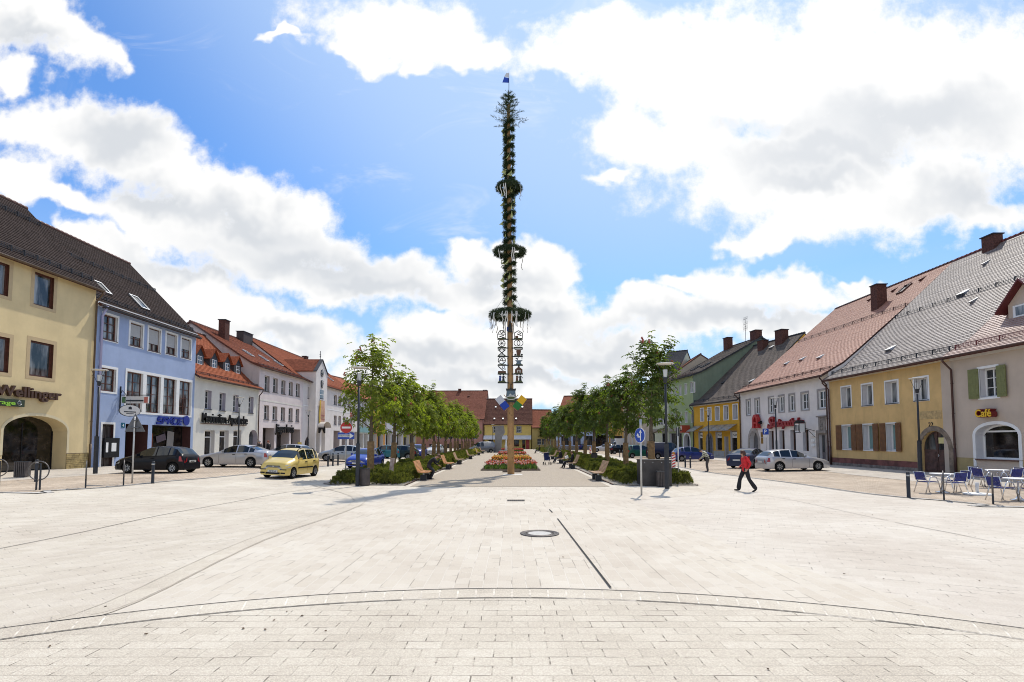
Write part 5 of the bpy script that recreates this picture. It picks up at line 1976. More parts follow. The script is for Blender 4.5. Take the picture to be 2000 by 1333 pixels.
# ---- old yellow house
hyr = House('house', 'old yellow house with brown shutters and a brown arched gate', (XR, b_yw), (XR, b_cy), 7.05, 21, 16.55, group='houses round the square')
for r in ((1644, 1662, 756, 796), (1684, 1704, 751, 792), (1730, 1754, 745, 788), (1786, 1813, 738, 782)):
    hyr.window(hyr.rect(*r), M['white'], depth=0.36, nx=2, ny=1, fw=0.07, sill=0.05, sillm=M['anth'], surround=0.10, surm=M['white'], glass=M['glassc'])
low = [hyr.rect(*r) for r in ((1646, 1664, 845, 885), (1687, 1706.5, 844.5, 886.5), (1732.5, 1751, 844, 888))]
for q in low:
    q[2], q[3] = 1.25, 3.05
    hyr.window(q, M['white'], depth=0.34, nx=1, ny=1, fw=0.09, surround=0.07, glass=M['tealglass'], shutters=(mat('brown_shutter', (0.15, 0.062, 0.018), 0.65, var=0.2, vs=4), R(4)), sill=0.05, sillm=M['white'])
gt = hyr.rect(1799, 1854, 842, 924)
gt[2] = 0
hyr.door(gt, mat('old_brown_gate', (0.085, 0.042, 0.032), 0.75, var=0.4, vs=3.5, bump=0.2), depth=0.2, reveal=0, rise=(gt[1] - gt[0]) * 0.52, leaves=2, glass=1, surround=0.3, surm=mat('weathered_arch_stone', (0.22, 0.17, 0.125), 0.95, var=0.3, vs=3, bump=0.4))
hyr.walls([p_ry, rv_w, p_ry, M['white']])
MB().box((gt[0] + gt[1]) / 2 + 0.15, (gt[0] + gt[1]) / 2 + 0.72, 0.14, 0.15, 1.75, 2.1).build('door_notice', mat('notice_paper', (0.62, 0.55, 0.25), 0.8), hyr.root)
hyr.plinth(mat('red_brown_plinth', (0.165, 0.062, 0.05), 0.9, var=0.4, vs=1.5), 0.6, 0.025, gaps=[(gt[0] - 0.3, gt[1] + 0.3)])
hyr.plinth(mat('damp_plaster', (0.20, 0.17, 0.145), 0.95, var=0.35, vs=3, bump=0.4), 0.22, 0.035, gaps=[(gt[0] - 0.3, gt[1] + 0.3)], name='plinth_foot')
q = MB()
q.box(hyr.L - 0.75, hyr.L - 0.0, -0.012, 0.003, 0.0, hyr.H - 0.4)
q.build('corner_strip', p_cafe, hyr.root)
q = MB()
rl = hyr.rect(1796, 1839, 803, 819)
q.box(rl[0], rl[1], -0.012, 0.003, rl[2], rl[3], 0)
q.build('faded_inscription', mat('faded_plaster', (0.47, 0.33, 0.15), 0.95, var=0.25, vs=5), hyr.root)
hyr.sign('22', 1814, 1823, 834, m=M['black'], depth=0.02, off=0.004, name='house_number', bold=0.0, cap=1.0)
hyr.cornice(mat('pale_cornice_warm', (0.60, 0.52, 0.38), 0.9, var=0.05), h=0.36, proud=0.14)
hyr.ov = 0.5
hyr.roof(t_pale, th=0.19, e0=0.10, e1=-0.06, mv=mat('dark_red_verge', (0, 0, 0)))
hyr.gutter(pipes=[0.05, hyr.L - 0.05][:1], m=M['copper'])
hyr.guard(0.05, step=1.25, m=M['anth'])
hyr.guard(0.52, step=1.25, m=M['anth'])
for px, t in ((1760, 0.17), (1850, 0.55), (1790, 0.33), (1880, 0.78), (1840, 0.30)):
    pass
for a, t, wv in ((4.3, 0.20, 0.34), (6.2, 0.55, 0.34), (8.4, 0.44, 0.12), (5.1, 0.80, 0.12), (9.6, 0.86, 0.14)):
    hyr.vent(a, t, w=wv)
hyr.chimney(hyr.loc(1946, 480, 10.5)[0], 10.2, 17.1, 1.0, 0.7)

# ---- white pharmacy with salmon roof
hw_ = House('house', 'white house with salmon tiled roof and red pharmacy lettering', (XR, b_wo), (XR, b_yw), 7.5, 22, 16.75, group='houses round the square')
for r in ((1458, 1465.5, 782, 811), (1475, 1483.5, 780, 809.5), (1501.5, 1511, 777, 806.5), (1521.5, 1531.5, 774, 804.5), (1541.5, 1552, 771.5, 803), (1565.5, 1579, 768, 800.5), (1598, 1613, 763, 798)):
    hw_.window(hw_.rect(*r), M['white'], depth=0.12, nx=2, ny=2, fw=0.10, surround=0.15, surm=mat('grey_surround', (0.33, 0.31, 0.295), 0.9, var=0.08), glass=M['glass'])
ad = hw_.rect(1464, 1481.5, 842, 893)
ad[2] = 0
hw_.door(ad, mat('grey_gate', (0.12, 0.115, 0.115), 0.6, var=0.2), depth=0.45, rise=1.2, leaves=2, surround=0.38, surm=mat('beige_stone', (0.36, 0.32, 0.28), 0.9, var=0.12))
for r in ((1502, 1511.5, 846.5, 877.5), (1522.5, 1532.5, 846.5, 878.5), (1544, 1554.5, 846.5, 879.5), (1568.5, 1579.5, 846.5, 881)):
    q = hw_.rect(*r)
    q[2], q[3] = 1.0, 2.86
    hw_.void(q, depth=0.3, frame=M['brownwood'])
pd = hw_.rect(1600, 1613, 849, 905)
pd[2] = 0
hw_.door(pd, mat('pharmacy_door', (0.14, 0.12, 0.125), 0.4, var=0.1), depth=0.25, leaves=2, surround=0.34, surm=M['stone'], panels=False, glass=0.6)
hw_.walls([p_rw, rv_w, p_rw, M['white']])
q = MB()
rl = hw_.rect(1600.5, 1613, 815, 839)
q.box(rl[0], rl[1], -0.10, 0.003, rl[2] - 0.1, rl[3], 0).box(rl[0] - 0.16, rl[1] + 0.16, -0.2, 0.003, rl[3] + 0.003, rl[3] + 0.11, 0).box(rl[0] - 0.14, rl[1] + 0.14, -0.16, 0.003, rl[2] - 0.3, rl[2] - 0.103, 0)
zm = (rl[2] + rl[3]) / 2
am = (rl[0] + rl[1]) / 2
for (x, z, a_, b_) in ((-.18, .1, .06, .32), (.18, .12, .06, .3), (0, .3, .16, .05), (0.02, -.25, .22, .05), (-.1, -.3, .05, .2), (.14, -.28, .05, .22)):
    q.lathe([(0, -0.05), (1, 0), (1, .01)], 8, 0, (0, 0, 0)) if False else q.obox((am + x, -0.115, zm + z), (a_, 0, 0.02), (0, 0.03, 0), (0.03, 0, b_))
q.build('stone_relief', M['stone'], hw_.root)
q = MB()
for i, z in enumerate((1.55, 1.95, 2.4)):
    q.box(hw_.loc(1590, 870)[0] - 0.25, hw_.loc(1590, 870)[0] + 0.2, -0.12, 0.002, z - 0.13, z + 0.1)
q.build('letter_box', M['white'], hw_.root)
q = MB()
aa = hw_.loc(1489, 870)[0]
q.box(aa - 0.2, aa + 0.2, -0.05, 0.002, 1.6, 2.2).box(aa - 0.2, aa + 0.2, -0.05, 0.002, 2.25, 2.75)
q.build('brass_plate', mat('brass', (0.35, 0.2, 0.05), 0.35, metal=0.7), hw_.root)
hw_.ov = 0.55
hw_.roof(t_salmon, th=0.19, e0=0.25, e1=-0.10, mv=M['copper'])
hw_.gutter(pipes=[0.05, hw_.L - 0.25])
hw_.guard(0.06, step=1.3)
hw_.guard(0.60, step=1.3)
for a, t in ((2.6, 0.30), (5.6, 0.30), (9.4, 0.26)):
    hw_.vent(a + 1.5, t, w=0.3)
for a in (7.2, 8.8, 10.5, 12.2, 13.9):
    hw_.vent(a, 0.9, t_salmon if False else M['brick'], w=0.12)
hw_.skylight(hw_.L - 4.2, 0.86, 0.7, 1.2, fm=M['copper'])
cc = hw_.loc(1717, 600, 8.0)
hw_.chimney(cc[0], 8.0, hw_.loc(1717, 558, 8.0)[1] + hw_.z0, 0.85, 0.9)
m_rl = mat('dark_red_letters', (0.30, 0.022, 0.026), 0.45)
sx0, sz0 = hw_.loc(1503, 837)
sg = thing('shop_sign', 'dark red slanted script lettering on the white house', 'shop sign', hw_.mw @ Vector((sx0, 0, sz0)), hw_.ang)
wt = hw_.loc(1572, 834)[0] - sx0
o = MB()
lb, w = text_mb('S', 1.0, 0.20, 0.035, 0.35)
k = wt * 0.21 / w
o.add([(p[0] * k, p[1] - 0.17, p[2] * 1.55) for p in lb.v], lb.f)
lb, w = text_mb('tadtapotheke', 1.0, 0.20, 0.022, 0.4)
k = wt * 0.86 / w
o.add([(p[0] * k + wt * 0.15, p[1] - 0.17, p[2] * 1.0 + 0.12) for p in lb.v], lb.f)
o.beam((0.1, -0.17, 0.12), (wt * 0.96, -0.17, 0.17), 0.16, 0.1)
o.build('lettering', m_rl, sg)
lx, lz = hw_.loc(1476, 837)
sg = thing('pharmacy_sign', 'red gothic letter A pharmacy emblem by the arched gate', 'pharmacy sign', hw_.mw @ Vector((lx, 0, lz)), hw_.ang)
o = MB()
A_ = [(0, 0), (0.55, 0), (0.45, 0.35), (0.42, 0.9), (0.7, 1.15), (0.95, 0.9), (0.95, 0.3), (0.85, 0), (1.45, 0), (1.3, 0.25), (1.3, 1.0), (0.95, 1.4), (0.4, 1.35), (0.1, 1.0), (0.12, 0.3)]
o.prism(A_, -0.42, -0.12)
o.box(0.35, 1.0, -0.43, -0.1, 0.45, 0.62)
o.build('letter', mat('bright_red_letters', (0.42, 0.02, 0.02), 0.4), sg)
q = MB()
q.box(1.3, 1.75, -0.36, -0.16, 0.45, 0.6).box(1.66, 1.78, -0.36, -0.16, 0.38, 0.72)
q.build('cup_and_snake', M['black'], sg)
bx2, bz2 = hw_.loc(1590, 842)
sg = thing('hanging_sign', 'white lantern shaped sign on a curled black bracket by the stone doorway', 'hanging sign', hw_.mw @ Vector((bx2, 0, bz2)), hw_.ang)
q = MB()
q.beam((0.1, 0, -0.0), (-0.1, -0.8, 0.25), 0.04)
q.beam((0.15, 0, -0.55), (-0.05, -0.5, 0.12), 0.03)
q.build('bracket', M['black'], sg)
q = MB()
q.box(-0.75, -0.05, -1.2, -0.75, -0.1, 0.62, 0)
for x in (-0.78, -0.02):
    for y in (-1.23, -0.72):
        q.beam((x, y, -0.14), (x, y, 0.68), 0.045, 0.045, 1)
for z in (-0.14, 0.66):
    q.beam((-0.8, -1.23, z), (0.0, -1.23, z), 0.05, 0.05, 1)
q.prism([(-0.85, 0.69), (0.05, 0.69), (-0.4, 0.9)], -1.25, -0.7, m=1)
for x in (-0.6, -0.42, -0.22):
    q.box(x - 0.05, x + 0.05, -1.215, -1.2, 0.02, 0.5, 1)
q.build('lantern', [M['white'], M['black']], sg)

# ---- ochre house
pO = atZ(1354, 789, 6.74)
ho = House('house', 'bright ochre yellow house with grey roof and glass awnings', (pO.x, pO.y), (XR, b_wo), 6.75, 17, 14.4, group='houses round the square', zbase=GR)
for r in ((1368.5, 1374.5, 798.5, 822.5), (1382.5, 1389, 797, 821.5), (1397.5, 1405, 795.5, 821), (1414, 1422, 793, 820), (1432, 1440.5, 790.5, 819)):
    ho.window(ho.rect(*r), M['white'], depth=0.34, nx=2, ny=2, fw=0.07, surround=0.10, surm=M['white'], sill=0.04, sillm=M['white'])
for r in ((1364.5, 1372.5, 853, 878), (1398, 1410, 851, 883), (1427, 1440, 852, 885.5)):
    q = ho.rect(*r)
    q[2], q[3] = 0.75, 2.95
    o_ = ho.void(q, depth=0.2, frame=M['stone'])
    lw = q[1] - q[0]
    b = MB()
    b.box(-lw / 2 + 0.07, lw / 2 - 0.07, -0.012, 0.0, 1.45, 2.1, 0)
    b.tube([(-lw * 0.3 + lw * 0.6 * i / 8, -0.016, 1.75 + 0.13 * math.sin(i * 1.9)) for i in range(9)], 0.03, 5, 1)
    b.build('window_banner', [M['white'], M['anth']], o_)
q = ho.rect(1380.5, 1391.5, 849, 890)
q[2] = 0
ho.door(q, mat('slate_blue_door', (0.12, 0.13, 0.16), 0.5, var=0.15), depth=0.3, rise=0.8, leaves=2, surround=0.18, surm=M['stone'])
q = ho.rect(1415, 1423, 853, 889)
q[2] = 0
ho.door(q, mat('grey_beige_door', (0.30, 0.27, 0.245), 0.5, var=0.1), depth=0.15, leaves=2)
ho.walls([p_och, rv_w, p_och, M['white']])
ho.plinth(M['concrete'], 0.7, 0.03, gaps=sorted([(ho.rect(1380, 1392, 849, 890)[0] - 0.2, ho.rect(1380, 1392, 849, 890)[1] + 0.2), (ho.rect(1414.5, 1423.5, 853, 889)[0], ho.rect(1414.5, 1423.5, 853, 889)[1])]))
ho.cornice(mat('white_cornice', (0.66, 0.63, 0.57), 0.9, var=0.04), h=0.4, proud=0.14)
m_awn = mat('glass_awning', (0.30, 0.30, 0.28), 0.15, spec=0.6, var=0.1)
for (xa, xb) in ((1359, 1373), (1384, 1440)):
    a0, a1 = ho.loc(xa, 846)[0], ho.loc(xb, 846)[0]
    b = MB()
    b.add([(a0, -1.3, 3.05), (a1, -1.3, 3.05), (a1, -0.01, 3.75), (a0, -0.01, 3.75)], [(0, 1, 2, 3)])
    b.add([(a0, -1.3, 3.02), (a1, -1.3, 3.02), (a1, -0.01, 3.72), (a0, -0.01, 3.72)], [(3, 2, 1, 0)])
    n = max(1, int((a1 - a0) / 1.7))
    for i in range(n + 1):
        x = a0 + (a1 - a0) * i / n
        b.beam((x, -1.3, 3.04), (x, -0.02, 3.76), 0.05, 0.06, 1)
        b.beam((x, -1.28, 3.03), (x, -0.02, 3.03), 0.03, 0.03, 1)
    b.beam((a0, -1.3, 3.03), (a1, -1.3, 3.03), 0.05, 0.06, 1)
    b.build('awning', [m_awn, M['steel']], ho.root)
ho.ov = 0.45
ho.roof(t_grey, th=0.21, e0=0.25, e1=0.0, mv=M['anth'])
ho.gutter(pipes=[0.05], m=M['anth'])
ho.guard(0.05, step=1.0, h=0.3, m=M['anth'])
ho.chimney(3.6, 7.6, 14.5, 1.0, 0.8)
ho.chimney(6.6, 7.9, 15.2, 1.2, 0.9)
ho.vent(5.6, 0.86)
ho.vent(2.2, 0.36, M['anth'], w=0.2)
ho.vent(8.4, 0.30)

# ---- green house and the paler one beside it
zG = atY(1358, 732, pO.y).z
pG = atZ(1305, 744.5, zG)
hg = House('house', 'three storey sage green house with grey roof and red box sign', (pG.x, pG.y), (pO.x, pO.y), zG, 19, atY(1500, 655, pO.y).z, group='houses round the square', zbase=GR)
for r in ((1310.5, 1314.5, 758, 777.5), (1318.5, 1322.5, 755.5, 775), (1326.5, 1331, 753, 772.5), (1337.5, 1342, 750, 770), (1348.5, 1354, 746.5, 767), (1311.5, 1315, 807, 826), (1319, 1322.5, 806.5, 826), (1327.5, 1331.5, 806, 825.5), (1338.5, 1342.5, 805, 825), (1350, 1354.5, 803.5, 824.5)):
    hg.window(hg.rect(*r), M['white'], depth=0.22, nx=2, ny=2, fw=0.08, surround=0.09, surm=mat('pale_green_band', (0.46, 0.53, 0.40), 0.9), sill=0.03, sillm=M['white'])
q = hg.rect(1336, 1347.5, 848, 884)
q[2] = 0
hg.door(q, M['anth'], depth=0.5, rise=0.9, leaves=2, surround=0.25, surm=M['white'], glass=0.5)
q = hg.rect(1308, 1332, 853, 882)
q[2] = 0.5
q[3] = 2.9
hg.void(q, depth=0.3, bars=2, frame=M['stone'])
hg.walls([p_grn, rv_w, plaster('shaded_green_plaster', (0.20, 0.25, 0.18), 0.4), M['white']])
hg.roof(t_grey, th=0.21, e0=0.05, e1=0.25, mv=M['anth'])
hg.gutter(m=M['anth'])
hg.guard(0.05, step=1.0, h=0.3, m=M['brownwood'])
hg.chimney(6.8, 9.3, atY(1500, 655, pO.y).z + 0.9, 1.3, 0.9)
hg.chimney(1.2, 8.5, atY(1500, 655, pO.y).z + 1.0, 1.1, 0.8)
hg.skylight(5.0, 0.35, 0.9, 1.3)
hg.skylight(2.6, 0.33, 0.9, 1.3)
q = MB()
a_, z_ = hg.loc(1347, 838)
q.box(a_ - 0.35, a_ + 0.35, -1.2, -0.15, z_ - 0.5, z_ + 0.45, 0)
q.box(a_ - 0.36, a_ - 0.352, -1.05, -0.3, z_ - 0.05, z_ + 0.35, 1).box(a_ - 0.3, a_ + 0.3, -1.21, -1.202, z_ - 0.1, z_ + 0.32, 1).box(a_ - 0.22, a_ + 0.22, -1.216, -1.208, z_ - 0.3, z_ - 0.18, 2)
q.beam((a_, -0.2, z_), (a_, 0, z_), 0.06)
bs_ = tag(q.build('box_sign', [mat('brick_red_sign', (0.38, 0.06, 0.03), 0.5), mat('sign_pinkish', (0.62, 0.45, 0.42), 0.5), M['black']], None, (0, 0, 0)), 'square red box sign sticking out from the green house', 'shop sign')
bs_.matrix_world = hg.mw
MB().box(0.2, hg.L - 4.6, -0.15, 0.003, 3.15, 3.6).build('fascia', mat('grey_beige_fascia', (0.34, 0.31, 0.25), 0.7), hg.root)
pl = thing('roof_antenna', 'tall thin television aerial above the green roof', 'aerial', hg.mw @ Vector((4.2, 9.4, hg.Hr - 0.2)), hg.ang)
q = MB()
q.tube([(0, 0, 0), (0, 0, 3.6)], 0.03, 6)
for z in (2.0, 2.6, 3.3):
    q.beam((-0.5, 0, z), (0.5, 0, z), 0.03)
    for x in (-0.5, -0.25, 0, 0.25, 0.5):
        q.beam((x, -0.05, z - 0.35), (x, 0.05, z + 0.35), 0.015)
q.build('mast', M['anth'], pl)

zP = zG - 0.9
pP = atZ(1266, 759, zP)
hpg = House('house', 'pale green three storey house with dark slate roof behind the right lamp', (pP.x, pP.y), (pG.x, pG.y), zP, 19, hg.Hr + GR + 0.6, group='houses round the square', zbase=GR)
plain(hpg, 4, 2, M['white'], nx=2, ny=2, z0=4.2, dz=3.0, m0=0.8, surround=0.08)
for i in range(2):
    a = 0.5 + i * hpg.L / 2
    hpg.void([a, a + hpg.L / 2 - 1.1, 0.5, 2.9], depth=0.3, bars=1)
pgm = plaster('pale_green_plaster', (0.54, 0.56, 0.43), 0.15)
hpg.walls([pgm, rv_w, pgm])
hpg.roof(t_slate, th=0.21, e0=0.2, e1=0.1, mv=M['anth'])
hpg.gutter(m=M['anth'])
MB().box(0.2, hpg.L - 0.2, -0.2, 0.003, 3.05, 3.5).build('fascia', M['stone'], hpg.root)

# beige house with round-headed windows, orange house, blue house closing the corner
pB = Vector((22.3, 107.5))
hbe = House('house', 'beige house with tall round headed ground floor windows behind the right trees', pB, (pP.x, pP.y), 9.4, 15, 14.5, group='houses round the square', zbase=GR)
n = 6
for i in range(n):
    a = 0.9 + (hbe.L - 1.8) * (i + 0.5) / n
    hbe.window([a - 0.55, a + 0.55, 1.0, 3.4], M['white'], depth=0.25, nx=2, ny=3, rise=0.55, surround=0.12, surm=M['white'])
    hbe.window([a - 0.45, a + 0.45, 5.2, 7.0], M['white'], depth=0.25, nx=2, ny=2)
pbm = plaster('beige_plaster', (0.50, 0.42, 0.32), 0.15)
hbe.walls([pbm, rv_w, pbm])
hbe.roof(t_redbrown, th=0.25, steps=False)
hbe.gutter()
hor = House('house', 'low orange house beside the pale blue corner building', (20.6, 114.5), pB, 7.4, 14, 12.6, group='houses round the square', zbase=GR)
plain(hor, 2, 1, M['white'], nx=2, ny=2, z0=4.4, m0=0.8)
hor.void([0.8, hor.L - 0.6, 0, 2.8], depth=0.8)
pom = plaster('orange_plaster', (0.58, 0.34, 0.09), 0.15)
hor.walls([pom, rv_w, pom])
hor.roof(t_redbrown, th=0.25, steps=False)
hbl = House('house', 'pale blue building with dark windows closing the far right corner', (9.8, 119.0), (20.9, 115.0), 7.2, 14, 12.4, group='houses round the square', zbase=0.0)
for i in range(4):
    a = 0.9 + (hbl.L - 1.2) * i / 4
    if i < 3:
        hbl.window([a + 0.2, a + 1.9, 1.0, 3.0], M['brownwood'], depth=0.2, nx=2, ny=2)
    else:
        hbl.void([a - 0.2, a + 2.4, 0.0, 3.2], depth=0.8)
    hbl.window([a + 0.6, a + 1.6, 4.6, 6.2], M['white'], depth=0.2, nx=2, ny=2)
pbl = plaster('pale_blue_plaster', (0.40, 0.48, 0.66), 0.15)
hbl.walls([pbl, rv_w, pbl])
hbl.plinth(M['stone'], 0.8, 0.03, a1=7.5)
hbl.roof(t_redbrown, th=0.25, steps=False)
hbl.gutter()

# ------------------------------------------------------------------ trees
def leafmat(name, c1, c2, tr=0.35):
    m = bpy.data.materials.new(name)
    m.use_nodes = True
    T = NT(m.node_tree)
    out = T.n('ShaderNodeOutputMaterial')
    geo = T.n('ShaderNodeNewGeometry')
    c = T.mix(geo.outputs['Random Per Island'], c1, c2)
    d = T.n('ShaderNodeBsdfPrincipled')
    d.inputs['Roughness'].default_value = 0.55
    d.inputs['Specular IOR Level'].default_value = 0.35
    T.l(c, d.inputs['Base Color'])
    t = T.n('ShaderNodeBsdfTranslucent')
    T.l(T.vmath('MULTIPLY', c, (1.7, 1.9, 0.8)), t.inputs['Color'])
    mx = T.n('ShaderNodeMixShader')
    mx.inputs[0].default_value = tr
    T.l(d.outputs[0], mx.inputs[1])
    T.l(t.outputs[0], mx.inputs[2])
    T.l(mx.outputs[0], out.inputs[0])
    return m


m_leafL = leafmat('chestnut_leaf_sunlit', (0.11, 0.15, 0.020), (0.23, 0.25, 0.04), 0.48)  # left row: sunlit brightness put into the leaf colour
m_leafR = leafmat('chestnut_leaf_backlit', (0.055, 0.09, 0.018), (0.13, 0.16, 0.03), 0.42)  # right row: same leaf, backlit shade painted in as a darker colour
m_bark = mat('young_bark', (0.13, 0.10, 0.065), 0.9, var=0.3, vs=9, bump=0.4)
m_mat = mat('reed_trunk_wrap', (0.30, 0.19, 0.09), 0.9, var=0.28, vs=7, bump=0.5, bs=40)
m_bloom = mat('red_blossom', (0.42, 0.12, 0.09), 0.8, var=0.3, vs=8)


def leafclump(b, p, ax, size, rnd, m=0):
    """palmate chestnut leaf: leaflets fanned from one stalk, drooping"""
    ax = ax.normalized()
    u = ax.cross(Vector((rnd.uniform(-1, 1), rnd.uniform(-1, 1), rnd.uniform(-1, 1)))).normalized()
    w = ax.cross(u)
    n = rnd.choice((4, 5, 5))
    tilt = rnd.uniform(0.15, 0.7)
    for k in range(n):
        t = 2.0 * math.pi * (k / n) + rnd.uniform(-.2, .2)
        d = (u * math.cos(t) + w * math.sin(t)) * math.cos(tilt) + ax * math.sin(tilt) * 0.6
        d.z -= 0.30
        d.normalize()
        L = size * rnd.uniform(0.75, 1.15)
        sd_ = d.cross(ax).normalized() * L * 0.24
        mid = p + d * L * 0.6 + ax * 0.02
        b.add([p, mid - sd_, p + d * L - Vector((0, 0, L * 0.16)), mid + sd_], [(0, 1, 2, 3)], m)


def tree_meshes(seed, H=7.4, cw=1.95, zb=2.7, nleaf=760, leaf=None, lean=0.0):
    rnd = random.Random(seed)
    tr = MB()
    k1, k2 = rnd.uniform(-.12, .12), rnd.uniform(-.12, .12)
    axis = lambda z: Vector((k1 * math.sin(z * 0.8), k2 * math.sin(z * 0.7 + 1), z))
    zs = [0, 0.6, 1.5, 2.4, 3.4, 4.4, 5.4, H - 0.9]
    tr.tube([axis(z) for z in zs], [0.125, 0.11, 0.105, 0.10, 0.075, 0.055, 0.035, 0.012], 9)
    tips = []
    nb = 17
    for i in range(nb):
        z = zb - 0.35 + (H - zb - 1.2) * (i / nb) ** 0.9
        f = (z - zb) / (H - zb)
        ln = cw * (0.98 - 0.62 * max(0, f) ** 1.3) * rnd.uniform(0.75, 1.2)
        t = i * 2.4 + rnd.uniform(-.4, .4)
        el = rnd.uniform(0.35, 0.75) + 0.35 * max(0, f)
        d = Vector((math.cos(t) * math.cos(el), math.sin(t) * math.cos(el), math.sin(el)))
        p0 = axis(z)
        p1 = p0 + d * ln * 0.5 + Vector((0, 0, -0.05))
        p2 = p0 + d * ln * 0.85 + Vector((0, 0, 0.22 * ln))
        r = 0.034 * (1 - 0.5 * max(0, f))
        tr.tube([p0, p1, p2], [r, r * 0.65, r * 0.25], 6)
        tips += [(p0.lerp(p1, q), 0.30) for q in (0.55, 0.85)] + [(p1.lerp(p2, q), 0.36) for q in (0.3, 0.65, 1.0)]
        for _ in range(3):
            s = p1.lerp(p2, rnd.uniform(-0.3, 0.9))
            e = s + Vector((rnd.uniform(-1, 1), rnd.uniform(-1, 1), rnd.uniform(-.35, .75))) * 0.5
            tr.tube([s, e], [r * 0.4, r * 0.15], 4)
            tips += [(e, 0.34), (s.lerp(e, 0.5), 0.25)]
    for q in range(5):
        tips.append((axis(H - 1.4 + q * 0.3), 0.22))
    cr = MB()
    bl = MB()
    for i in range(nleaf):
        c, sp = rnd.choice(tips)
        p = c + Vector((rnd.gauss(0, sp * .55), rnd.gauss(0, sp * .55), rnd.gauss(0, sp * .45)))
        out = Vector((p.x, p.y, (p.z - zb - 1.2) * 0.5))
        leafclump(cr, p, (out.normalized() + Vector((0, 0, 0.7)) + Vector((rnd.uniform(-.5, .5), rnd.uniform(-.5, .5), 0))), rnd.uniform(0.17, 0.29), rnd)
    for i in range(11):
        c, sp = rnd.choice(tips[10:])
        p = c + Vector((0, 0, 0.2))
        for k in range(12):
            q = p + Vector((rnd.gauss(0, .05 * (1 - k / 14)), rnd.gauss(0, .05 * (1 - k / 14)), k * 0.018))
            bl.obox(q, (0.025, 0, 0), (0, 0.025, 0), (0, 0, 0.02))
    wr = MB()
    n = 20
    pts = [axis(z) for z in (0.02, 0.5, 1.0, 1.5, 1.98)]
    wr.tube(pts, [0.175, 0.172, 0.17, 0.172, 0.168], n)
    for j in range(n):
        t = 2 * math.pi * j / n
        wr.tube([p + Vector((0.172 * math.cos(t), 0.172 * math.sin(t), 0)) for p in pts], 0.016, 5)
    wr.v = [v for v in wr.v]
    return tr.mesh('trunk', m_bark), cr.mesh('crown', leaf), bl.mesh('blossom', m_bloom), wr.mesh('trunk_wrap', m_mat)


def plant_tree(ms, loc, rz, sc, label, group):
    t = thing('chestnut_tree', label, 'tree', loc, rz, group)
    t.scale = (sc, sc, sc)
    link('trunk', ms[0], t)
    link('crown', ms[1], t)
    link('blossom', ms[2], t)
    link('trunk_wrap', ms[3], t)
    return t


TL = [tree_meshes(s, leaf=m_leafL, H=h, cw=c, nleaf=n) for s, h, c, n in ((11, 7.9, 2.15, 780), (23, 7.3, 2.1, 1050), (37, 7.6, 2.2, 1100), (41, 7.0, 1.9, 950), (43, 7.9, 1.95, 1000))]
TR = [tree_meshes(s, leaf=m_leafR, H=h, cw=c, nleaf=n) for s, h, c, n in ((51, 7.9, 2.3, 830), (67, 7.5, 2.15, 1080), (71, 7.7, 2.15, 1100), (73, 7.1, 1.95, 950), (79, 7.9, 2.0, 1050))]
rnd = random.Random(8)
ORD = ['first', 'second', 'third', 'fourth', 'fifth', 'sixth', 'seventh', 'eighth', 'ninth', 'tenth', 'eleventh', 'twelfth', 'thirteenth', 'fourteenth', 'fifteenth', 'sixteenth', 'seventeenth']
lx = [725.5, 769, 804, 828, 846, 858.5, 870, 879.5, 889, 896, 902, 907.5, 912.5, 917, 921, 924.5]
for i, px in enumerate(lx):
    Y = 7.75 * F / (1000 - px)
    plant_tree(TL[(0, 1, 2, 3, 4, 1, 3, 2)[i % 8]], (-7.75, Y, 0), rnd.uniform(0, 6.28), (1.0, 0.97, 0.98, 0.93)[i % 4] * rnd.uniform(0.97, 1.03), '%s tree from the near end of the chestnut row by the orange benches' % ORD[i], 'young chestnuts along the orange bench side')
rx = [1273, 1224, 1186, 1160, 1142, 1126, 1112.5, 1101, 1091.5, 1084, 1078, 1073, 1068.5, 1064.5, 1061]
for i, px in enumerate(rx):
    Y = 7.75 * F / (px - 1000)
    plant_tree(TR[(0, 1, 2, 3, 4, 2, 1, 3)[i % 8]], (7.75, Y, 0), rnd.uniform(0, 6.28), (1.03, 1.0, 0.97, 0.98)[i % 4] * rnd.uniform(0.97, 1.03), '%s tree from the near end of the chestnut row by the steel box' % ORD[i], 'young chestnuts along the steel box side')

# ------------------------------------------------------------------ low box shrubs in the two beds
m_box = leafmat('box_leaf', (0.045, 0.065, 0.012), (0.19, 0.18, 0.04), 0.35)


def shrub_mesh(seed, n=420):
    rnd = random.Random(seed)
    b = MB()
    for i in range(n):
        t, z = rnd.uniform(0, 6.283), rnd.random() ** 0.7
        r = 0.33 * math.sin(min(1, 0.35 + z * 0.9) * math.pi * 0.72 + 0.35) * rnd.uniform(0.72, 1.1)
        p = Vector((r * math.cos(t), r * math.sin(t), 0.04 + z * 0.56))
        d = Vector((p.x, p.y, 0.35 + p.z * 0.3)).normalized()
        for k in range(3):
            q = p + Vector((rnd.gauss(0, .03), rnd.gauss(0, .03), rnd.gauss(0, .03)))
            a = d.cross(Vector((rnd.uniform(-1, 1), rnd.uniform(-1, 1), rnd.uniform(-1, 1)))).normalized() * rnd.uniform(0.016, 0.028)
            l = (d + Vector((rnd.uniform(-.6, .6), rnd.uniform(-.6, .6), rnd.uniform(-.1, 1.0)))).normalized() * rnd.uniform(0.05, 0.10)
            b.add([q, q + l * .5 + a, q + l, q + l * .5 - a], [(0, 1, 2, 3)])
    for i in range(9):
        t = rnd.uniform(0, 6.283)
        b.tube([(0, 0, 0), (0.2 * math.cos(t), 0.2 * math.sin(t), 0.42)], [0.012, 0.005], 4)
    return b.mesh('shrub', m_box)


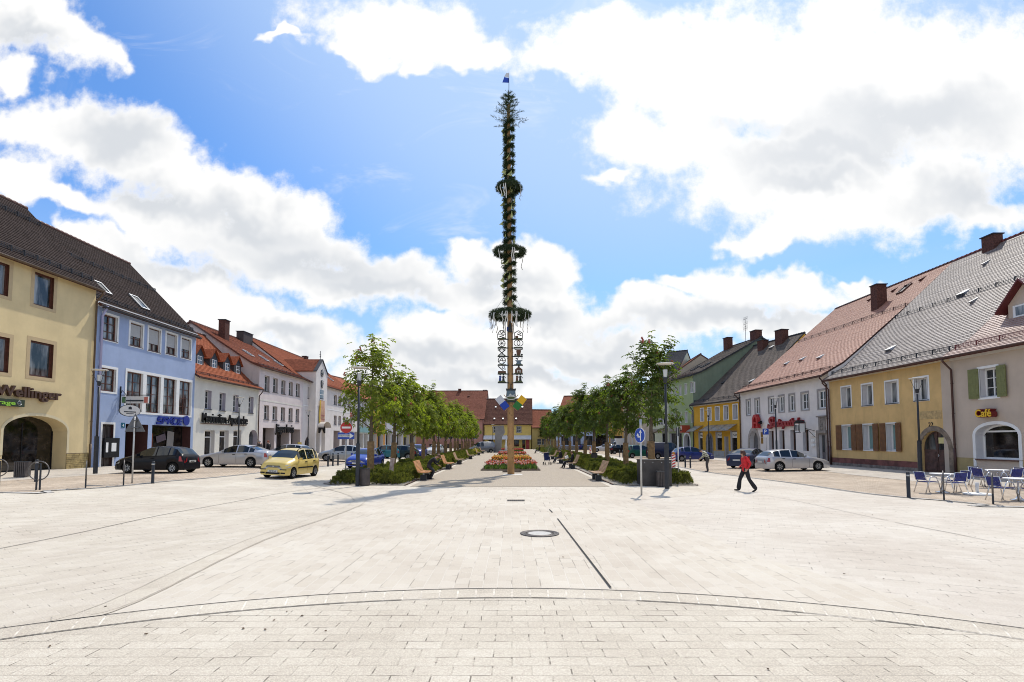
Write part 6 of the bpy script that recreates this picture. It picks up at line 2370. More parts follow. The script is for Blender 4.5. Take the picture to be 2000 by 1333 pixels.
SH = [shrub_mesh(s) for s in (1, 2, 3)]
BEDL = [(-8.95, 25.7), (-8.2, 25.2), (-4.95, 24.95), (-4.85, 118), (-8.95, 118)]
BEDR = [(4.75, 25.4), (5.3, 24.95), (8.45, 24.75), (8.65, 25.2), (8.65, 118), (4.65, 118)]
for bed, lab, bg in ((BEDL, 'orange bench side', -1), (BEDR, 'steel box side', 1)):
    drape('planting_bed', [bed], 0.012, m_dirt, 'grey gravel bed under the trees on the %s' % lab)
    drape('bed_edging', strip_polys(bed + [bed[0]], 0.06), 0.05, M['brownwood'], 'thin dark edging strip round the tree bed on the %s' % lab)
    drape('bed_edging_face', strip_polys(bed + [bed[0]], 0.085), 0.016, M['brownwood'], 'foot of the edging strip round the tree bed on the %s' % lab)
    rows = [0.45, 1.05, 1.65, 2.25, 2.85, 3.4]
    rnd = random.Random(5 + bg)
    far = MB()
    y = 25.65
    n = 0
    x0 = -8.75 if bg < 0 else 4.95
    while y < 116:
        for rx_ in rows:
            x = x0 + rx_ + rnd.uniform(-.08, .08)
            yy = y + rnd.uniform(-.1, .1)
            if bg > 0 and yy < 26.3 and 5.8 < x < 7.55:
                continue
            if any((yy - 7.75 * F / abs(1000 - px)) ** 2 + (abs(x) - 7.75) ** 2 < 0.1 for px in (lx if bg < 0 else rx)):
                continue
            if yy < 29.5:
                o = link('box_shrub', SH[n % 3], None, (x, yy, gh(x)), (0, 0, rnd.uniform(0, 6)))
                s = rnd.uniform(0.68, 0.92)
                o.scale = (s, s, s * rnd.uniform(0.85, 1.2))
                tag(o, 'small dark green box shrub at the near end of the %s bed' % lab, 'shrub', 'box shrubs at the near end of the bed on the ' + lab)
                n += 1
            else:
                s = rnd.uniform(0.62, 1.0)
                me = SH[rnd.randrange(3)]
                step = 1 if yy < 45 else (2 if yy < 70 else 4)
                mt = Matrix.Translation((x, yy, gh(x))) @ Matrix.Rotation(rnd.uniform(0, 6), 4, 'Z') @ Matrix.Scale(s, 4)
                co = [mt @ v.co for v in me.vertices]
                g = 1.0 + 0.25 * (step - 1)
                for p in me.polygons:
                    if p.index % step == 0:
                        q = [co[v] for v in p.vertices]
                        if step > 1 and len(q) == 4:
                            cc = sum(q, Vector()) / 4
                            q = [cc + (k - cc) * g for k in q]
                        far.add(q, [tuple(range(len(q)))])
        y += 0.6
    tag(far.build('shrubbery', m_box), 'long low mass of box planting under the %s trees' % lab, kind='stuff')

# yellow flowering shrub and grey-green shrub breaking the far hedge
for (px, py, h, w, lab, c1, c2) in ((929, 889, 1.0, 0.6, 'small yellow flowering bush at the far end of the orange bench row', (0.35, 0.28, 0.01), (0.5, 0.4, 0.02)),
                                   (1073, 892, 1.7, 0.8, 'taller grey green feathery bush behind the stroller', (0.05, 0.085, 0.06), (0.09, 0.13, 0.095))):
    p = gnd(px, py)
    rn = random.Random(int(px))
    b = MB()
    for i in range(700):
        q = Vector((rn.gauss(0, w * .35), rn.gauss(0, w * .35), abs(rn.gauss(h * .5, h * .25))))
        a = Vector((rn.uniform(-1, 1), rn.uniform(-1, 1), rn.uniform(-.3, 1))).normalized() * 0.09
        s = a.cross(Vector((rn.uniform(-1, 1), rn.uniform(-1, 1), 1))).normalized() * 0.03
        b.add([q, q + a * .5 + s, q + a, q + a * .5 - s], [(0, 1, 2, 3)])
    tag(b.build('bush', leafmat('bush_%d' % px, c1, c2), None, p), lab, 'bush')

# ------------------------------------------------------------------ tulip beds on the gravel
m_tl = leafmat('tulip_leaf', (0.07, 0.13, 0.03), (0.13, 0.19, 0.05), 0.3)
T_RED = mat('tulip_red', (0.50, 0.022, 0.018), 0.5, var=0.2, vs=6)
T_ORG = mat('tulip_orange', (0.70, 0.20, 0.02), 0.5, var=0.25, vs=6)
T_YEL = mat('tulip_yellow', (0.75, 0.46, 0.03), 0.5, var=0.15, vs=6)
T_PNK = mat('tulip_pink', (0.70, 0.38, 0.32), 0.5, var=0.2, vs=6)
T_PUR = mat('tulip_plum', (0.16, 0.02, 0.05), 0.5, var=0.2, vs=6)
y20 = [gnd(1000, y).y for y in (920, 906.5, 893.5, 884)]
tulips = {0: (MB(), 'pink'), 1: (MB(), 'orange'), 2: (MB(), 'red')}
rnd = random.Random(77)
for bi, (y0, y1, x0, x1, lab, mixc) in enumerate(((y20[0], y20[0] + 6.2, -2.15, 1.95, 'nearest tulip bed, pale pink flowers over green leaves', (3, 3, 3, 1, 0)),
                                                  (y20[1], y20[1] + 11, -2.1, 1.95, 'second tulip bed, orange and yellow flowers', (1, 1, 2, 2, 3, 1)),
                                                  (y20[2], y20[2] + 9, -2.0, 2.0, 'third tulip bed, mostly red flowers', (0, 0, 1, 3, 0)),
                                                  (y20[3], y20[3] + 12, -2.6, 2.2, 'farthest tulip bed, dark red and plum flowers', (0, 0, 4, 1)))):
    fb = thing('flower_bed', lab, 'flower bed', ((x0 + x1) / 2, y0, 0), 0, 'tulip beds on the promenade')
    w, d = x1 - x0, y1 - y0
    b = MB()
    for (xa, xb, ya, yb) in ((-w / 2, w / 2, 0, 0.08), (-w / 2, w / 2, d - 0.08, d), (-w / 2, -w / 2 + 0.08, 0.083, d - 0.083), (w / 2 - 0.08, w / 2, 0.083, d - 0.083)):
        b.box(xa, xb, ya, yb, 0.0, 0.09)
    b.build('edging', mat('old_timber', (0.13, 0.10, 0.075), 0.9, var=0.2, vs=4), fb)
    MB().box(-w / 2 + 0.09, w / 2 - 0.09, 0.09, d - 0.09, 0.0, 0.06).build('soil', m_soil, fb)
    lf, fl = MB(), MB()
    n = int(w * d * (26 if bi == 0 else 17))
    for i in range(n):
        x, y = rnd.uniform(-w / 2 + 0.2, w / 2 - 0.2), rnd.uniform(0.25, d - 0.2)
        h = rnd.uniform(0.30, 0.46)
        for k in range(3):
            t = rnd.uniform(0, 6.28)
            dd = Vector((math.cos(t) * 0.1, math.sin(t) * 0.1, 0))
            sd_ = Vector((-dd.y, dd.x, 0)) * 0.28
            p = Vector((x, y, 0.05))
            lf.add([p, p + dd * .6 + sd_ + Vector((0, 0, .15)), p + dd * 1.2 + Vector((0, 0, h * .72)), p + dd * .6 - sd_ + Vector((0, 0, .15))], [(0, 1, 2, 3)])
        if rnd.random() < (0.55 if bi == 0 else 0.95):
            lf.tube([(x, y, 0.05), (x + 0.02, y, h + 0.05)], 0.008, 4)
            c = mixc[min(len(mixc) - 1, int(len(mixc) * (0.75 * y / d + 0.25 * rnd.random())))] if bi == 1 else rnd.choice(mixc)
            fl.lathe([(0.0, 0), (0.040, 0.02), (0.047, 0.06), (0.035, 0.105)], 6, c, (x + 0.02, y, h + 0.05))
    tag(lf.build('tulip_leaves', m_tl, fb), kind='stuff')
    tag(fl.build('tulip_blooms', [T_RED, T_ORG, T_YEL, T_PNK, T_PUR], fb), kind='stuff')

# ------------------------------------------------------------------ maypole
mp0 = gnd(998, 927)
MPY = mp0.y
mpz = lambda py: atY(996, py, MPY).z
mp = thing('maypole', 'tall debarked maypole with green wreaths and carved guild signs on the gravel', 'maypole', (mp0.x, MPY, 0))
rnd = random.Random(12)
m_wood = mat('debarked_pine', (0.38, 0.215, 0.085), 0.65, var=0.16, vs=2.0, bump=0.2, bs=18, stain=0.35)
ztop = mpz(205)
xof = lambda z: (atY(993.0, 170, MPY).x - mp0.x) * z / mpz(170)
prad = lambda z: 0.215 - 0.115 * z / ztop
b = MB()
zs = [0.0] + [ztop * i / 16 for i in range(1, 17)]
b.tube([(xof(z), 0, z) for z in zs], [prad(z) for z in zs], 20)
for i in range(40):
    z, t = rnd.uniform(0.5, ztop * .8), rnd.uniform(0, 6.28)
    r = prad(z)
    b.obox((xof(z) + r * math.cos(t), r * math.sin(t), z), (0.018, 0, 0), (0, 0.018, 0), (0, 0, 0.025), 1)
b.build('pole', [m_wood, mat('wood_knot', (0.16, 0.08, 0.03), 0.8)], mp)
m_fir = leafmat('fir_needles', (0.016, 0.036, 0.015), (0.055, 0.078, 0.030), 0.15)
m_rib = mat('pale_ribbon', (0.62, 0.60, 0.55), 0.7)


def sprig(b, p, d, L, rnd, nn=9, wd=0.10):
    """fir twig with needles"""
    d = d.normalized()
    u = d.cross(Vector((rnd.uniform(-1, 1), rnd.uniform(-1, 1), rnd.uniform(-1, 1)))).normalized()
    w = d.cross(u)
    for k in range(nn):
        c = p + d * L * k / nn
        for sgn in (-1, 1):
            e = (u if k % 2 else w) * sgn * wd * (1 - 0.5 * k / nn) + d * 0.07
            s = d * 0.014
            b.add([c - s, c + s, c + e], [(0, 1, 2)])
    b.add([p - u * 0.008, p + u * 0.008, p + d * L], [(0, 1, 2)])


def garland_ring(z, R_, th, n, rib, seed, rise=0.0):
    rn = random.Random(seed)
    b, rb = MB(), MB()
    for i in range(n):
        t = rn.uniform(0, 6.283)
        c = Vector((xof(z) + R_ * math.cos(t), R_ * math.sin(t), z))
        o = Vector((math.cos(t), math.sin(t), 0))
        a = rn.uniform(0, 6.283)
        p = c + (o * math.cos(a) + Vector((0, 0, 1)) * math.sin(a)) * th * rn.uniform(0.3, 0.9)
        d = (o * math.cos(a) + Vector((0, 0, 1)) * math.sin(a)) * 0.7 + Vector((-o.y, o.x, 0)) * rn.choice((-1, 1)) + Vector((0, 0, -0.2))
        sprig(b, p, d, rn.uniform(0.15, 0.27), rn, 7, 0.07)
    b.tube([(xof(z) + R_ * math.cos(2 * math.pi * i / 24), R_ * math.sin(2 * math.pi * i / 24), z) for i in range(25)], th * 0.62, 8)
    for i in range(rib):
        t = rn.uniform(0, 6.283)
        c = Vector((xof(z) + R_ * math.cos(t), R_ * math.sin(t), z - 0.05))
        o2 = Vector((-math.sin(t), math.cos(t), 0)) * 0.03
        L = rn.uniform(0.5, 1.0)
        pts = [c + Vector((math.cos(t), math.sin(t), 0)) * (th + 0.05 * math.sin(k * 1.3)) + Vector((rn.uniform(-.04, .04), 0, -L * k / 5)) for k in range(6)]
        for p, q in zip(pts, pts[1:]):
            b.quad(p - o2, p + o2, q + o2, q - o2, 1)
    o = b.build('wreath', [m_fir, m_rib], mp)
    # hanging wires
    w = MB()
    for k in range(4):
        t = k * math.pi / 2 + .4
        w.tube([(xof(z) + R_ * math.cos(t), R_ * math.sin(t), z), (xof(z), 0, z + R_ * 1.5)], 0.008, 4)
    w.build('wire', M['anth'], o)


garland_ring(mpz(615), 1.10, 0.17, 1300, 34, 1)
garland_ring(mpz(492), 0.86, 0.135, 900, 10, 2)
garland_ring(mpz(367), 0.66, 0.15, 850, 12, 3)
# spiral garland up to the fir top
b, rb = MB(), MB()
z0, z1 = mpz(598), mpz(236)
turns = 22
n = 5000
for i in range(n):
    f = rnd.random()
    z = z0 + (z1 - z0) * f
    t = f * turns * 2 * math.pi
    r = prad(z) + 0.05
    o = Vector((math.cos(t), math.sin(t), 0))
    p = Vector((xof(z), 0, z)) + o * (r + rnd.uniform(0, 0.055)) + Vector((0, 0, rnd.gauss(0, .085)))
    sprig(b, p, o * 0.8 + Vector((-o.y, o.x, 0)) * rnd.uniform(-1, 1) + Vector((0, 0, rnd.uniform(-.9, .5))), rnd.uniform(0.16, 0.30), rnd, 6, 0.075)
    if i % 75 == 0:
        c = p + o * 0.12
        b.quad(c, c + Vector((0.03, 0, 0)), c + Vector((rnd.uniform(-.3, .1), 0, -rnd.uniform(.2, .5))), c + Vector((rnd.uniform(-.3, .1) - .03, 0, -rnd.uniform(.2, .5))), 1)
b.tube([((prad(z0 + (z1 - z0) * k / 600) + 0.04) * math.cos(k / 600 * turns * 6.2832) + xof(z0 + (z1 - z0) * k / 600), (prad(z0 + (z1 - z0) * k / 600) + 0.04) * math.sin(k / 600 * turns * 6.2832), z0 + (z1 - z0) * k / 600) for k in range(601)], 0.06, 6)
b.build('garland', [m_fir, mat('yellow_green_ribbon', (0.45, 0.47, 0.18), 0.7)], mp)
# fir top
b = MB()
zt0, zt1 = mpz(240), mpz(176)
b.tube([(xof(zt0), 0, zt0 - 1.2), (xof(zt0), 0, zt1)], [0.06, 0.015], 6)
for i in range(46):
    f = i / 46
    z = zt0 - 0.3 + (zt1 - zt0) * f
    t = i * 2.399
    L = (1.0 - f) * 1.05 + 0.2
    if rnd.random() < 0.3:
        L *= 0.55
    d = Vector((math.cos(t), math.sin(t), 0.42))
    p = Vector((xof(z), 0, z))
    for k in range(6):
        q = p + d * L * k / 6
        for _ in range(2):
            sprig(b, q, d + Vector((rnd.uniform(-.9, .9), rnd.uniform(-.9, .9), rnd.uniform(-.5, .3))), 0.42 * (1 - 0.5 * k / 6), rnd, 6, 0.08)
b.build('fir_top', m_fir, mp)
# flag
zf0, zf1 = mpz(178), mpz(144)
b = MB()
b.tube([(xof(zf0) + 0.03, 0, zf0 - 0.4), (xof(zf0) + 0.03, 0, zf1 + 0.05)], 0.02, 6)
fo = b.build('flag_staff', M['anth'], mp)
b = MB()
xf = xof(zf0) + 0.03
pl = [[(xf, zf1), (xf - 0.16, zf1 + 0.02), (xf - 0.30, zf1 - 0.22), (xf, zf1 - 0.30)], [(xf, zf1 - 0.30), (xf - 0.30, zf1 - 0.22), (xf - 0.42, zf1 - 0.58), (xf - 0.02, zf1 - 0.60)]]
for k, q in enumerate(pl):
    b.prism(q, -0.03 + 0.05 * k, -0.02 + 0.05 * k, m=k)
b.build('flag', [mat('flag_white', (0.6, 0.6, 0.62), 0.8), mat('flag_blue', (0.02, 0.07, 0.42), 0.8)], fo)
# guild boards: a shelf on each side carrying a cut-out emblem
m_gi = mat('guild_black', (0.020, 0.022, 0.022), 0.6)
m_gb = mat('guild_brown', (0.11, 0.05, 0.025), 0.7, var=0.2)
m_gs = mat('guild_slate', (0.10, 0.15, 0.19), 0.6)
m_gg = mat('guild_green', (0.07, 0.09, 0.03), 0.7)
gm = [m_gi, m_gb, m_gs, m_gg, mat('guild_blue', (0.02, 0.05, 0.22), 0.6), mat('guild_gold', (0.38, 0.25, 0.06), 0.5), mat('guild_white', (0.55, 0.54, 0.5), 0.6)]


def ringpts(cx, cz, r, n=20, a0=0, a1=6.2832):
    return [(cx + r * math.cos(a0 + (a1 - a0) * i / n), -0.0, cz + r * math.sin(a0 + (a1 - a0) * i / n)) for i in range(n + 1)]


def emblem(kind):
    b = MB()
    ln = lambda pts, w=0.022, m=0: [b.beam((p[0], 0, p[1]), (q[0], 0, q[1]), w * 2, 0.05, m, up=(0, 1, 0)) for p, q in zip(pts, pts[1:])]
    if kind == 'house':
        ln([(-.27, 0), (-.27, .28), (-.12, .52), (.12, .52), (.27, .28), (.27, 0), (-.27, 0)])
        ln([(-.27, .28), (.27, .28)])
        ln([(-.12, .52), (0, .28), (.12, .52)])
        ln([(-.15, .1), (.15, .2)], .03)
        ln([(0, .05), (.2, .05)], .03)
    elif kind == 'gable':
        ln([(-.27, 0), (-.27, .36), (0, .52), (.27, .36), (.27, 0), (-.27, 0)])
        b.prism([(-.22, .02), (-.02, .02), (-.02, .16), (-.22, .16)], -.03, .03, m=1)
        ln([(-.1, .3), (.2, .18)], .03)
        ln([(0, .4), (.18, .3)], .025)
    elif kind == 'wheel':
        b.tube(ringpts(0, .26, .23), 0.028, 6)
        for k in range(4):
            t = k * math.pi / 4
            ln([(.23 * math.cos(t), .26 + .23 * math.sin(t)), (-.23 * math.cos(t), .26 - .23 * math.sin(t))], .014)
        b.prism([(-.12, .46), (.12, .46), (.1, .56), (-.1, .56)], -.03, .03, m=5)
    elif kind == 'rings':
        b.tube(ringpts(-.1, .27, .2), 0.024, 6)
        b.tube(ringpts(.1, .27, .2), 0.024, 6)
        b.prism([(-.08, .46), (.08, .46), (.06, .55), (-.06, .55)], -.03, .03, m=5)
    elif kind == 'scissors':
        ln([(-.25, .4), (.22, 0)], .03)
        ln([(.25, .4), (-.22, 0)], .03)
        ln([(-.28, .38), (.28, .38)], .02)
        b.tube(ringpts(-.14, .5, .08, 12), .02, 5)
        b.tube(ringpts(.14, .5, .08, 12), .02, 5)
        b.tube(ringpts(0, .12, .07, 12), .02, 5)
    elif kind == 'ox':
        b.prism([(-.14, .42), (.14, .42), (.16, .28), (.1, .0), (-.1, .0), (-.16, .28)], -.05, .05, m=1)
        ln([(-.12, .4), (-.26, .42), (-.24, .56)], .025)
        ln([(.12, .4), (.26, .42), (.24, .56)], .025)
        b.prism([(-.28, .02), (-.14, .02), (-.14, .12), (-.28, .1)], -.04, .04).prism([(.14, .02), (.28, .02), (.28, .1), (.14, .12)], -.04, .04)
    elif kind == 'pretzel':
        b.tube(ringpts(0, .27, .24), 0.03, 6)
        ln([(-.2, .16), (.02, .46), (.1, .1)], .022)
        ln([(-.14, .25), (.22, .25)], .018)
    elif kind == 'anvil':
        b.prism([(-.2, 0), (.2, 0), (.12, .16), (.26, .27), (-.24, .27), (-.12, .16)], -.06, .06, m=2)
        ln([(-.2, .42), (-.05, .34)], .03)
        ln([(-.1, .3), (.0, .54), (.22, .54), (.22, .34)], .022)
    elif kind == 'plane':
        b.prism([(-.28, 0), (.28, 0), (.26, .14), (-.24, .14)], -.05, .05, m=1)
        ln([(-.24, .46), (.1, .16)], .03)
        ln([(.02, .34), (.12, .56), (.24, .24), (.02, .34)], .02)
    elif kind == 'chapel':
        b.prism([(-.25, 0), (.25, 0), (.25, .24), (.08, .38), (-.08, .38), (-.25, .24)], -.05, .04, m=1)
        b.prism([(-.06, .38), (.06, .38), (.06, .54), (-.06, .54)], -.05, .05)
        b.prism([(-.12, .03), (.12, .03), (.12, .2), (-.12, .2)], -.065, -.045, m=6)
        b.prism([(-.05, .03), (.05, .03), (.05, .16), (-.05, .16)], -.075, -.06, m=1)
    else:
        ms = (4, 0) if kind == 'pair_blue' else (1, 0)
        for sx, m in ((-.12, ms[0]), (.1, ms[1])):
            b.prism([(sx - .09, .06), (sx + .09, .06), (sx + .06, .3), (sx + .08, .4), (sx - .08, .4), (sx - .06, .3)], -.04, .04, m=m)
            b.lathe([(0, -.055), (.045, -.02), (.045, .03), (0, .06)], 10, 0, (sx, 0, .47))
            ln([(sx + .06, .36), (sx + .17, .25)], .02, m)
        b.prism([(-.25, 0), (.25, 0), (.2, .07), (-.18, .07)], -.05, .05, m=3)
    return b


sy = [692, 663 + 0, 0]
rows = [(664.5, 'house', 'gable'), (681.5, 'wheel', 'rings'), (698, 'scissors', 'ox'), (715, 'pretzel', 'anvil'), (732, 'plane', 'chapel'), (749, 'pair_blue', 'pair_brown')]
for (py, ka, kb) in rows:
    z = mpz(py)
    for sgn, kind in ((-1, ka), (1, kb)):
        b = MB()
        x = xof(z)
        b.box(min(x + sgn * 0.1, x + sgn * 0.78), max(x + sgn * 0.1, x + sgn * 0.78), -0.28, -0.20, z - 0.03, z + 0.03)
        b.box(min(x + sgn * 0.24, x + sgn * 0.76), max(x + sgn * 0.24, x + sgn * 0.76), -0.29, -0.19, z + 0.03, z + 0.06, 3)
        e = emblem(kind)
        b.merge(e, Matrix.Translation((x + sgn * 0.52, -0.24, z + 0.06)) @ Matrix.Scale(0.92, 4))
        b.build('guild_sign', gm, mp)
# small figure under the lowest wreath
z = mpz(650)
b = MB()
b.box(xof(z) - .16, xof(z) + .16, -.26, -.16, z - 0.02, z + 0.02)
b.prism([(xof(z) + x, z + 0.02 + q) for x, q in ((-.12, 0), (-.04, 0), (0, .2), (.05, 0), (.13, 0), (.08, .5), (-.08, .5))], -.26, -.2, m=0)
b.lathe([(0, -.09), (.07, 0), (0, .09)], 10, 0, (xof(z), -.23, z + .62))
b.beam((xof(z) + .05, -.23, z + .45), (xof(z) + .14, -.23, z + .7), .04, .04, 5)
b.box(xof(z) - .2, xof(z) - .09, -.25, -.21, z + .05, z + .3, 4)
b.build('carved_figure', gm, mp)
# coat of arms board, oval plate and two crossed flags
z = mpz(777)
zz0, zz1 = mpz(787), mpz(760)
b = MB()
hw = 0.30
b.prism([(-hw, zz0), (hw, zz0), (hw * 1.02, zz0 + .3), (hw * .9, zz1 - .2), (hw * 1.05, zz1), (hw * .4, zz1 - .03), (0, zz1 + .03), (-hw * .4, zz1 - .03), (-hw * 1.05, zz1), (-hw * .9, zz1 - .2), (-hw * 1.02, zz0 + .3)], -0.33, -0.22, m=0)
b.prism([(-.24, zz0 + .1), (.24, zz0 + .1), (.24, zz1 - .14), (-.24, zz1 - .14)], -0.345, -0.32, m=2)
b.prism([(-.22, zz0 + .3), (-.05, zz0 + .55), (.08, zz0 + .42), (.22, zz0 + .5), (.2, zz0 + .3)], -.352, -.34, m=6)
b.prism([(-.24, zz0 + .1), (.24, zz0 + .1), (.24, zz0 + .3), (-.24, zz0 + .28)], -.354, -.342, m=3)
b.box(-.025, .025, -.3, -.2, zz1, zz1 + .3)
b.build('coat_of_arms', gm, mp)
b = MB()
zo = mpz(778.5)
b.tube([(0.29 * math.cos(t), -.38, zo + .10 * math.sin(t)) for t in [6.2832 * i / 24 for i in range(25)]], .03, 6, 6)
b.lathe([(0.0, 0), (1, 0), (1, -.01)][::-1], 4, 0) if False else None
b.prism([(0.27 * math.cos(6.2832 * i / 24), zo + .085 * math.sin(6.2832 * i / 24)) for i in range(24)], -.375, -.35, m=3)
b.build('oval_plate', gm, mp)
for sgn, mc in ((-1, ((0.55, 0.56, 0.6), (0.01, 0.05, 0.36))), (1, ((0.75, 0.42, 0.01), (0.02, 0.16, 0.03)))):
    b = MB()
    zc = mpz(791)
    ax = Vector((sgn * 0.62, 0, 0.78)).normalized()
    px_ = Vector((ax.z, 0, -ax.x)) * sgn
    base = Vector((-sgn * 0.34, -0.30, zc - 0.38))
    b.beam(base, base + ax * 1.25, 0.04, 0.04, 0, up=(0, 1, 0))
    so = b.build('flag_staff', m_wood, mp)
    b = MB()
    # the cloth is a leaning square of two colours
    c0 = Vector((sgn * 0.10, -0.34, zc - 0.12))
    for k, (f0, f1) in enumerate(((0.44, 0.88), (0.0, 0.44))):
        p = [c0 + ax * f0 - px_ * .02, c0 + ax * f1 - px_ * .02, c0 + ax * f1 + px_ * .42, c0 + ax * f0 + px_ * .42]
        q = [v + Vector((0, -0.02, 0)) for v in p]
        b.add(p + q, [(0, 1, 2, 3), (7, 6, 5, 4), (0, 4, 5, 1), (1, 5, 6, 2), (2, 6, 7, 3), (3, 7, 4, 0)], k)
    b.build('flag', [mat('flag_a%d' % sgn, mc[0], 0.7), mat('flag_b%d' % sgn, mc[1], 0.7)], so)
# timber beam and concrete slab at the foot
p = gnd(998.5, 923)
o = thing('timber_beam', 'short dark timber beam lying behind the maypole foot', 'timber beam', (p.x + 0.05, p.y, 0.0))
MB().box(-0.62, 0.62, -0.09, 0.09, 0.0, 0.14).build('beam', mat('old_timber', (0, 0, 0)), o)
drape('pole_footing', [[(-0.55, mp0.y - 0.75), (0.65, mp0.y - 0.72), (0.58, mp0.y + 0.35), (-0.48, mp0.y + 0.35)]], 0.014, mat('pale_footing', (0.62, 0.6, 0.56), 0.9, var=0.06), 'pale concrete slab under the maypole foot')

# ------------------------------------------------------------------ cars
def lerp_prof(P, s):
    if s <= P[0][0]:
        return P[0][1]
    for (a, za), (b, zb) in zip(P, P[1:]):
        if s <= b:
            return za + (zb - za) * (s - a) / (b - a)
    return P[-1][1]


m_cglass = mat('car_glass', (0.008, 0.012, 0.014), 0.03, spec=0.8)
m_tail = mat('tail_light', (0.32, 0.008, 0.01), 0.15, spec=0.7)
m_head = mat('head_light', (0.45, 0.46, 0.47), 0.08, spec=0.8, metal=0.3)
m_plate = mat('number_plate', (0.6, 0.6, 0.58), 0.5)
m_rim = mat('wheel_trim', (0.36, 0.37, 0.38), 0.3, metal=0.7, var=0.1)


def paint(name, c, metal=0.0):
    return mat('paint_' + name, c, 0.28, metal=metal, spec=0.3 if max(c) > .1 else .12, coat=0.5 if max(c) > .1 else .22, var=0.03)


CARS = {
    'hatch': dict(L=3.77, W=1.64, H=1.42, wb=2.47, fo=.74, r=.29, top=[(0, .48), (.05, .64), (.2, .76), (.55, .88), (.95, .96), (1.35, 1.19), (1.75, 1.36), (2.1, 1.415), (2.6, 1.42), (3.05, 1.385), (3.35, 1.30), (3.58, 1.04), (3.70, .90), (3.77, .55)],
                  belt=[(0, .6), (.95, .88), (3.3, .97), (3.77, .9)], ws=(1.02, 1.68), rw=(3.32, 3.6), sw=(1.38, 3.28), pil=[2.28, 2.95]),
    'sedan': dict(L=4.82, W=1.82, H=1.45, wb=2.85, fo=.86, r=.325, top=[(0, .45), (.05, .64), (.25, .76), (.8, .90), (1.4, .98), (1.85, 1.23), (2.25, 1.39), (2.7, 1.45), (3.2, 1.43), (3.65, 1.31), (4.15, 1.10), (4.6, 1.06), (4.76, 1.0), (4.82, .55)],
                  belt=[(0, .6), (1.4, .92), (4.0, .99), (4.82, .92)], ws=(1.48, 2.2), rw=(3.45, 4.1), sw=(1.85, 3.9), pil=[2.75, 3.55]),
    'mini': dict(L=3.54, W=1.58, H=1.53, wb=2.3, fo=.66, r=.285, top=[(0, .45), (.03, .66), (.10, .82), (.4, .94), (.78, 1.03), (1.1, 1.27), (1.42, 1.46), (1.75, 1.525), (2.4, 1.53), (3.0, 1.50), (3.3, 1.42), (3.46, 1.02), (3.52, .85), (3.54, .5)],
                 belt=[(0, .62), (.78, .93), (2.9, .99), (3.54, .96)], ws=(.82, 1.38), rw=(3.30, 3.47), sw=(1.12, 3.22), pil=[2.0, 2.88]),
    'estate': dict(L=4.29, W=1.77, H=1.43, wb=2.58, fo=.86, r=.32, top=[(0, .45), (.05, .62), (.25, .74), (.8, .88), (1.3, .95), (1.75, 1.20), (2.15, 1.375), (2.6, 1.43), (3.2, 1.415), (3.65, 1.36), (3.85, 1.29), (4.12, 1.04), (4.23, .92), (4.29, .5)],
                   belt=[(0, .58), (1.3, .89), (3.9, .98), (4.29, .9)], ws=(1.38, 2.1), rw=(3.82, 4.14), sw=(1.72, 3.78), pil=[2.62, 3.35]),
    'van': dict(L=4.3, W=1.75, H=1.85, wb=2.7, fo=.8, r=.31, top=[(0, .5), (.05, .72), (.2, .88), (.75, 1.05), (1.15, 1.45), (1.5, 1.74), (1.9, 1.83), (3.0, 1.85), (4.0, 1.83), (4.22, 1.75), (4.27, 1.0), (4.3, .5)],
                belt=[(0, .65), (.75, 1.0), (4.3, 1.08)], ws=(.82, 1.45), rw=(4.2, 4.26), sw=(1.1, 2.3), pil=[1.75]),
}


def car_ring(C, s):
    L, W = C['L'], C['W']
    zt = lerp_prof(C['top'], s)
    zb = lerp_prof(C['belt'], s)
    zs = min(zb, zt - 0.03)
    e = min(s, L - s)
    w = W / 2 * (1 - 0.16 * max(0, 1 - e / 0.42) ** 2)
    r = C['r']
    zl = 0.19
    for sw_ in (C['fo'], C['fo'] + C['wb']):
        Ra = r + 0.045
        if abs(s - sw_) < Ra:
            zl = max(zl, r + math.sqrt(Ra * Ra - (s - sw_) ** 2))
    zl = min(zl, zs - 0.12)
    g = min(1, max(0, (zt - zb) / (C['H'] - zb)))
    wr = W / 2 * 0.70
    y5 = w * 0.84 + (wr - w * 0.84) * g
    z5 = zs + (zt - zs) * (0.72 + 0.19 * g)
    return [(w * .95, zl), (w * .995, zl + (zs - zl) * .30), (w, zl + (zs - zl) * .62), (w * .975, zs - 0.03), (w * .935, zs), (y5, z5), (y5 * .62, z5 + (zt - z5) * .86), (0, zt)]


def side_y(C, s, z):
    P = car_ring(C, s)
    for (y0, z0), (y1, z1) in zip(P, P[1:]):
        if z0 <= z <= z1 and z1 > z0:
            return y0 + (y1 - y0) * (z - z0) / (z1 - z0)
    return P[2][0]


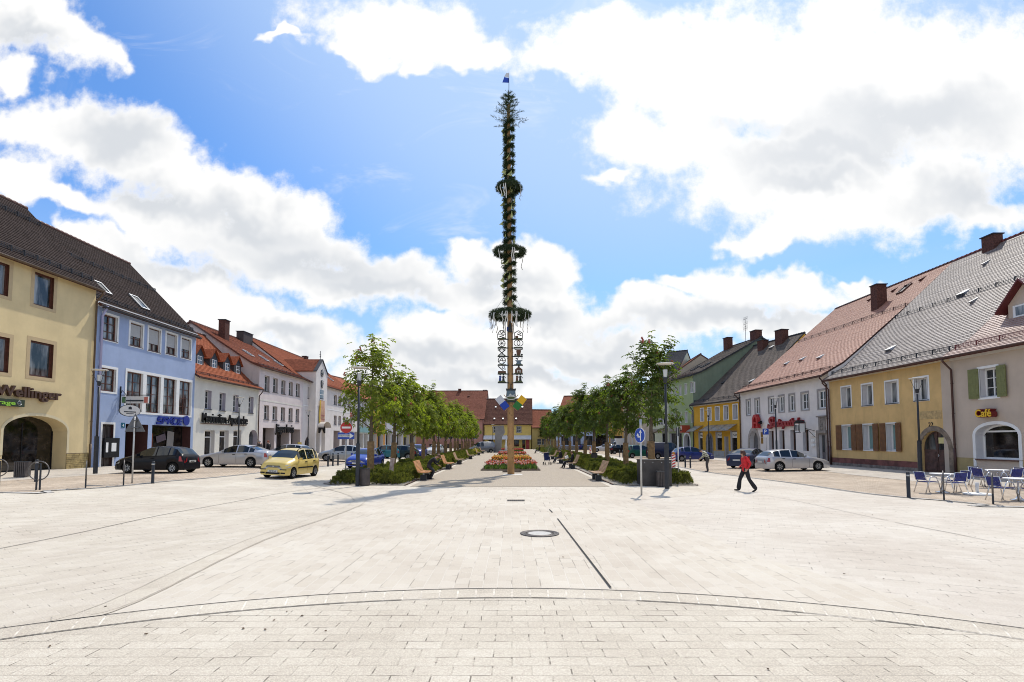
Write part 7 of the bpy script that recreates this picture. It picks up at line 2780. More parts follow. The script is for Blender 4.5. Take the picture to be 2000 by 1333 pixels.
def make_car(kind, name, label, loc, rz, pm, group='cars parked on the square', rails=False, rub=False, plate_f='AS', front=True, cat='car', scale=1.0, dark_bumper=False):
    C = CARS[kind]
    L, W, r = C['L'], C['W'], C['r']
    root = thing(name, label, cat, loc, rz, group)
    root.scale = (scale,) * 3
    root.rotation_euler = (0, 0, rz)
    X = lambda s: L / 2 - s
    st = {0.0, L}
    st |= {L * i / 44 for i in range(45)}
    for sw_ in (C['fo'], C['fo'] + C['wb']):
        Ra = r + 0.045
        st |= {sw_ + Ra * math.cos(math.pi * i / 14) for i in range(15)} | {sw_ - Ra - 0.004, sw_ + Ra + 0.004}
    for k in ('ws', 'rw', 'sw'):
        st |= set(C[k])
    for p in C['pil']:
        st |= {p - 0.035, p + 0.035}
    st |= {.02, .06, .12, L - .02, L - .06, L - .12}
    st = sorted(x for x in st if 0 <= x <= L)
    ss = [st[0]]
    for x in st[1:]:
        if x - ss[-1] > 0.003:
            ss.append(x)
    rings = [car_ring(C, s) for s in ss]
    b, gl = MB(), {'windscreen': MB(), 'rear_window': MB(), 'side_window': MB(), 'side_window_l': MB()}
    n = 8
    vs = []
    for s, P in zip(ss, rings):
        vs += [(X(s), -y, z) for y, z in P] + [(X(s), y, z) for y, z in reversed(P[:-1])]
    N = 15
    b.v = list(vs)
    for i in range(len(ss) - 1):
        sm = (ss[i] + ss[i + 1]) / 2
        for j in range(N - 1):
            k = j if j < 7 else 13 - j
            f = (i * N + j, (i + 1) * N + j, (i + 1) * N + j + 1, i * N + j + 1)
            key = None
            if k == 4 and C['sw'][0] < sm < C['sw'][1] and not any(abs(sm - p) < 0.035 for p in C['pil']):
                key = 'side_window'
            elif k in (5, 6) and C['ws'][0] < sm < C['ws'][1]:
                key = 'windscreen'
            elif k in (5, 6) and C['rw'][0] < sm < C['rw'][1]:
                key = 'rear_window'
            if key:
                gl[key + ('_l' if key == 'side_window' and j > 6 else '')].add([vs[q] for q in f], [(0, 1, 2, 3)], 0, True)
            else:
                b.f.append(f)
                mi = 1 if (dark_bumper and k <= 1 and (sm < .45 or sm > L - .45)) else 0
                b.m.append(mi)
                b.s.append(True)
    for i, rev in ((0, False), (len(ss) - 1, True)):
        q = tuple(i * N + j for j in range(N))
        b.f.append(tuple(reversed(q)) if rev else q)
        b.m.append(1 if dark_bumper else 0)
        b.s.append(False)
    # dark floor pan inside, seams
    b.box(-L / 2 + .12, L / 2 - .12, -W / 2 + .30, W / 2 - .30, 0.17, 0.62, 1)
    for p in [C['sw'][0] - .25] + [q for q in C['pil'][:2]]:
        for sy_ in (-1, 1):
            zs_ = [0.28 + (lerp_prof(C['belt'], p) - 0.3) * k / 6 for k in range(7)]
            for za, zb in zip(zs_, zs_[1:]):
                ya, yb = side_y(C, p, za) + .003, side_y(C, p, zb) + .003
                b.add([(X(p - .007), sy_ * ya, za), (X(p + .007), sy_ * ya, za), (X(p + .007), sy_ * yb, zb), (X(p - .007), sy_ * yb, zb)], [(0, 1, 2, 3)], 1)
    b.build('body', [pm, M['black']], root)
    for k, g in gl.items():
        if g.f:
            g.build(k.replace('_l', ''), m_cglass, root)
    # bright posts of the cabin are body; trims
    t = MB()
    if rub:
        for sy_ in (-1, 1):
            z = .55
            for s0, s1 in ((C['fo'] + r + .1, C['pil'][0]), (C['pil'][0] + .02, C['fo'] + C['wb'] - r - .08)):
                y = side_y(C, (s0 + s1) / 2, z)
                t.box(X(s1), X(s0), sy_ * y - .012, sy_ * y + .012, z - .035, z + .035)
    for sy_ in (-1, 1):
        for s0 in (C['pil'][0] - .16, C['pil'][1] - .16 if len(C['pil']) > 1 and kind != 'hatch' else C['pil'][0] - .16):
            z = lerp_prof(C['belt'], s0) - .12
            y = side_y(C, s0, z)
            t.box(X(s0) - .09, X(s0) + .09, sy_ * y - .02, sy_ * y + .02, z - .02, z + .02)
    t.build('door_handle' if not rub else 'trim', M['black'], root)
    if rails:
        for sy_ in (-1, 1):
            q = MB()
            y = W / 2 * .62
            pts = [(X(s), sy_ * y, lerp_prof(C['top'], s) - .02 + h) for s, h in ((1.35, .0), (1.5, .05), (1.9, .06), (2.9, .06), (3.1, .05), (3.22, .0))]
            q.tube(pts, .02, 6)
            q.build('roof_rail', M['black'], root)
    for sy_ in (-1, 1):
        q = MB()
        s0 = C['sw'][0] + .02
        z = lerp_prof(C['belt'], s0) + .07
        y = W / 2 * .97
        q.obox((X(s0), sy_ * (y + .09), z), (.035, sy_ * .0, 0), (.02, .085, 0), (0, 0, .06))
        q.beam((X(s0), sy_ * (y - .06), z - .05), (X(s0), sy_ * (y + .05), z - .02), .04)
        q.build('mirror', pm, root)
        # lamps follow the body corners
        for (nm, s0, s1, mm) in (('headlight', 0.0, .34, m_head), ('tail_light', L, L - .22, m_tail)):
            zz = lerp_prof(C['top'], .05) if s0 == 0 else lerp_prof(C['belt'], L - .1) - .02
            za, zb = (zz - .16, zz - .005) if s0 == 0 else (zz - .26, zz - .0)
            if kind == 'van' and s0 != 0:
                za, zb = .75, 1.15
            q = MB()
            pts = []
            for i in range(6):
                s = s0 + (s1 - s0) * i / 5
                zt_ = lerp_prof(C['top'], s)
                row = []
                for z in (za, zb):
                    z_ = min(z + (.05 * i / 5 if s0 == 0 else 0), zt_ - .015)
                    row.append((X(s) + (0.006 if s0 == 0 else -.006) * (i == 0), sy_ * (side_y(C, s, z_) + .008), z_))
                pts.append(row)
            fx = 0.008 if s0 == 0 else -0.008
            wi = .30 if s0 == 0 else .16
            y0 = side_y(C, s0, (za + zb) / 2) if False else abs(pts[0][0][1])
            pts.insert(0, [(X(s0) + fx, sy_ * (y0 - wi), za), (X(s0) + fx, sy_ * (y0 - wi), zb - .01)])
            for (a0, a1), (b0, b1) in zip(pts, pts[1:]):
                q.add([a0, b0, b1, a1], [(0, 1, 2, 3)])
            q.build(nm, mm, root)
    zz = lerp_prof(C['top'], .05)
    q = MB()
    q.box(X(0) - .01, X(0) + .012, -W * .22, W * .22, zz - .13, zz - .03)
    for i in range(3):
        q.box(X(0) + .012, X(0) + .018, -W * .21, W * .21, zz - .12 + i * .03, zz - .108 + i * .03, 1)
    q.lathe([(0, .0), (.05, 0), (.05, -.02)][::-1], 14, 1, (X(0) + .02, 0, zz - .08), 'X')
    q.build('grille', [M['black'], M['steel']], root)
    q = MB()
    q.box(X(0) - .01, X(0) + .014, -W * .24, W * .24, .25, .34).box(X(0) - .03, X(0) + .012, -W * .42, -W * .27, .27, .34).box(X(0) - .03, X(0) + .012, W * .27, W * .42, .27, .34)
    if rub:
        q.box(X(0) - .03, X(0) + .02, -W * .45, -W * .24, .46, .50).box(X(0) - .03, X(0) + .02, W * .24, W * .45, .46, .50)
    q.build('air_intake', M['black'], root)
    for (x, sgn, z) in ((X(0), 1, .39), (X(L), -1, .62 if kind != 'van' else .8)):
        q = MB()
        q.box(x - .012 + .02 * sgn, x + .012 + .02 * sgn, -.26, .26, z - .055, z + .055)
        po = q.build('number_plate', m_plate, root)
        if loc[1] > 36 or sgn < 0 and kind == 'sedan':
            continue
        lb, w = text_mb('AS TK 42' if sgn > 0 else 'AS KM 17', .10, .006, .002)
        mt = Matrix.Translation((x + .036 * sgn, -.20 * sgn, z - .035)) @ Matrix.Rotation(sgn * math.pi / 2, 4, 'Z') @ Matrix.Scale(.40 / w, 4, (1, 0, 0))
        MB().merge(lb, mt).build('plate_text', M['black'], po)
    # wheels
    for sx in (C['fo'], C['fo'] + C['wb']):
        for sy_ in (-1, 1):
            q = MB()
            wd = .19
            q.lathe([(r * .62, -wd / 2), (r * .93, -wd / 2), (r, -wd / 2 + .03), (r, wd / 2 - .03), (r * .93, wd / 2), (r * .62, wd / 2)], 26, 0, (0, 0, 0), 'Y', True, False)
            wo = q.build('wheel', M['rubber'], root, (X(sx), sy_ * (W / 2 - .115), r))
            q = MB()
            yo = sy_ * (wd / 2 - .02)
            q.lathe([(0.0, yo + sy_ * .012), (.05, yo + sy_ * .012), (.06, yo), (r * .60, yo - sy_ * .03), (r * .64, yo + sy_ * .02), (r * .64, yo - sy_ * .06)], 22, 1, (0, 0, 0), 'Y', True, False)
            for k in range(7):
                t_ = 2 * math.pi * k / 7
                q.obox((r * .36 * math.cos(t_), yo - sy_ * .004, r * .36 * math.sin(t_)), (r * .26 * math.cos(t_), 0, r * .26 * math.sin(t_)), (0, .014, 0), (-.026 * math.sin(t_), 0, .026 * math.cos(t_)), 0)
            q.lathe([(r * .58, yo - .01), (r * .66, yo - .01), (r * .66, yo + .012), (r * .58, yo + .012), (r * .58, yo - .01)], 22, 0, (0, 0, 0), 'Y', True, False)
            q.build('rim', [m_rim, M['anth']], wo)
    # sit on the sloping ground
    sl = (gh(loc[0] + .7) - gh(loc[0] - .7)) / 1.4
    if abs(sl) > 1e-3:
        qz = Matrix.Rotation(rz, 3, 'Z')
        nrm = Vector((-sl, 0, 1)).normalized()
        q0 = Vector((0, 0, 1)).rotation_difference(nrm)
        root.rotation_euler = (q0.to_matrix() @ qz).to_euler()
    return root


def at(px, py):
    return gnd(px, py)


W_, S_ = R(180), R(-90)
make_car('hatch', 'parked_car', 'black small hatchback parked in front of the dark blue lettered shop', at(309, 923.5), R(177), paint('black', (0.006, 0.006, 0.009)), rub=False, dark_bumper=False)
make_car('sedan', 'parked_car', 'silver saloon car parked in front of the white pharmacy windows', at(466, 912.0), R(176), paint('silver', (0.46, 0.46, 0.48), .5))
make_car('mini', 'moving_car', 'pale yellow small car with black roof rails driving towards the viewer', at(568, 931.5), R(-97), paint('yellow', (0.66, 0.50, 0.15)), group='cars driving through the square', rails=True, rub=True)
make_car('hatch', 'parked_car', 'old silver hatchback parked before the town hall arcade', at(668, 901.5), R(180), paint('dull_silver', (0.36, 0.38, 0.39), .4))
make_car('estate', 'parked_car', 'dark roofed silver estate half hidden behind the yellow car', at(556, 902), R(176), paint('pale_grey', (0.40, 0.40, 0.41), .4))
make_car('hatch', 'parked_car', 'bright blue hatchback facing the viewer behind the first left tree', at(714, 914), R(-96), paint('blue', (0.012, 0.045, 0.34)), dark_bumper=False)
make_car('hatch', 'parked_car', 'teal green hatchback behind the first and second left trees', at(752, 895.5), R(170), paint('teal', (0.01, 0.15, 0.20)))
make_car('estate', 'parked_car', 'very dark green hatchback behind the second left tree', at(776, 896.5), R(178), paint('dark_green', (0.012, 0.03, 0.035)))
make_car('estate', 'parked_car', 'dark maroon car just left of the third left tree', at(796, 889), R(178), paint('maroon', (0.07, 0.012, 0.016)))
make_car('mini', 'parked_car', 'violet blue small car between the third and fourth left trees', at(816, 894.5), R(-92), paint('violet_blue', (0.03, 0.05, 0.30)))
make_car('sedan', 'parked_car', 'white saloon car beyond the bending man in black', at(852, 889), R(-95), paint('white', (0.6, 0.6, 0.6)))
make_car('van', 'parked_car', 'small grey van with a teal rear at the far end of the orange bench row', at(941, 884.5), R(200), paint('grey_van', (0.16, 0.17, 0.19), .3))
make_car('estate', 'parked_car', 'silver estate car parked in front of the dark red lettering', at(1547, 919.5), R(3), paint('silver', (0, 0, 0)))
make_car('sedan', 'parked_car', 'dark blue saloon car half hidden behind the silver estate', at(1468, 913.0), R(42), paint('dark_blue', (0.035, 0.045, 0.085)))
make_car('hatch', 'parked_car', 'deep blue hatchback beside the man in the striped shirt', at(1352, 901), R(4), paint('deep_blue', (0.012, 0.025, 0.16)))
make_car('van', 'parked_car', 'tall navy blue van behind the right street lamp', at(1303, 896), R(5), paint('navy', (0.010, 0.014, 0.040)), cat='van')
make_car('mini', 'parked_car', 'old dark green hatchback beside the navy van', at(1251, 894.5), R(4), paint('bottle_green', (0.012, 0.085, 0.06)))
make_car('hatch', 'parked_car', 'black hatchback with pale tail light in front of the white box van', at(1214, 887), R(8), paint('black', (0, 0, 0)))
make_car('estate', 'parked_car', 'pale silver car nosing out left of the white box van', at(1180, 883), R(175), paint('pale_silver', (0.5, 0.5, 0.52), .3))
make_car('hatch', 'parked_car', 'blue grey hatchback in front of the pale blue corner building', at(1168, 877.5), R(178), paint('blue_grey', (0.15, 0.20, 0.27), .3))
make_car('estate', 'parked_car', 'dark blue estate leftmost in front of the pale blue corner building', at(1150, 878.5), R(0), paint('deep_blue', (0, 0, 0)))
# white van with a tall box body
p = at(1206, 880)
bv = make_car('van', 'box_van', 'white box van standing across the road among the right hand cars', p, R(180), paint('white', (0, 0, 0)), cat='van', group='cars parked on the square')
q = MB()
q.box(-2.6, 0.35, -.98, .98, .75, 2.35)
for i in range(6):
    q.box(-2.5 + i * .45, -2.45 + i * .45, -.99, -.98, .8, 2.25)
q.build('cargo_box', M['white'], bv)

# ------------------------------------------------------------------ people
SKIN = mat('skin', (0.46, 0.25, 0.17), 0.6, var=0.06)
JN = ['pelvis', 'belly', 'chest', 'neck', 'chin', 'skull', 'crown']


def person(label, loc, rz, J, cloth, hair=(0.05, 0.025, 0.015), hair_kind='short', scale=1.0, group='people in the square', wide=1.0):
    """J: joint name -> (x forward, y left, z up). cloth: zone -> material. One continuous skinned body with fingers."""
    root = thing('person', label, 'person', loc, rz, group)
    root.scale = (scale,) * 3
    V, E, Rd, Z = [], [], [], []

    def add(p, r, par, zone):
        V.append(Vector(p))
        Rd.append(r)
        Z.append(zone)
        if par is not None:
            E.append((par, len(V) - 1))
        return len(V) - 1
    g = lambda k: Vector(J[k])
    pe = add(g('pelvis'), (.175 if J.get('coat') else .15) * wide, None, 'torso' if J.get('coat') else 'legs')
    be = add(g('belly'), .135 * wide, pe, 'torso')
    ch = add(g('chest'), .155 * wide, be, 'torso')
    nk = add(g('neck'), .056, ch, 'skin')
    hd = g('crown') - g('neck')
    up = hd.normalized()
    fw = (Vector(J.get('look', (1, 0, 0))) - up * Vector(J.get('look', (1, 0, 0))).dot(up)).normalized()
    jaw = add(g('neck') + hd * .28 + fw * .022, .068, nk, 'skin')
    sk = add(g('neck') + hd * .58 + fw * .010, .088, jaw, 'skin')
    add(g('neck') + hd * .86, .070, sk, 'skin')
    lat = up.cross(fw)
    for s in ('l', 'r'):
        sh = add(g('sh_' + s), .070 * wide, ch, 'torso')
        el = add(g('el_' + s), .052 * wide, sh, 'sleeve')
        wr = add(g('wr_' + s), .034, el, 'sleeve')
        d = (g('wr_' + s) - g('el_' + s)).normalized()
        pm = add(g('wr_' + s) + d * .055, .030, wr, 'skin')
        side = d.cross(Vector((1, 0, 0)) if abs(d.x) < .8 else Vector((0, 0, 1))).normalized()
        cu = side.cross(d)
        for k in range(4):
            o = side * (k - 1.5) * .019
            L = (.062, .074, .070, .055)[k]
            k1 = add(g('wr_' + s) + d * .092 + o, .0095, pm, 'skin')
            k2 = add(V[k1] + d * L * .5 + cu * .010, .0085, k1, 'skin')
            add(V[k2] + d * L * .35 + cu * .025, .007, k2, 'skin')
        t1 = add(g('wr_' + s) + d * .045 + side * .040, .0105, pm, 'skin')
        add(V[t1] + d * .035 + side * .014 + cu * .012, .008, t1, 'skin')
        hp = add(g('hip_' + s), .098 * wide, pe, 'legs')
        kn = add(g('kn_' + s), .068 * wide, hp, 'legs')
        an = add(g('an_' + s), J.get('cuff', .050), kn, 'legs')
        f = Vector(J.get('foot_' + s, (1, 0, 0))).normalized()
        he = add(g('an_' + s) + Vector((0, 0, -.055)), .042, an, 'shoe')
        to = add(g('an_' + s) + f * .11 + Vector((0, 0, -.062)), .036, he, 'shoe')
        add(V[to] + f * .075 + Vector((0, 0, -.006)), .026, to, 'shoe')
    me = bpy.data.meshes.new('body')
    me.from_pydata([tuple(v) for v in V], E, [])
    ob = bpy.data.objects.new('body', me)
    COL.objects.link(ob)
    sm = ob.modifiers.new('skin', 'SKIN')
    sm.use_smooth_shade = True
    if not me.skin_vertices:
        bpy.context.view_layer.objects.active = ob
    sv = me.skin_vertices[0].data
    for i, r in enumerate(Rd):
        sv[i].radius = (r, r)
        sv[i].use_root = (i == 0)
    for nm in (('belly', be), ('chest', ch)):
        sv[nm[1]].radius = (Rd[nm[1]] * 1.12, Rd[nm[1]] * .80)
    ss = ob.modifiers.new('sub', 'SUBSURF')
    ss.levels = ss.render_levels = 2
    dg = bpy.context.evaluated_depsgraph_get()
    nm = bpy.data.meshes.new_from_object(ob.evaluated_get(dg))
    bpy.data.objects.remove(ob)
    zones = ['torso', 'sleeve', 'legs', 'shoe', 'skin']
    nm.materials.clear()
    for z in zones:
        nm.materials.append(cloth.get(z, cloth['torso'] if z == 'sleeve' else SKIN))
    segs = [(V[a], V[b], Z[b], Rd[b]) for a, b in E]
    for p in nm.polygons:
        c = p.center
        best, bz = 9, 'torso'
        for a, b, z, r in segs:
            ab = b - a
            t = max(0, min(1, (c - a).dot(ab) / max(ab.length_squared, 1e-9)))
            d = (c - a - ab * t).length - r * .6
            if d < best:
                best, bz = d, z
        p.material_index = zones.index(bz)
        p.use_smooth = True
    nm.name = 'body'
    bo = link('body', nm, root)
    C = V[sk]
    # hair cap
    h = MB()
    n1, n2 = 12, 9
    back = -.30 if hair_kind == 'bob' else .05
    for i in range(n2):
        for j in range(n1):
            def P(a, b):
                th = math.pi * .62 * a / n2
                ph = 2 * math.pi * b / n1
                d = up * math.cos(th) + (fw * math.cos(ph) + lat * math.sin(ph)) * math.sin(th)
                r = .112 + .006 * math.sin(7 * ph + 3 * th)
                if d.dot(fw) > .42 and d.dot(up) < .62:
                    r = .085
                q = C + up * .012 + d * r
                if hair_kind == 'bob' and d.dot(fw) < .3 and d.dot(up) < 0.15:
                    q -= up * .07
                return q
            h.add([P(i, j), P(i + 1, j), P(i + 1, j + 1), P(i, j + 1)], [(0, 1, 2, 3)], 0, True)
    if hair_kind != 'cap':
        h.build('hair', mat('hair_%d' % int(hair[0] * 1000), hair, 0.6, var=0.3, vs=30), root)
    else:
        o_ = h.build('cap', mat('cap_cloth', hair, 0.9), root)
    fc = MB()
    F0 = C + fw * .090
    fc.obox(F0 + fw * .012 - up * .018, fw * .014, lat * .011, up * .020, 0)
    for s in (-1, 1):
        fc.obox(F0 + lat * s * .034 + up * .012 - fw * .006, fw * .006, lat * .012, up * .007, 1)
        fc.obox(C + lat * s * .092 - up * .012, fw * .018, lat * .008, up * .026, 0)
    fc.obox(F0 - up * .055 - fw * .008, fw * .005, lat * .022, up * .005, 2)
    fc.build('face', [SKIN, M['black'], mat('lips', (0.30, 0.09, 0.08), 0.6)], root)
    return root, V


cl_red = mat('red_jacket', (0.52, 0.012, 0.02), 0.75, var=0.18, vs=9, bump=0.3)
cl_blk = mat('black_cloth', (0.010, 0.010, 0.014), 0.85, var=0.3, vs=8)
cl_gry = mat('dark_grey_trousers', (0.055, 0.05, 0.05), 0.85, var=0.2, vs=8)
cl_jean = mat('charcoal_jeans', (0.03, 0.032, 0.042), 0.85, var=0.25, vs=8)
cl_str = bpy.data.materials.new('striped_shirt')
cl_str.use_nodes = True
_T = NT(cl_str.node_tree)
_o, _p = _T.n('ShaderNodeOutputMaterial'), _T.n('ShaderNodeBsdfPrincipled')
_T.l(_p.outputs[0], _o.inputs[0])
_s = _T.n('ShaderNodeSeparateXYZ')
_T.l(_T.n('ShaderNodeTexCoord').outputs['Object'], _s.inputs[0])
_w = _T.math('FRACT', _T.math('MULTIPLY', _T.math('MULTIPLY_ADD', _s.outputs[0], -0.45, _s.outputs[2]), 8.5))
_T.l(_T.ramp(_w, [(0.0, (0.025, 0.045, 0.02)), (0.34, (0.55, 0.53, 0.46)), (0.62, (0.42, 0.42, 0.20)), (0.8, (0.6, 0.58, 0.52))], 'CONSTANT'), _p.inputs['Base Color'])
_p.inputs['Roughness'].default_value = 0.9

# woman in a red jacket striding to the left
person('person in a red jacket and black flared trousers striding across the paving', gnd(1457, 960.5), R(178), dict(
    pelvis=(0, 0, .92), belly=(.01, 0, 1.08), chest=(.03, 0, 1.28), neck=(.06, 0, 1.43), crown=(.10, 0, 1.67), look=(1, -.25, -.05),
    sh_l=(.03, .17, 1.38), el_l=(-.12, .23, 1.14), wr_l=(.0, .20, .93), sh_r=(.04, -.17, 1.38), el_r=(-.02, -.22, 1.12), wr_r=(.17, -.17, 1.00),
    hip_l=(0, .09, .88), kn_l=(-.10, .09, .50), an_l=(-.36, .08, .13), foot_l=(1, 0, -.55), hip_r=(.02, -.09, .88), kn_r=(.20, -.09, .50), an_r=(.26, -.09, .11), foot_r=(1, 0, .1), cuff=.098, coat=1),
    dict(torso=cl_red, sleeve=cl_red, legs=cl_blk, shoe=M['black']), hair=(0.055, 0.016, 0.012), hair_kind='bob', wide=1.1)
# stooped man in a striped shirt
person('person stooping in a green and white striped shirt by the bollards', gnd(1381, 921.5), R(150), dict(
    pelvis=(-.06, 0, .90), belly=(0.0, 0, 1.06), chest=(.14, 0, 1.22), neck=(.29, 0, 1.33), crown=(.46, 0, 1.47), look=(1, 0, -.7),
    sh_l=(.16, .20, 1.28), el_l=(.22, .28, 1.00), wr_l=(.40, .15, .86), sh_r=(.16, -.20, 1.28), el_r=(.22, -.28, 1.00), wr_r=(.40, -.12, .86),
    hip_l=(-.06, .10, .86), kn_l=(.0, .11, .47), an_l=(-.06, .11, .085), hip_r=(-.06, -.10, .86), kn_r=(.02, -.11, .47), an_r=(-.04, -.11, .085), cuff=.062),
    dict(torso=cl_str, sleeve=cl_str, legs=cl_gry, shoe=M['black']), hair=(0.045, 0.04, 0.045), hair_kind='cap', wide=1.18)
# man in black rising from / leaning over the first bench on the left
person('person in dark clothes bending forward beside the nearest orange bench', gnd(838, 936.5), R(10), dict(
    pelvis=(-.06, 0, .74), belly=(.04, 0, .90), chest=(.22, 0, 1.06), neck=(.38, 0, 1.16), crown=(.55, 0, 1.31), look=(1, .2, -.5),
    sh_l=(.22, .19, 1.10), el_l=(.30, .25, .86), wr_l=(.50, .16, .74), sh_r=(.24, -.19, 1.10), el_r=(.42, -.24, .90), wr_r=(.56, -.12, 1.06),
    hip_l=(-.06, .10, .70), kn_l=(.22, .12, .46), an_l=(.02, .12, .085), hip_r=(-.05, -.10, .70), kn_r=(.26, -.12, .45), an_r=(.10, -.14, .085), cuff=.058),
    dict(torso=cl_blk, sleeve=cl_blk, legs=cl_jean, shoe=M['black']), hair=(0.10, 0.05, 0.03), wide=1.1)


def seated(label, loc, rz, top, leg, hair, lean=0.0):
    return person(label, loc, rz, dict(
        pelvis=(-.02, 0, .53), belly=(-.08, 0, .70), chest=(-.10 + lean, 0, .90), neck=(-.06 + lean * 1.5, 0, 1.06), crown=(-.0 + lean * 1.8, 0, 1.29), look=(1, -.2, -.35),
        sh_l=(-.10 + lean, .19, 1.00), el_l=(-.02 + lean, .24, .76), wr_l=(.22, .12, .68), sh_r=(-.10 + lean, -.19, 1.00), el_r=(-.02 + lean, -.24, .76), wr_r=(.22, -.10, .70),
        hip_l=(.02, .10, .50), kn_l=(.44, .12, .50), an_l=(.56, .12, .09), hip_r=(.02, -.10, .50), kn_r=(.44, -.10, .52), an_r=(.70, -.08, .09), cuff=.055),
        dict(torso=top, sleeve=top, legs=leg, shoe=M['black']), hair=hair, wide=1.08)


# ------------------------------------------------------------------ benches
m_sl = mat('orange_slats', (0.50, 0.225, 0.075), 0.55, var=0.2, vs=5)
m_sl2 = mat('weathered_slats', (0.36, 0.215, 0.115), 0.6, var=0.2, vs=5)


def bench(label, loc, rz, wood, group):
    """local +x is the way the sitter faces; length along y"""
    t = thing('bench', label, 'bench', loc, rz, group)
    b = MB()
    for i in range(9):
        x = -.20 + i * .062
        b.box(x - .024, x + .024, -.90, .90, .405 + .010 * (i - 4) ** 2 * .12, .440 + .010 * (i - 4) ** 2 * .12)
    b.build('seat', wood, t)
    b = MB()
    for i in range(9):
        c = Vector((-.255 - i * .026, 0, .50 + i * .062))
        b.obox(c, Vector((.012, 0, .004)), (0, .90, 0), Vector((-.011, 0, .025)))
    b.build('backrest', wood, t)
    for y in (-.55, .55):
        f = MB()
        f.box(-.14, .16, y - .09, y + .09, 0, .30, 0)
        f.beam((.02, y, .30), (.02, y, .39), .08, .05, 1, up=(0, 1, 0))
        f.tube([(.30, y, .395), (-.22, y, .395), (-.29, y, .50), (-.49, y, 1.01)], .020, 6, 1)
        f.box(-.02, .30, y - .025, y + .025, 0.0, .03, 1)
        f.build('support', [M['anth'], M['steel']], t)
    return t


bl = [(824, 937.5), (868.5, 916.5), (892, 907), (909.5, 897), (924.5, 889.7), (931.5, 886.2)]
for i, q in enumerate(bl):
    p = gnd(*q)
    bench('%s wooden bench from the near end of the left tree bed' % ['nearest orange', 'second orange', 'third', 'fourth', 'fifth', 'farthest'][i], (-4.62, p.y, 0), 0, m_sl if i < 2 else m_sl2, 'benches along the left bed')
br = [(1177, 938.5), (1116, 915.5), (1092, 905.5), (1075, 897.5), (1062, 891)]
for i, q in enumerate(br):
    p = gnd(*q)
    bench('%s slatted bench from the near end of the right tree bed' % ['nearest empty', 'second, occupied', 'third, occupied', 'fourth', 'fifth'][i], (4.45, p.y, 0), math.pi, m_sl2, 'benches along the right bed')
seated('person in a black coat sitting with a white paper on the second right bench', (4.42, gnd(*br[1]).y + .1, 0), R(180), cl_blk, cl_blk, (0.12, 0.06, 0.03))
MB().obox((4.05, gnd(*br[1]).y, .84), (.10, 0, .06), (0, .17, 0), (-.03, 0, .08)).build('newspaper', M['white'])
tag(bpy.data.objects['newspaper'], 'white newspaper held by the person on the second right bench', 'newspaper')
seated('person in dark clothes sitting behind the small stroller', (4.42, gnd(*br[2]).y, 0), R(180), cl_blk, cl_jean, (0.05, 0.03, 0.02), .1)
pst = gnd(1092, 903)
person('person standing in a dark striped jumper beyond the seated pair', (5.0, pst.y + 4.5, 0), R(200), dict(
    pelvis=(0, 0, .93), belly=(0, 0, 1.1), chest=(.02, 0, 1.32), neck=(.03, 0, 1.47), crown=(.05, 0, 1.72), sh_l=(0, .19, 1.42), el_l=(0, .25, 1.15), wr_l=(.14, .18, .98), sh_r=(0, -.19, 1.42), el_r=(0, -.25, 1.15), wr_r=(.14, -.18, .98),
    hip_l=(0, .1, .88), kn_l=(.03, .1, .48), an_l=(0, .1, .085), hip_r=(0, -.1, .88), kn_r=(.03, -.1, .48), an_r=(0, -.1, .085)),
    dict(torso=mat('grey_stripe_jumper', (0.03, 0.03, 0.035), 0.9, var=0.0, col2=(0.35, 0.35, 0.36), vs=9), legs=cl_jean, shoe=M['black']), hair=(0.30, 0.30, 0.30))
for (px, lab, c) in ((1046, 'person in dark clothes sitting far along the right bench row', cl_blk), (1053, 'person in grey sitting beside another far along the right benches', cl_gry)):
    p = gnd(px, 886)
    seated(lab, (4.3, p.y, 0), R(180), c, cl_jean, (0.05, 0.03, 0.02))
for px, lab, c in ((507, 'person with fair hair walking behind the silver saloon', mat('dark_coat', (0.05, 0.04, 0.04), 0.9)), (524, 'person with red brown hair walking before the dark arcade', cl_blk)):
    p = gnd(px, 899)
    person(lab, p, R(170), dict(
        pelvis=(0, 0, .93), belly=(0, 0, 1.1), chest=(.02, 0, 1.32), neck=(.03, 0, 1.47), crown=(.05, 0, 1.72), sh_l=(0, .19, 1.42), el_l=(0, .25, 1.15), wr_l=(.1, .2, .92), sh_r=(0, -.19, 1.42), el_r=(0, -.25, 1.15), wr_r=(.1, -.2, .92),
        hip_l=(0, .1, .88), kn_l=(.12, .1, .48), an_l=(.16, .1, .085), hip_r=(0, -.1, .88), kn_r=(.0, -.1, .48), an_r=(-.2, -.1, .1)),
        dict(torso=c, legs=cl_jean, shoe=M['black']), hair=(0.30, 0.19, 0.10) if px < 510 else (0.2, 0.05, 0.02))
# stroller
p = gnd(1068.5, 908.5)
t = thing('stroller', 'small navy blue stroller standing on the gravel', 'stroller', p, R(-80))
b = MB()
m_nav = mat('navy_cloth', (0.02, 0.03, 0.12), 0.8, var=0.2, vs=8)
b.obox((0, 0, .45), (.20, 0, -.03), (0, .20, 0), (0, 0, .04)).obox((-.20, 0, .70), (.03, 0, 0), (0, .20, 0), (-.07, 0, .26)).obox((0.0, .2, .55), (.2, 0, 0), (0, .012, 0), (0, 0, .12)).obox((0.0, -.2, .55), (.2, 0, 0), (0, .012, 0), (0, 0, .12))
b.build('seat', m_nav, t)
b = MB()
for i in range(8):
    t0, t1 = math.pi * i / 8 * .62, math.pi * (i + 1) / 8 * .62
    f = lambda a, y: (-.28 + .34 * (1 - math.cos(a)) * .9, y, .82 + .22 * math.sin(a))
    b.quad(f(t0, -.22), f(t0, .22), f(t1, .22), f(t1, -.22))
b.build('hood', m_nav, t)
b = MB()
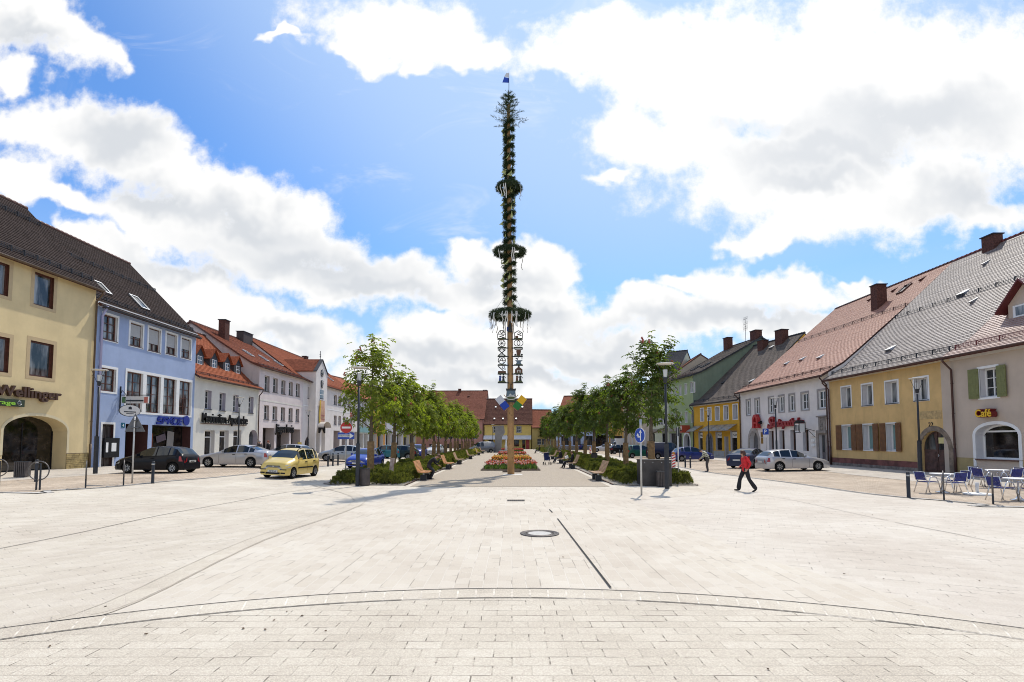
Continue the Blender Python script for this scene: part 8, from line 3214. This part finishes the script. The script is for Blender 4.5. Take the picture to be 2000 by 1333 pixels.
for y in (-.22, .22):
    b.tube([(.32, y, .12), (-.1, y, .55), (-.42, y, 1.0)], .014, 6)
    b.tube([(-.34, y, .12), (.05, y, .5)], .014, 6)
b.tube([(-.42, -.22, 1.0), (-.42, .22, 1.0)], .018, 6)
b.build('frame', M['anth'], t)
for x in (.34, -.34):
    for y in (-.25, .25):
        MB().lathe([(.05, -.02), (.115, -.02), (.12, 0), (.115, .02), (.05, .02)], 14, 0, (x, y, .12), 'Y').build('wheel', M['rubber'], t)

# ------------------------------------------------------------------ street furniture
m_lampw = mat('lamp_reflector', (0.62, 0.60, 0.55), 0.5)
lp = thing('street_lamp', 'x', 'street lamp', (0, 0, 0), 0, 'street lamps of the square')
MB().box(-.072, .072, -.072, .072, 0, 1.95).build('lower_post', M['anth'], lp)
MB().tube([(0, 0, 1.95), (0, 0, 4.55)], [.056, .048], 14).build('post', M['anth'], lp)
b = MB()
b.lathe([(.05, 4.60), (.085, 4.65), (.09, 4.80), (.10, 4.81), (.10, 4.84)], 18)
h_ = b.build('lamp_head', M['anth'], lp)
MB().lathe([(.075, 4.841), (.10, 5.16), (.095, 5.18)], 18, caps=False).build('lamp_glass', mat('frosted_glass', (0.55, 0.55, 0.53), 0.25, spec=0.5), h_)
b = MB()
for k in range(3):
    t = 2 * math.pi * k / 3 + .5
    b.tube([(.11 * math.cos(t), .11 * math.sin(t), 4.80), (.35 * math.cos(t), .35 * math.sin(t), 5.42)], .011, 6)
b.build('reflector_arm', M['anth'], lp)
MB().lathe([(0, 5.42), (.37, 5.425), (.38, 5.445), (.36, 5.46), (0, 5.48)], 28).build('reflector', m_lampw, lp)
tz = lambda px, py, z: atZ(px, py, z)
spots = [(gnd(698, 950), 'lamp at the near corner of the left tree bed'), (gnd(1303, 955), 'lamp at the near corner of the right tree bed before the steel box'), (tz(195, 722, 5.82), 'lamp before the blue house door'),
         (tz(468, 776, 5.82), 'lamp before the white pharmacy with dormers'), (Vector((-25.2, 66.5, 0)), 'lamp before the town hall gable'), (tz(1790, 738, 5.62), 'lamp before the old yellow house gate'),
         (tz(1514, 776, 5.62), 'lamp before the red pharmacy lettering'), (tz(1383, 801, 5.6), 'lamp before the ochre house awnings'), (Vector((-4.15, 116, 0)), 'lamp before the far small yellow house')]
for i, (p, lab) in enumerate(spots):
    o = lp if i == 0 else dup(lp)
    o.location = (p.x, p.y, gh(p.x))
    o.rotation_euler.z = i * .7
    o['label'] = 'anthracite street ' + lab

m_pole = mat('pale_pole', (0.48, 0.48, 0.47), 0.45, metal=0.5, var=0.1)


def post(name, label, cat, p, h, r=.032, m=None, group=None, rz=0.0):
    t = thing(name, label, cat, (p[0], p[1], gh(p[0])), rz, group)
    MB().tube([(0, 0, 0), (0, 0, h)], r, 10).build('pole', m or m_pole, t)
    return t


def disc(r, y0, y1, n=32):
    return [(r * math.cos(2 * math.pi * i / n), r * math.sin(2 * math.pi * i / n)) for i in range(n)]


# no-entry with one-way board
t = post('traffic_sign', 'red no entry disc over a blue one way arrow on a pale pole', 'traffic sign', (-8.72, 28.3), 3.0, rz=R(12))
b = MB()
b.prism([(x, z + 2.75) for x, z in disc(.31, 0, 0)], -.05, -.03, m=1)
b.prism([(x, z + 2.75) for x, z in disc(.295, 0, 0)], -.056, -.05, m=0)
b.box(-.22, .22, -.062, -.056, 2.70, 2.80, 1)
b.build('no_entry_disc', [M['red'], M['white']], t)
b = MB()
b.box(-.42, .42, -.05, -.03, 2.14, 2.49, 0)
b.prism([(-.38, 2.25), (.18, 2.25), (.18, 2.17), (.39, 2.315), (.18, 2.46), (.18, 2.38), (-.38, 2.38)], -.056, -.05, m=1)
o = b.build('one_way_board', [M['blue'], M['white']], t)
lb, w = text_mb('Einbahnstraße', .11, .006, .001)
MB().merge(lb, Matrix.Translation((-.36, -.06, 2.285)) @ Matrix.Scale(.55 / w, 4, (1, 0, 0))).build('lettering', M['black'], o)
# triangular warning sign seen from behind
p = gnd(258, 944.5)
t = post('traffic_sign', 'grey back of a triangular warning sign on a pole by the black hatchback', 'traffic sign', p, 2.78)
b = MB()
b.prism([(-.43, 2.15), (.43, 2.15), (0, 2.92)], .035, .05)
b.box(-.2, .2, -.04, .036, 2.3, 2.34).box(-.1, .1, -.04, .036, 2.6, 2.64)
b.build('sign_back', mat('dull_aluminium', (0.12, 0.12, 0.125), 0.5, metal=.4, var=.1), t)
# oval sign hanging below the bracket at the blue house
p = atX(253.5, 802.5, -25.6)
t = thing('hanging_sign', 'white oval sign with small crest and lettering hanging before the blue house', 'hanging sign', p, R(60))
b = MB()
ov = [(.62 * math.cos(6.2832 * i / 28), .37 * math.sin(6.2832 * i / 28)) for i in range(28)]
b.prism([(x * 1.06, z * 1.08) for x, z in ov], -.03, .03, m=1)
b.prism(ov, -.04, -.031, m=0)
b.prism([(-.1, .08), (.1, .08), (.1, .22), (0, .28), (-.1, .22)], -.046, -.04, m=1)
b.box(-.36, .36, -.046, -.04, -.12, -.05, 1).box(-.22, .22, -.046, -.04, -.22, -.18, 1)
b.beam((0, 0, .38), (0, 0, .75), .02, .02, 1)
b.build('oval_panel', [M['offwhite'], M['anth']], t)
# blue round sign with two arrows
p = gnd(1253, 967.5)
t = post('traffic_sign', 'round blue sign with white arrows on a tall pale pole', 'traffic sign', p, 2.85, .036, rz=R(-62))
b = MB()
zc = 2.28
b.prism([(x, z + zc) for x, z in disc(.29, 0, 0)], -.05, -.035, m=1)
b.prism([(x, z + zc) for x, z in disc(.275, 0, 0)], -.056, -.05, m=0)
b.box(.03, .075, -.062, -.056, zc - .2, zc + .12, 1).prism([(-.02, zc + .1), (.125, zc + .1), (.052, zc + .22)], -.062, -.056, m=1)
b.box(-.12, .03, -.062, -.056, zc - .08, zc - .035, 1).box(-.12, -.075, -.062, -.056, zc - .08, zc + .0, 1).prism([(-.17, zc - .01), (-.03, zc - .01), (-.1, zc + .09)], -.062, -.056, m=1)
b.build('sign_disc', [M['blue'], M['white']], t)
b = MB()
b.tube([(0, 0, 2.5), (0, 0, 2.9)], .05, 10)
b.build('pole_cap', M['steel'], t)
# parking sign
p = atX(1496, 848, 23.4)
t = post('traffic_sign', 'blue parking sign on a thin pole in front of the white pharmacy wall', 'traffic sign', p, p.z - GR + .5, rz=R(-60))
b = MB()
z = p.z - GR
b.box(-.3, .3, -.05, -.03, z - .05, z + .5, 0).box(-.25, .25, -.05, -.03, z - .32, z - .1, 1)
o = b.build('sign_panel', [M['blue'], M['offwhite']], t)
lb, w = text_mb('P', .5, .006, .01)
MB().merge(lb, Matrix.Translation((-w / 2, -.056, z + .06))).build('lettering', M['white'], o)
p = gnd(1325.5, 945)
t = post('sign_post', 'bare white pole with a dark sign edge beside the red striped beacon', 'sign post', p, 2.75, .03, mat('white_pole', (0.62, 0.61, 0.58), .5))
MB().box(-.02, .02, -.2, .2, 2.3, 2.72).build('sign_edge', M['anth'], t)


def beacon(p, rz, label):
    t = thing('warning_beacon', label, 'warning beacon', (p[0], p[1], gh(p[0])), rz, 'striped warning beacons')
    MB().box(-.28, .28, -.2, .2, 0, .10).build('rubber_foot', M['rubber'], t)
    b = MB()
    b.box(-.125, .125, -.015, .015, .10, 1.08, 0)
    for k in range(5):
        z = .12 + k * .2
        b.add([(-.125, -.017, z), (.125, -.017, z + .12), (.125, -.017, min(1.08, z + .22)), (-.125, -.017, z + .10)], [(0, 1, 2, 3)], 1)
    b.build('striped_board', [M['white'], M['red']], t)
    MB().lathe([(.08, 1.08), (.09, 1.2), (.05, 1.26), (0, 1.27)], 14).build('beacon_lamp', mat('amber', (0.5, 0.2, 0.02), .3), t)


beacon(gnd(1316, 917.5), R(-6), 'red and white striped warning beacon behind the steel box')
beacon(gnd(1153, 889.5), R(-6), 'red and white striped warning beacon between the far right trees')
p = gnd(762, 944)
t = thing('marker_post', 'leaning peeling white post on a wide black foot in the left bed', 'marker post', p)
b = MB()
b.lathe([(.62, 0), (.60, .04), (.35, .10), (.12, .15), (0, .15)], 22)
b.build('foot', M['rubber'], t)
MB().obox((.055, 0, .66), (.10, 0, 0), (0, .03, 0), (.05, 0, .56)).build('post', mat('peeling_white', (0.60, 0.55, 0.50), .8, var=.1, vs=3, col2=(0.22, 0.12, 0.09)), t)

# steel box and bins
t = thing('utility_box', 'large dark brown steel box at the near end of the right bed', 'utility box', (6.66, 25.35, 0))
m_st = mat('dark_steel_plate', (0.060, 0.054, 0.052), .55, metal=.35, var=.25, vs=1.6)
b = MB()
b.box(-.66, .66, -.6, .6, 0.02, 1.16)
b.box(-.68, .68, -.62, .62, 1.163, 1.19)
b.build('box', m_st, t)
b = MB()
for x in (-.58, -.2, .2, .58):
    b.lathe([(.02, 0), (.02, .012), (0, .014)], 8, 0, (x, -.605, 1.08), 'Y')
b.tube([(.05 + .22 * math.cos(a), -.607, .5 + .22 * math.sin(a)) for a in [i * .3 for i in range(9)]], .006, 5, 1)
b.build('rivet', [M['steel'], M['stone']], t)


def bin_(label, p, w, d, h, rz=0, round_=False):
    t = thing('waste_bin', label, 'waste bin', (p[0], p[1], gh(p[0])), rz, 'waste bins of the square')
    b = MB()
    n = 18
    if round_:
        for k in range(n):
            a = 2 * math.pi * k / n
            b.obox((w / 2 * math.cos(a), w / 2 * math.sin(a), h / 2), (.012 * math.cos(a), .012 * math.sin(a), 0), (-w * .15 * math.sin(a), w * .15 * math.cos(a), 0), (0, 0, h / 2 - .02))
        b.lathe([(w * .46, .02), (w * .46, h - .05)], n, 1)
    else:
        b.box(-w / 2 + .02, w / 2 - .02, -d / 2 + .02, d / 2 - .02, .02, h - .06, 1)
        k = int(w / .07)
        for i in range(k):
            x = -w / 2 + w * (i + .5) / k
            b.box(x - .026, x + .026, -d / 2, -d / 2 + .018, .03, h).box(x - .026, x + .026, d / 2 - .018, d / 2, .03, h)
        k = int(d / .07)
        for i in range(k):
            y = -d / 2 + d * (i + .5) / k
            b.box(-w / 2, -w / 2 + .018, y - .026, y + .026, .03, h).box(w / 2 - .018, w / 2, y - .026, y + .026, .03, h)
    b.build('slatted_body', [mat('bin_slats', (0.075, 0.062, 0.058), .6, var=.25, vs=4), M['black']], t)
    MB().box(-w / 2, w / 2, -d / 2, d / 2, h + .002, h + .03).build('lid', M['anth'], t) if not round_ else MB().lathe([(w * .4, h - .03), (w / 2 + .012, h), (w / 2 + .012, h + .03), (w * .38, h + .03)], n, caps=False).build('rim', M['anth'], t)


bin_('slatted dark bin beside the left street lamp', gnd(712, 949), .44, .44, .78, round_=True)
bin_('slatted dark bin against the steel box', (6.72, 24.45), .36, .3, .66)
bin_('square slatted bin beside the bicycle ring before the dark arch', gnd(43, 932.5), .46, .46, .72, R(15))
bin_('slim dark bin among the shrubs by the right tree trunks', gnd(1161, 907), .5, .5, .95, round_=True)

# bollards and bicycle stands
bo = thing('bollard', 'x', 'bollard', (0, 0, 0), 0, 'dark steel bollards')
MB().lathe([(.075, 0), (.06, .02), (.06, .90), (.05, .93), (0, .935)], 16).build('shaft', M['anth'], bo)
MB().lathe([(.061, .78), (.064, .785), (.064, .83), (.061, .835)], 16, caps=False).build('band', M['steel'], bo)
for i, (px, py, lab) in enumerate(((298, 944.5, 'dark bollard on the kerb line below the black hatchback'), (1775, 972.5, 'dark bollard on the kerb line left of the café tables'),
                                   (640.5, 911.5, 'small dark bollard left of three in front of the old silver hatchback'), (650, 910.5, 'small dark bollard middle of three in front of the old silver hatchback'), (660, 909.5, 'small dark bollard right of three in front of the old silver hatchback'),
                                   (1338.5, 913.5, 'small dark bollard left of two before the deep blue hatchback'), (1348.5, 914.5, 'small dark bollard right of two before the deep blue hatchback'),
                                   (1210.5, 893.5, 'small dark bollard left of two before the black hatchback on the right'), (1216.5, 894, 'small dark bollard right of two before the black hatchback on the right'), (70, 941.5, 'dark bollard standing just behind the bicycle ring'))):
    o = bo if i == 0 else dup(bo)
    o.location = gnd(px, py)
    o['label'] = lab


def ring_stand(label, p, rz):
    t = thing('bicycle_stand', label, 'bicycle stand', (p[0], p[1], gh(p[0])), rz, 'ring bicycle stands on the kerb lines')
    b = MB()
    for x in (-.055, .055):
        b.box(x - .018, x + .018, -.025, .025, 0, .92)
    b.box(-.073, .073, -.025, .025, .922, .945)
    b.build('twin_post', M['anth'], t)
    MB().tube([(.33 * math.sin(a), -.0, .68 + .33 * math.cos(a)) for a in [6.2832 * i / 40 for i in range(41)]], .020, 8, caps=False).build('ring', mat('dull_ring_steel', (0.13, 0.12, 0.115), .5, metal=.5), t)


ring_stand('ring bicycle stand facing the viewer before the dark shop arch', gnd(74, 957.5), R(8))
ring_stand('ring bicycle stand cut by the edge of the view before the dark arch', gnd(-5, 948.5), R(10))
ring_stand('bicycle stand seen edge on below the yellow and blue house corner', gnd(167, 953.5), R(128))
ring_stand('bicycle stand seen edge on left of the triangular sign pole', gnd(241, 948.5), R(125))
ring_stand('bicycle stand seen edge on in front of the first café table', gnd(1844, 977.5), R(51))
ring_stand('bicycle stand seen edge on in front of the last café table', gnd(1940, 985.5), R(47))

# café tables and chairs
m_cb = mat('blue_strap', (0.012, 0.022, 0.17), .55, var=.2, vs=8)
m_tube = mat('polished_tube', (0.62, 0.62, 0.63), .2, metal=.95)
ta = thing('cafe_table', 'x', 'table', (0, 0, 0), 0, 'round white café tables')
MB().lathe([(0, .715), (.39, .715), (.40, .725), (.40, .74), (.39, .748), (0, .75)], 32).build('tabletop', M['white'], ta)
MB().lathe([(.24, 0), (.23, .02), (.10, .05), (.04, .14), (.032, .6), (.06, .71)], 20).build('pedestal', m_tube, ta)
ca = thing('cafe_chair', 'x', 'chair', (0, 0, 0), 0, 'blue strap café chairs')
b = MB()
for i in range(7):
    x = -.22 + .44 * (i + .5) / 7
    b.box(x - .027, x + .027, -.24, .22, .435 + .008 * (i % 2), .45 + .008 * (i % 2))
for j in range(7):
    y = -.24 + .46 * (j + .5) / 7
    b.box(-.23, .23, y - .026, y + .026, .438 + .008 * ((j + 1) % 2), .447 + .008 * ((j + 1) % 2))
b.build('seat', m_cb, ca)
b = MB()
for i in range(9):
    x = -.25 + .5 * (i + .5) / 9
    b.obox((x, -.305 - .05 * (1 - (x / .25) ** 2) * .6, .66), (.023, 0, 0), (0, .004, 0), (0, -.045, .15))
for j in range(6):
    z = .51 + .30 * (j + .5) / 6
    pts = [(-.25 + .5 * k / 6, -.305 - .05 * (1 - (-1 + k / 3) ** 2) * .6 - .3 * (z - .66) + .006, z) for k in range(7)]
    for p_, q_ in zip(pts, pts[1:]):
        b.beam(p_, q_, .008, .041)
b.build('backrest', m_cb, ca)
for s in (-1, 1):
    f = MB()
    f.tube([(s * .27, .30, 0), (s * .265, .20, .45), (s * .265, .12, .62), (s * .265, .0, .665), (s * .265, -.12, .63), (s * .265, -.2, .45), (s * .28, -.36, 0)], .018, 8)
    f.tube([(s * .265, -.2, .45), (s * .255, -.285, .52), (s * .25, -.36, .83)], .017, 8)
    f.build('side_frame', m_tube, ca)
b = MB()
b.tube([(-.265, -.2, .425), (.265, -.2, .425)], .012, 6).tube([(-.265, .19, .425), (.265, .19, .425)], .012, 6).tube([(-.25, -.355, .83), (0, -.39, .835), (.25, -.355, .83)], .012, 6)
b.build('cross_bar', m_tube, ca)
tabs = [(gnd(1841, 962), 'nearest the bollard'), (gnd(1949, 952), 'under the arched window'), (gnd(1990, 977), 'at the edge of the view')]
ci = 0
for i, (p, where) in enumerate(tabs):
    o = ta if i == 0 else dup(ta)
    o.location = p
    o['label'] = 'round white café table ' + where
    for k, (ang, side) in enumerate(((R(190), 'left'), (R(262), 'near'), (R(5), 'right'), (R(100), 'far'))):
        if k == 3 and i != 1:
            continue
        if i == 2 and k == 2:
            continue
        c = ca if ci == 0 else dup(ca)
        ci += 1
        d = Vector((math.cos(ang), math.sin(ang), 0)) * .66
        c.location = (p.x + d.x, p.y + d.y, gh(p.x + d.x))
        c.rotation_euler = (0, 0, ang + math.pi / 2 + (.2 if k == 1 else -.1))
        c['label'] = 'blue strap chair at the %s side of the table %s' % (side, where)
p = gnd(1909, 967)
t = thing('parasol_base', 'round white parasol base with a pale stub on the café terrace', 'parasol base', p)
MB().lathe([(.44, 0), (.44, .05), (.40, .07), (.06, .09), (0, .09)], 30).build('disc', M['white'], t)
MB().tube([(0, 0, .09), (0, 0, .46)], [.05, .06], 14).build('tube', mat('frosted_tube', (.6, .6, .6), .4), t)

# fountain slab, jet and a yellow board
t = thing('monument', 'tall leaning grey stone slab near the far end of the promenade', 'monument', (-2.15, 92, 0))
b = MB()
b.prism([(-.7, 0), (.3, 0), (.45, 2.6), (.95, 3.4), (.75, 4.6), (-.75, 4.55)], -.35, .35)
b.box(-1.0, .7, -.6, .6, 0, .2)
b.build('slab', mat('monument_stone', (0.27, 0.26, 0.25), .9, var=.12, vs=2, bump=.3), t)
t = thing('fountain', 'small round fountain with a white water jet beside the stone slab', 'fountain', (-1.0, 90, 0))
MB().lathe([(1.3, 0), (1.3, .4), (1.1, .42), (1.05, .3), (0, .3)], 28).build('basin', M['stone'], t)
rnd = random.Random(2)
b = MB()
b.tube([(0, 0, .3), (0, 0, 1.2), (.02, 0, 2.3)], [.26, .16, .04], 10)
for i in range(90):
    z = rnd.uniform(.3, 2.2)
    r = (2.4 - z) * .16
    b.lathe([(0, -.05), (.04, 0), (0, .06)], 5, 0, (rnd.gauss(0, r * .6), rnd.gauss(0, r * .6), z))
b.build('water_jet', mat('white_water', (.8, .82, .84), .3), t)
p = tz(606, 888, .38)
t = thing('pavement_board', 'yellow board standing by the town hall porch', 'pavement board', (-24.6, 62.5, GL))
b = MB()
b.obox((0, 0, .75), (.04, 0, .0), (0, .5, 0), (-.05, 0, .75))
b.build('panel', mat('mustard_board', (0.36, 0.26, 0.03), .6, var=.15), t)
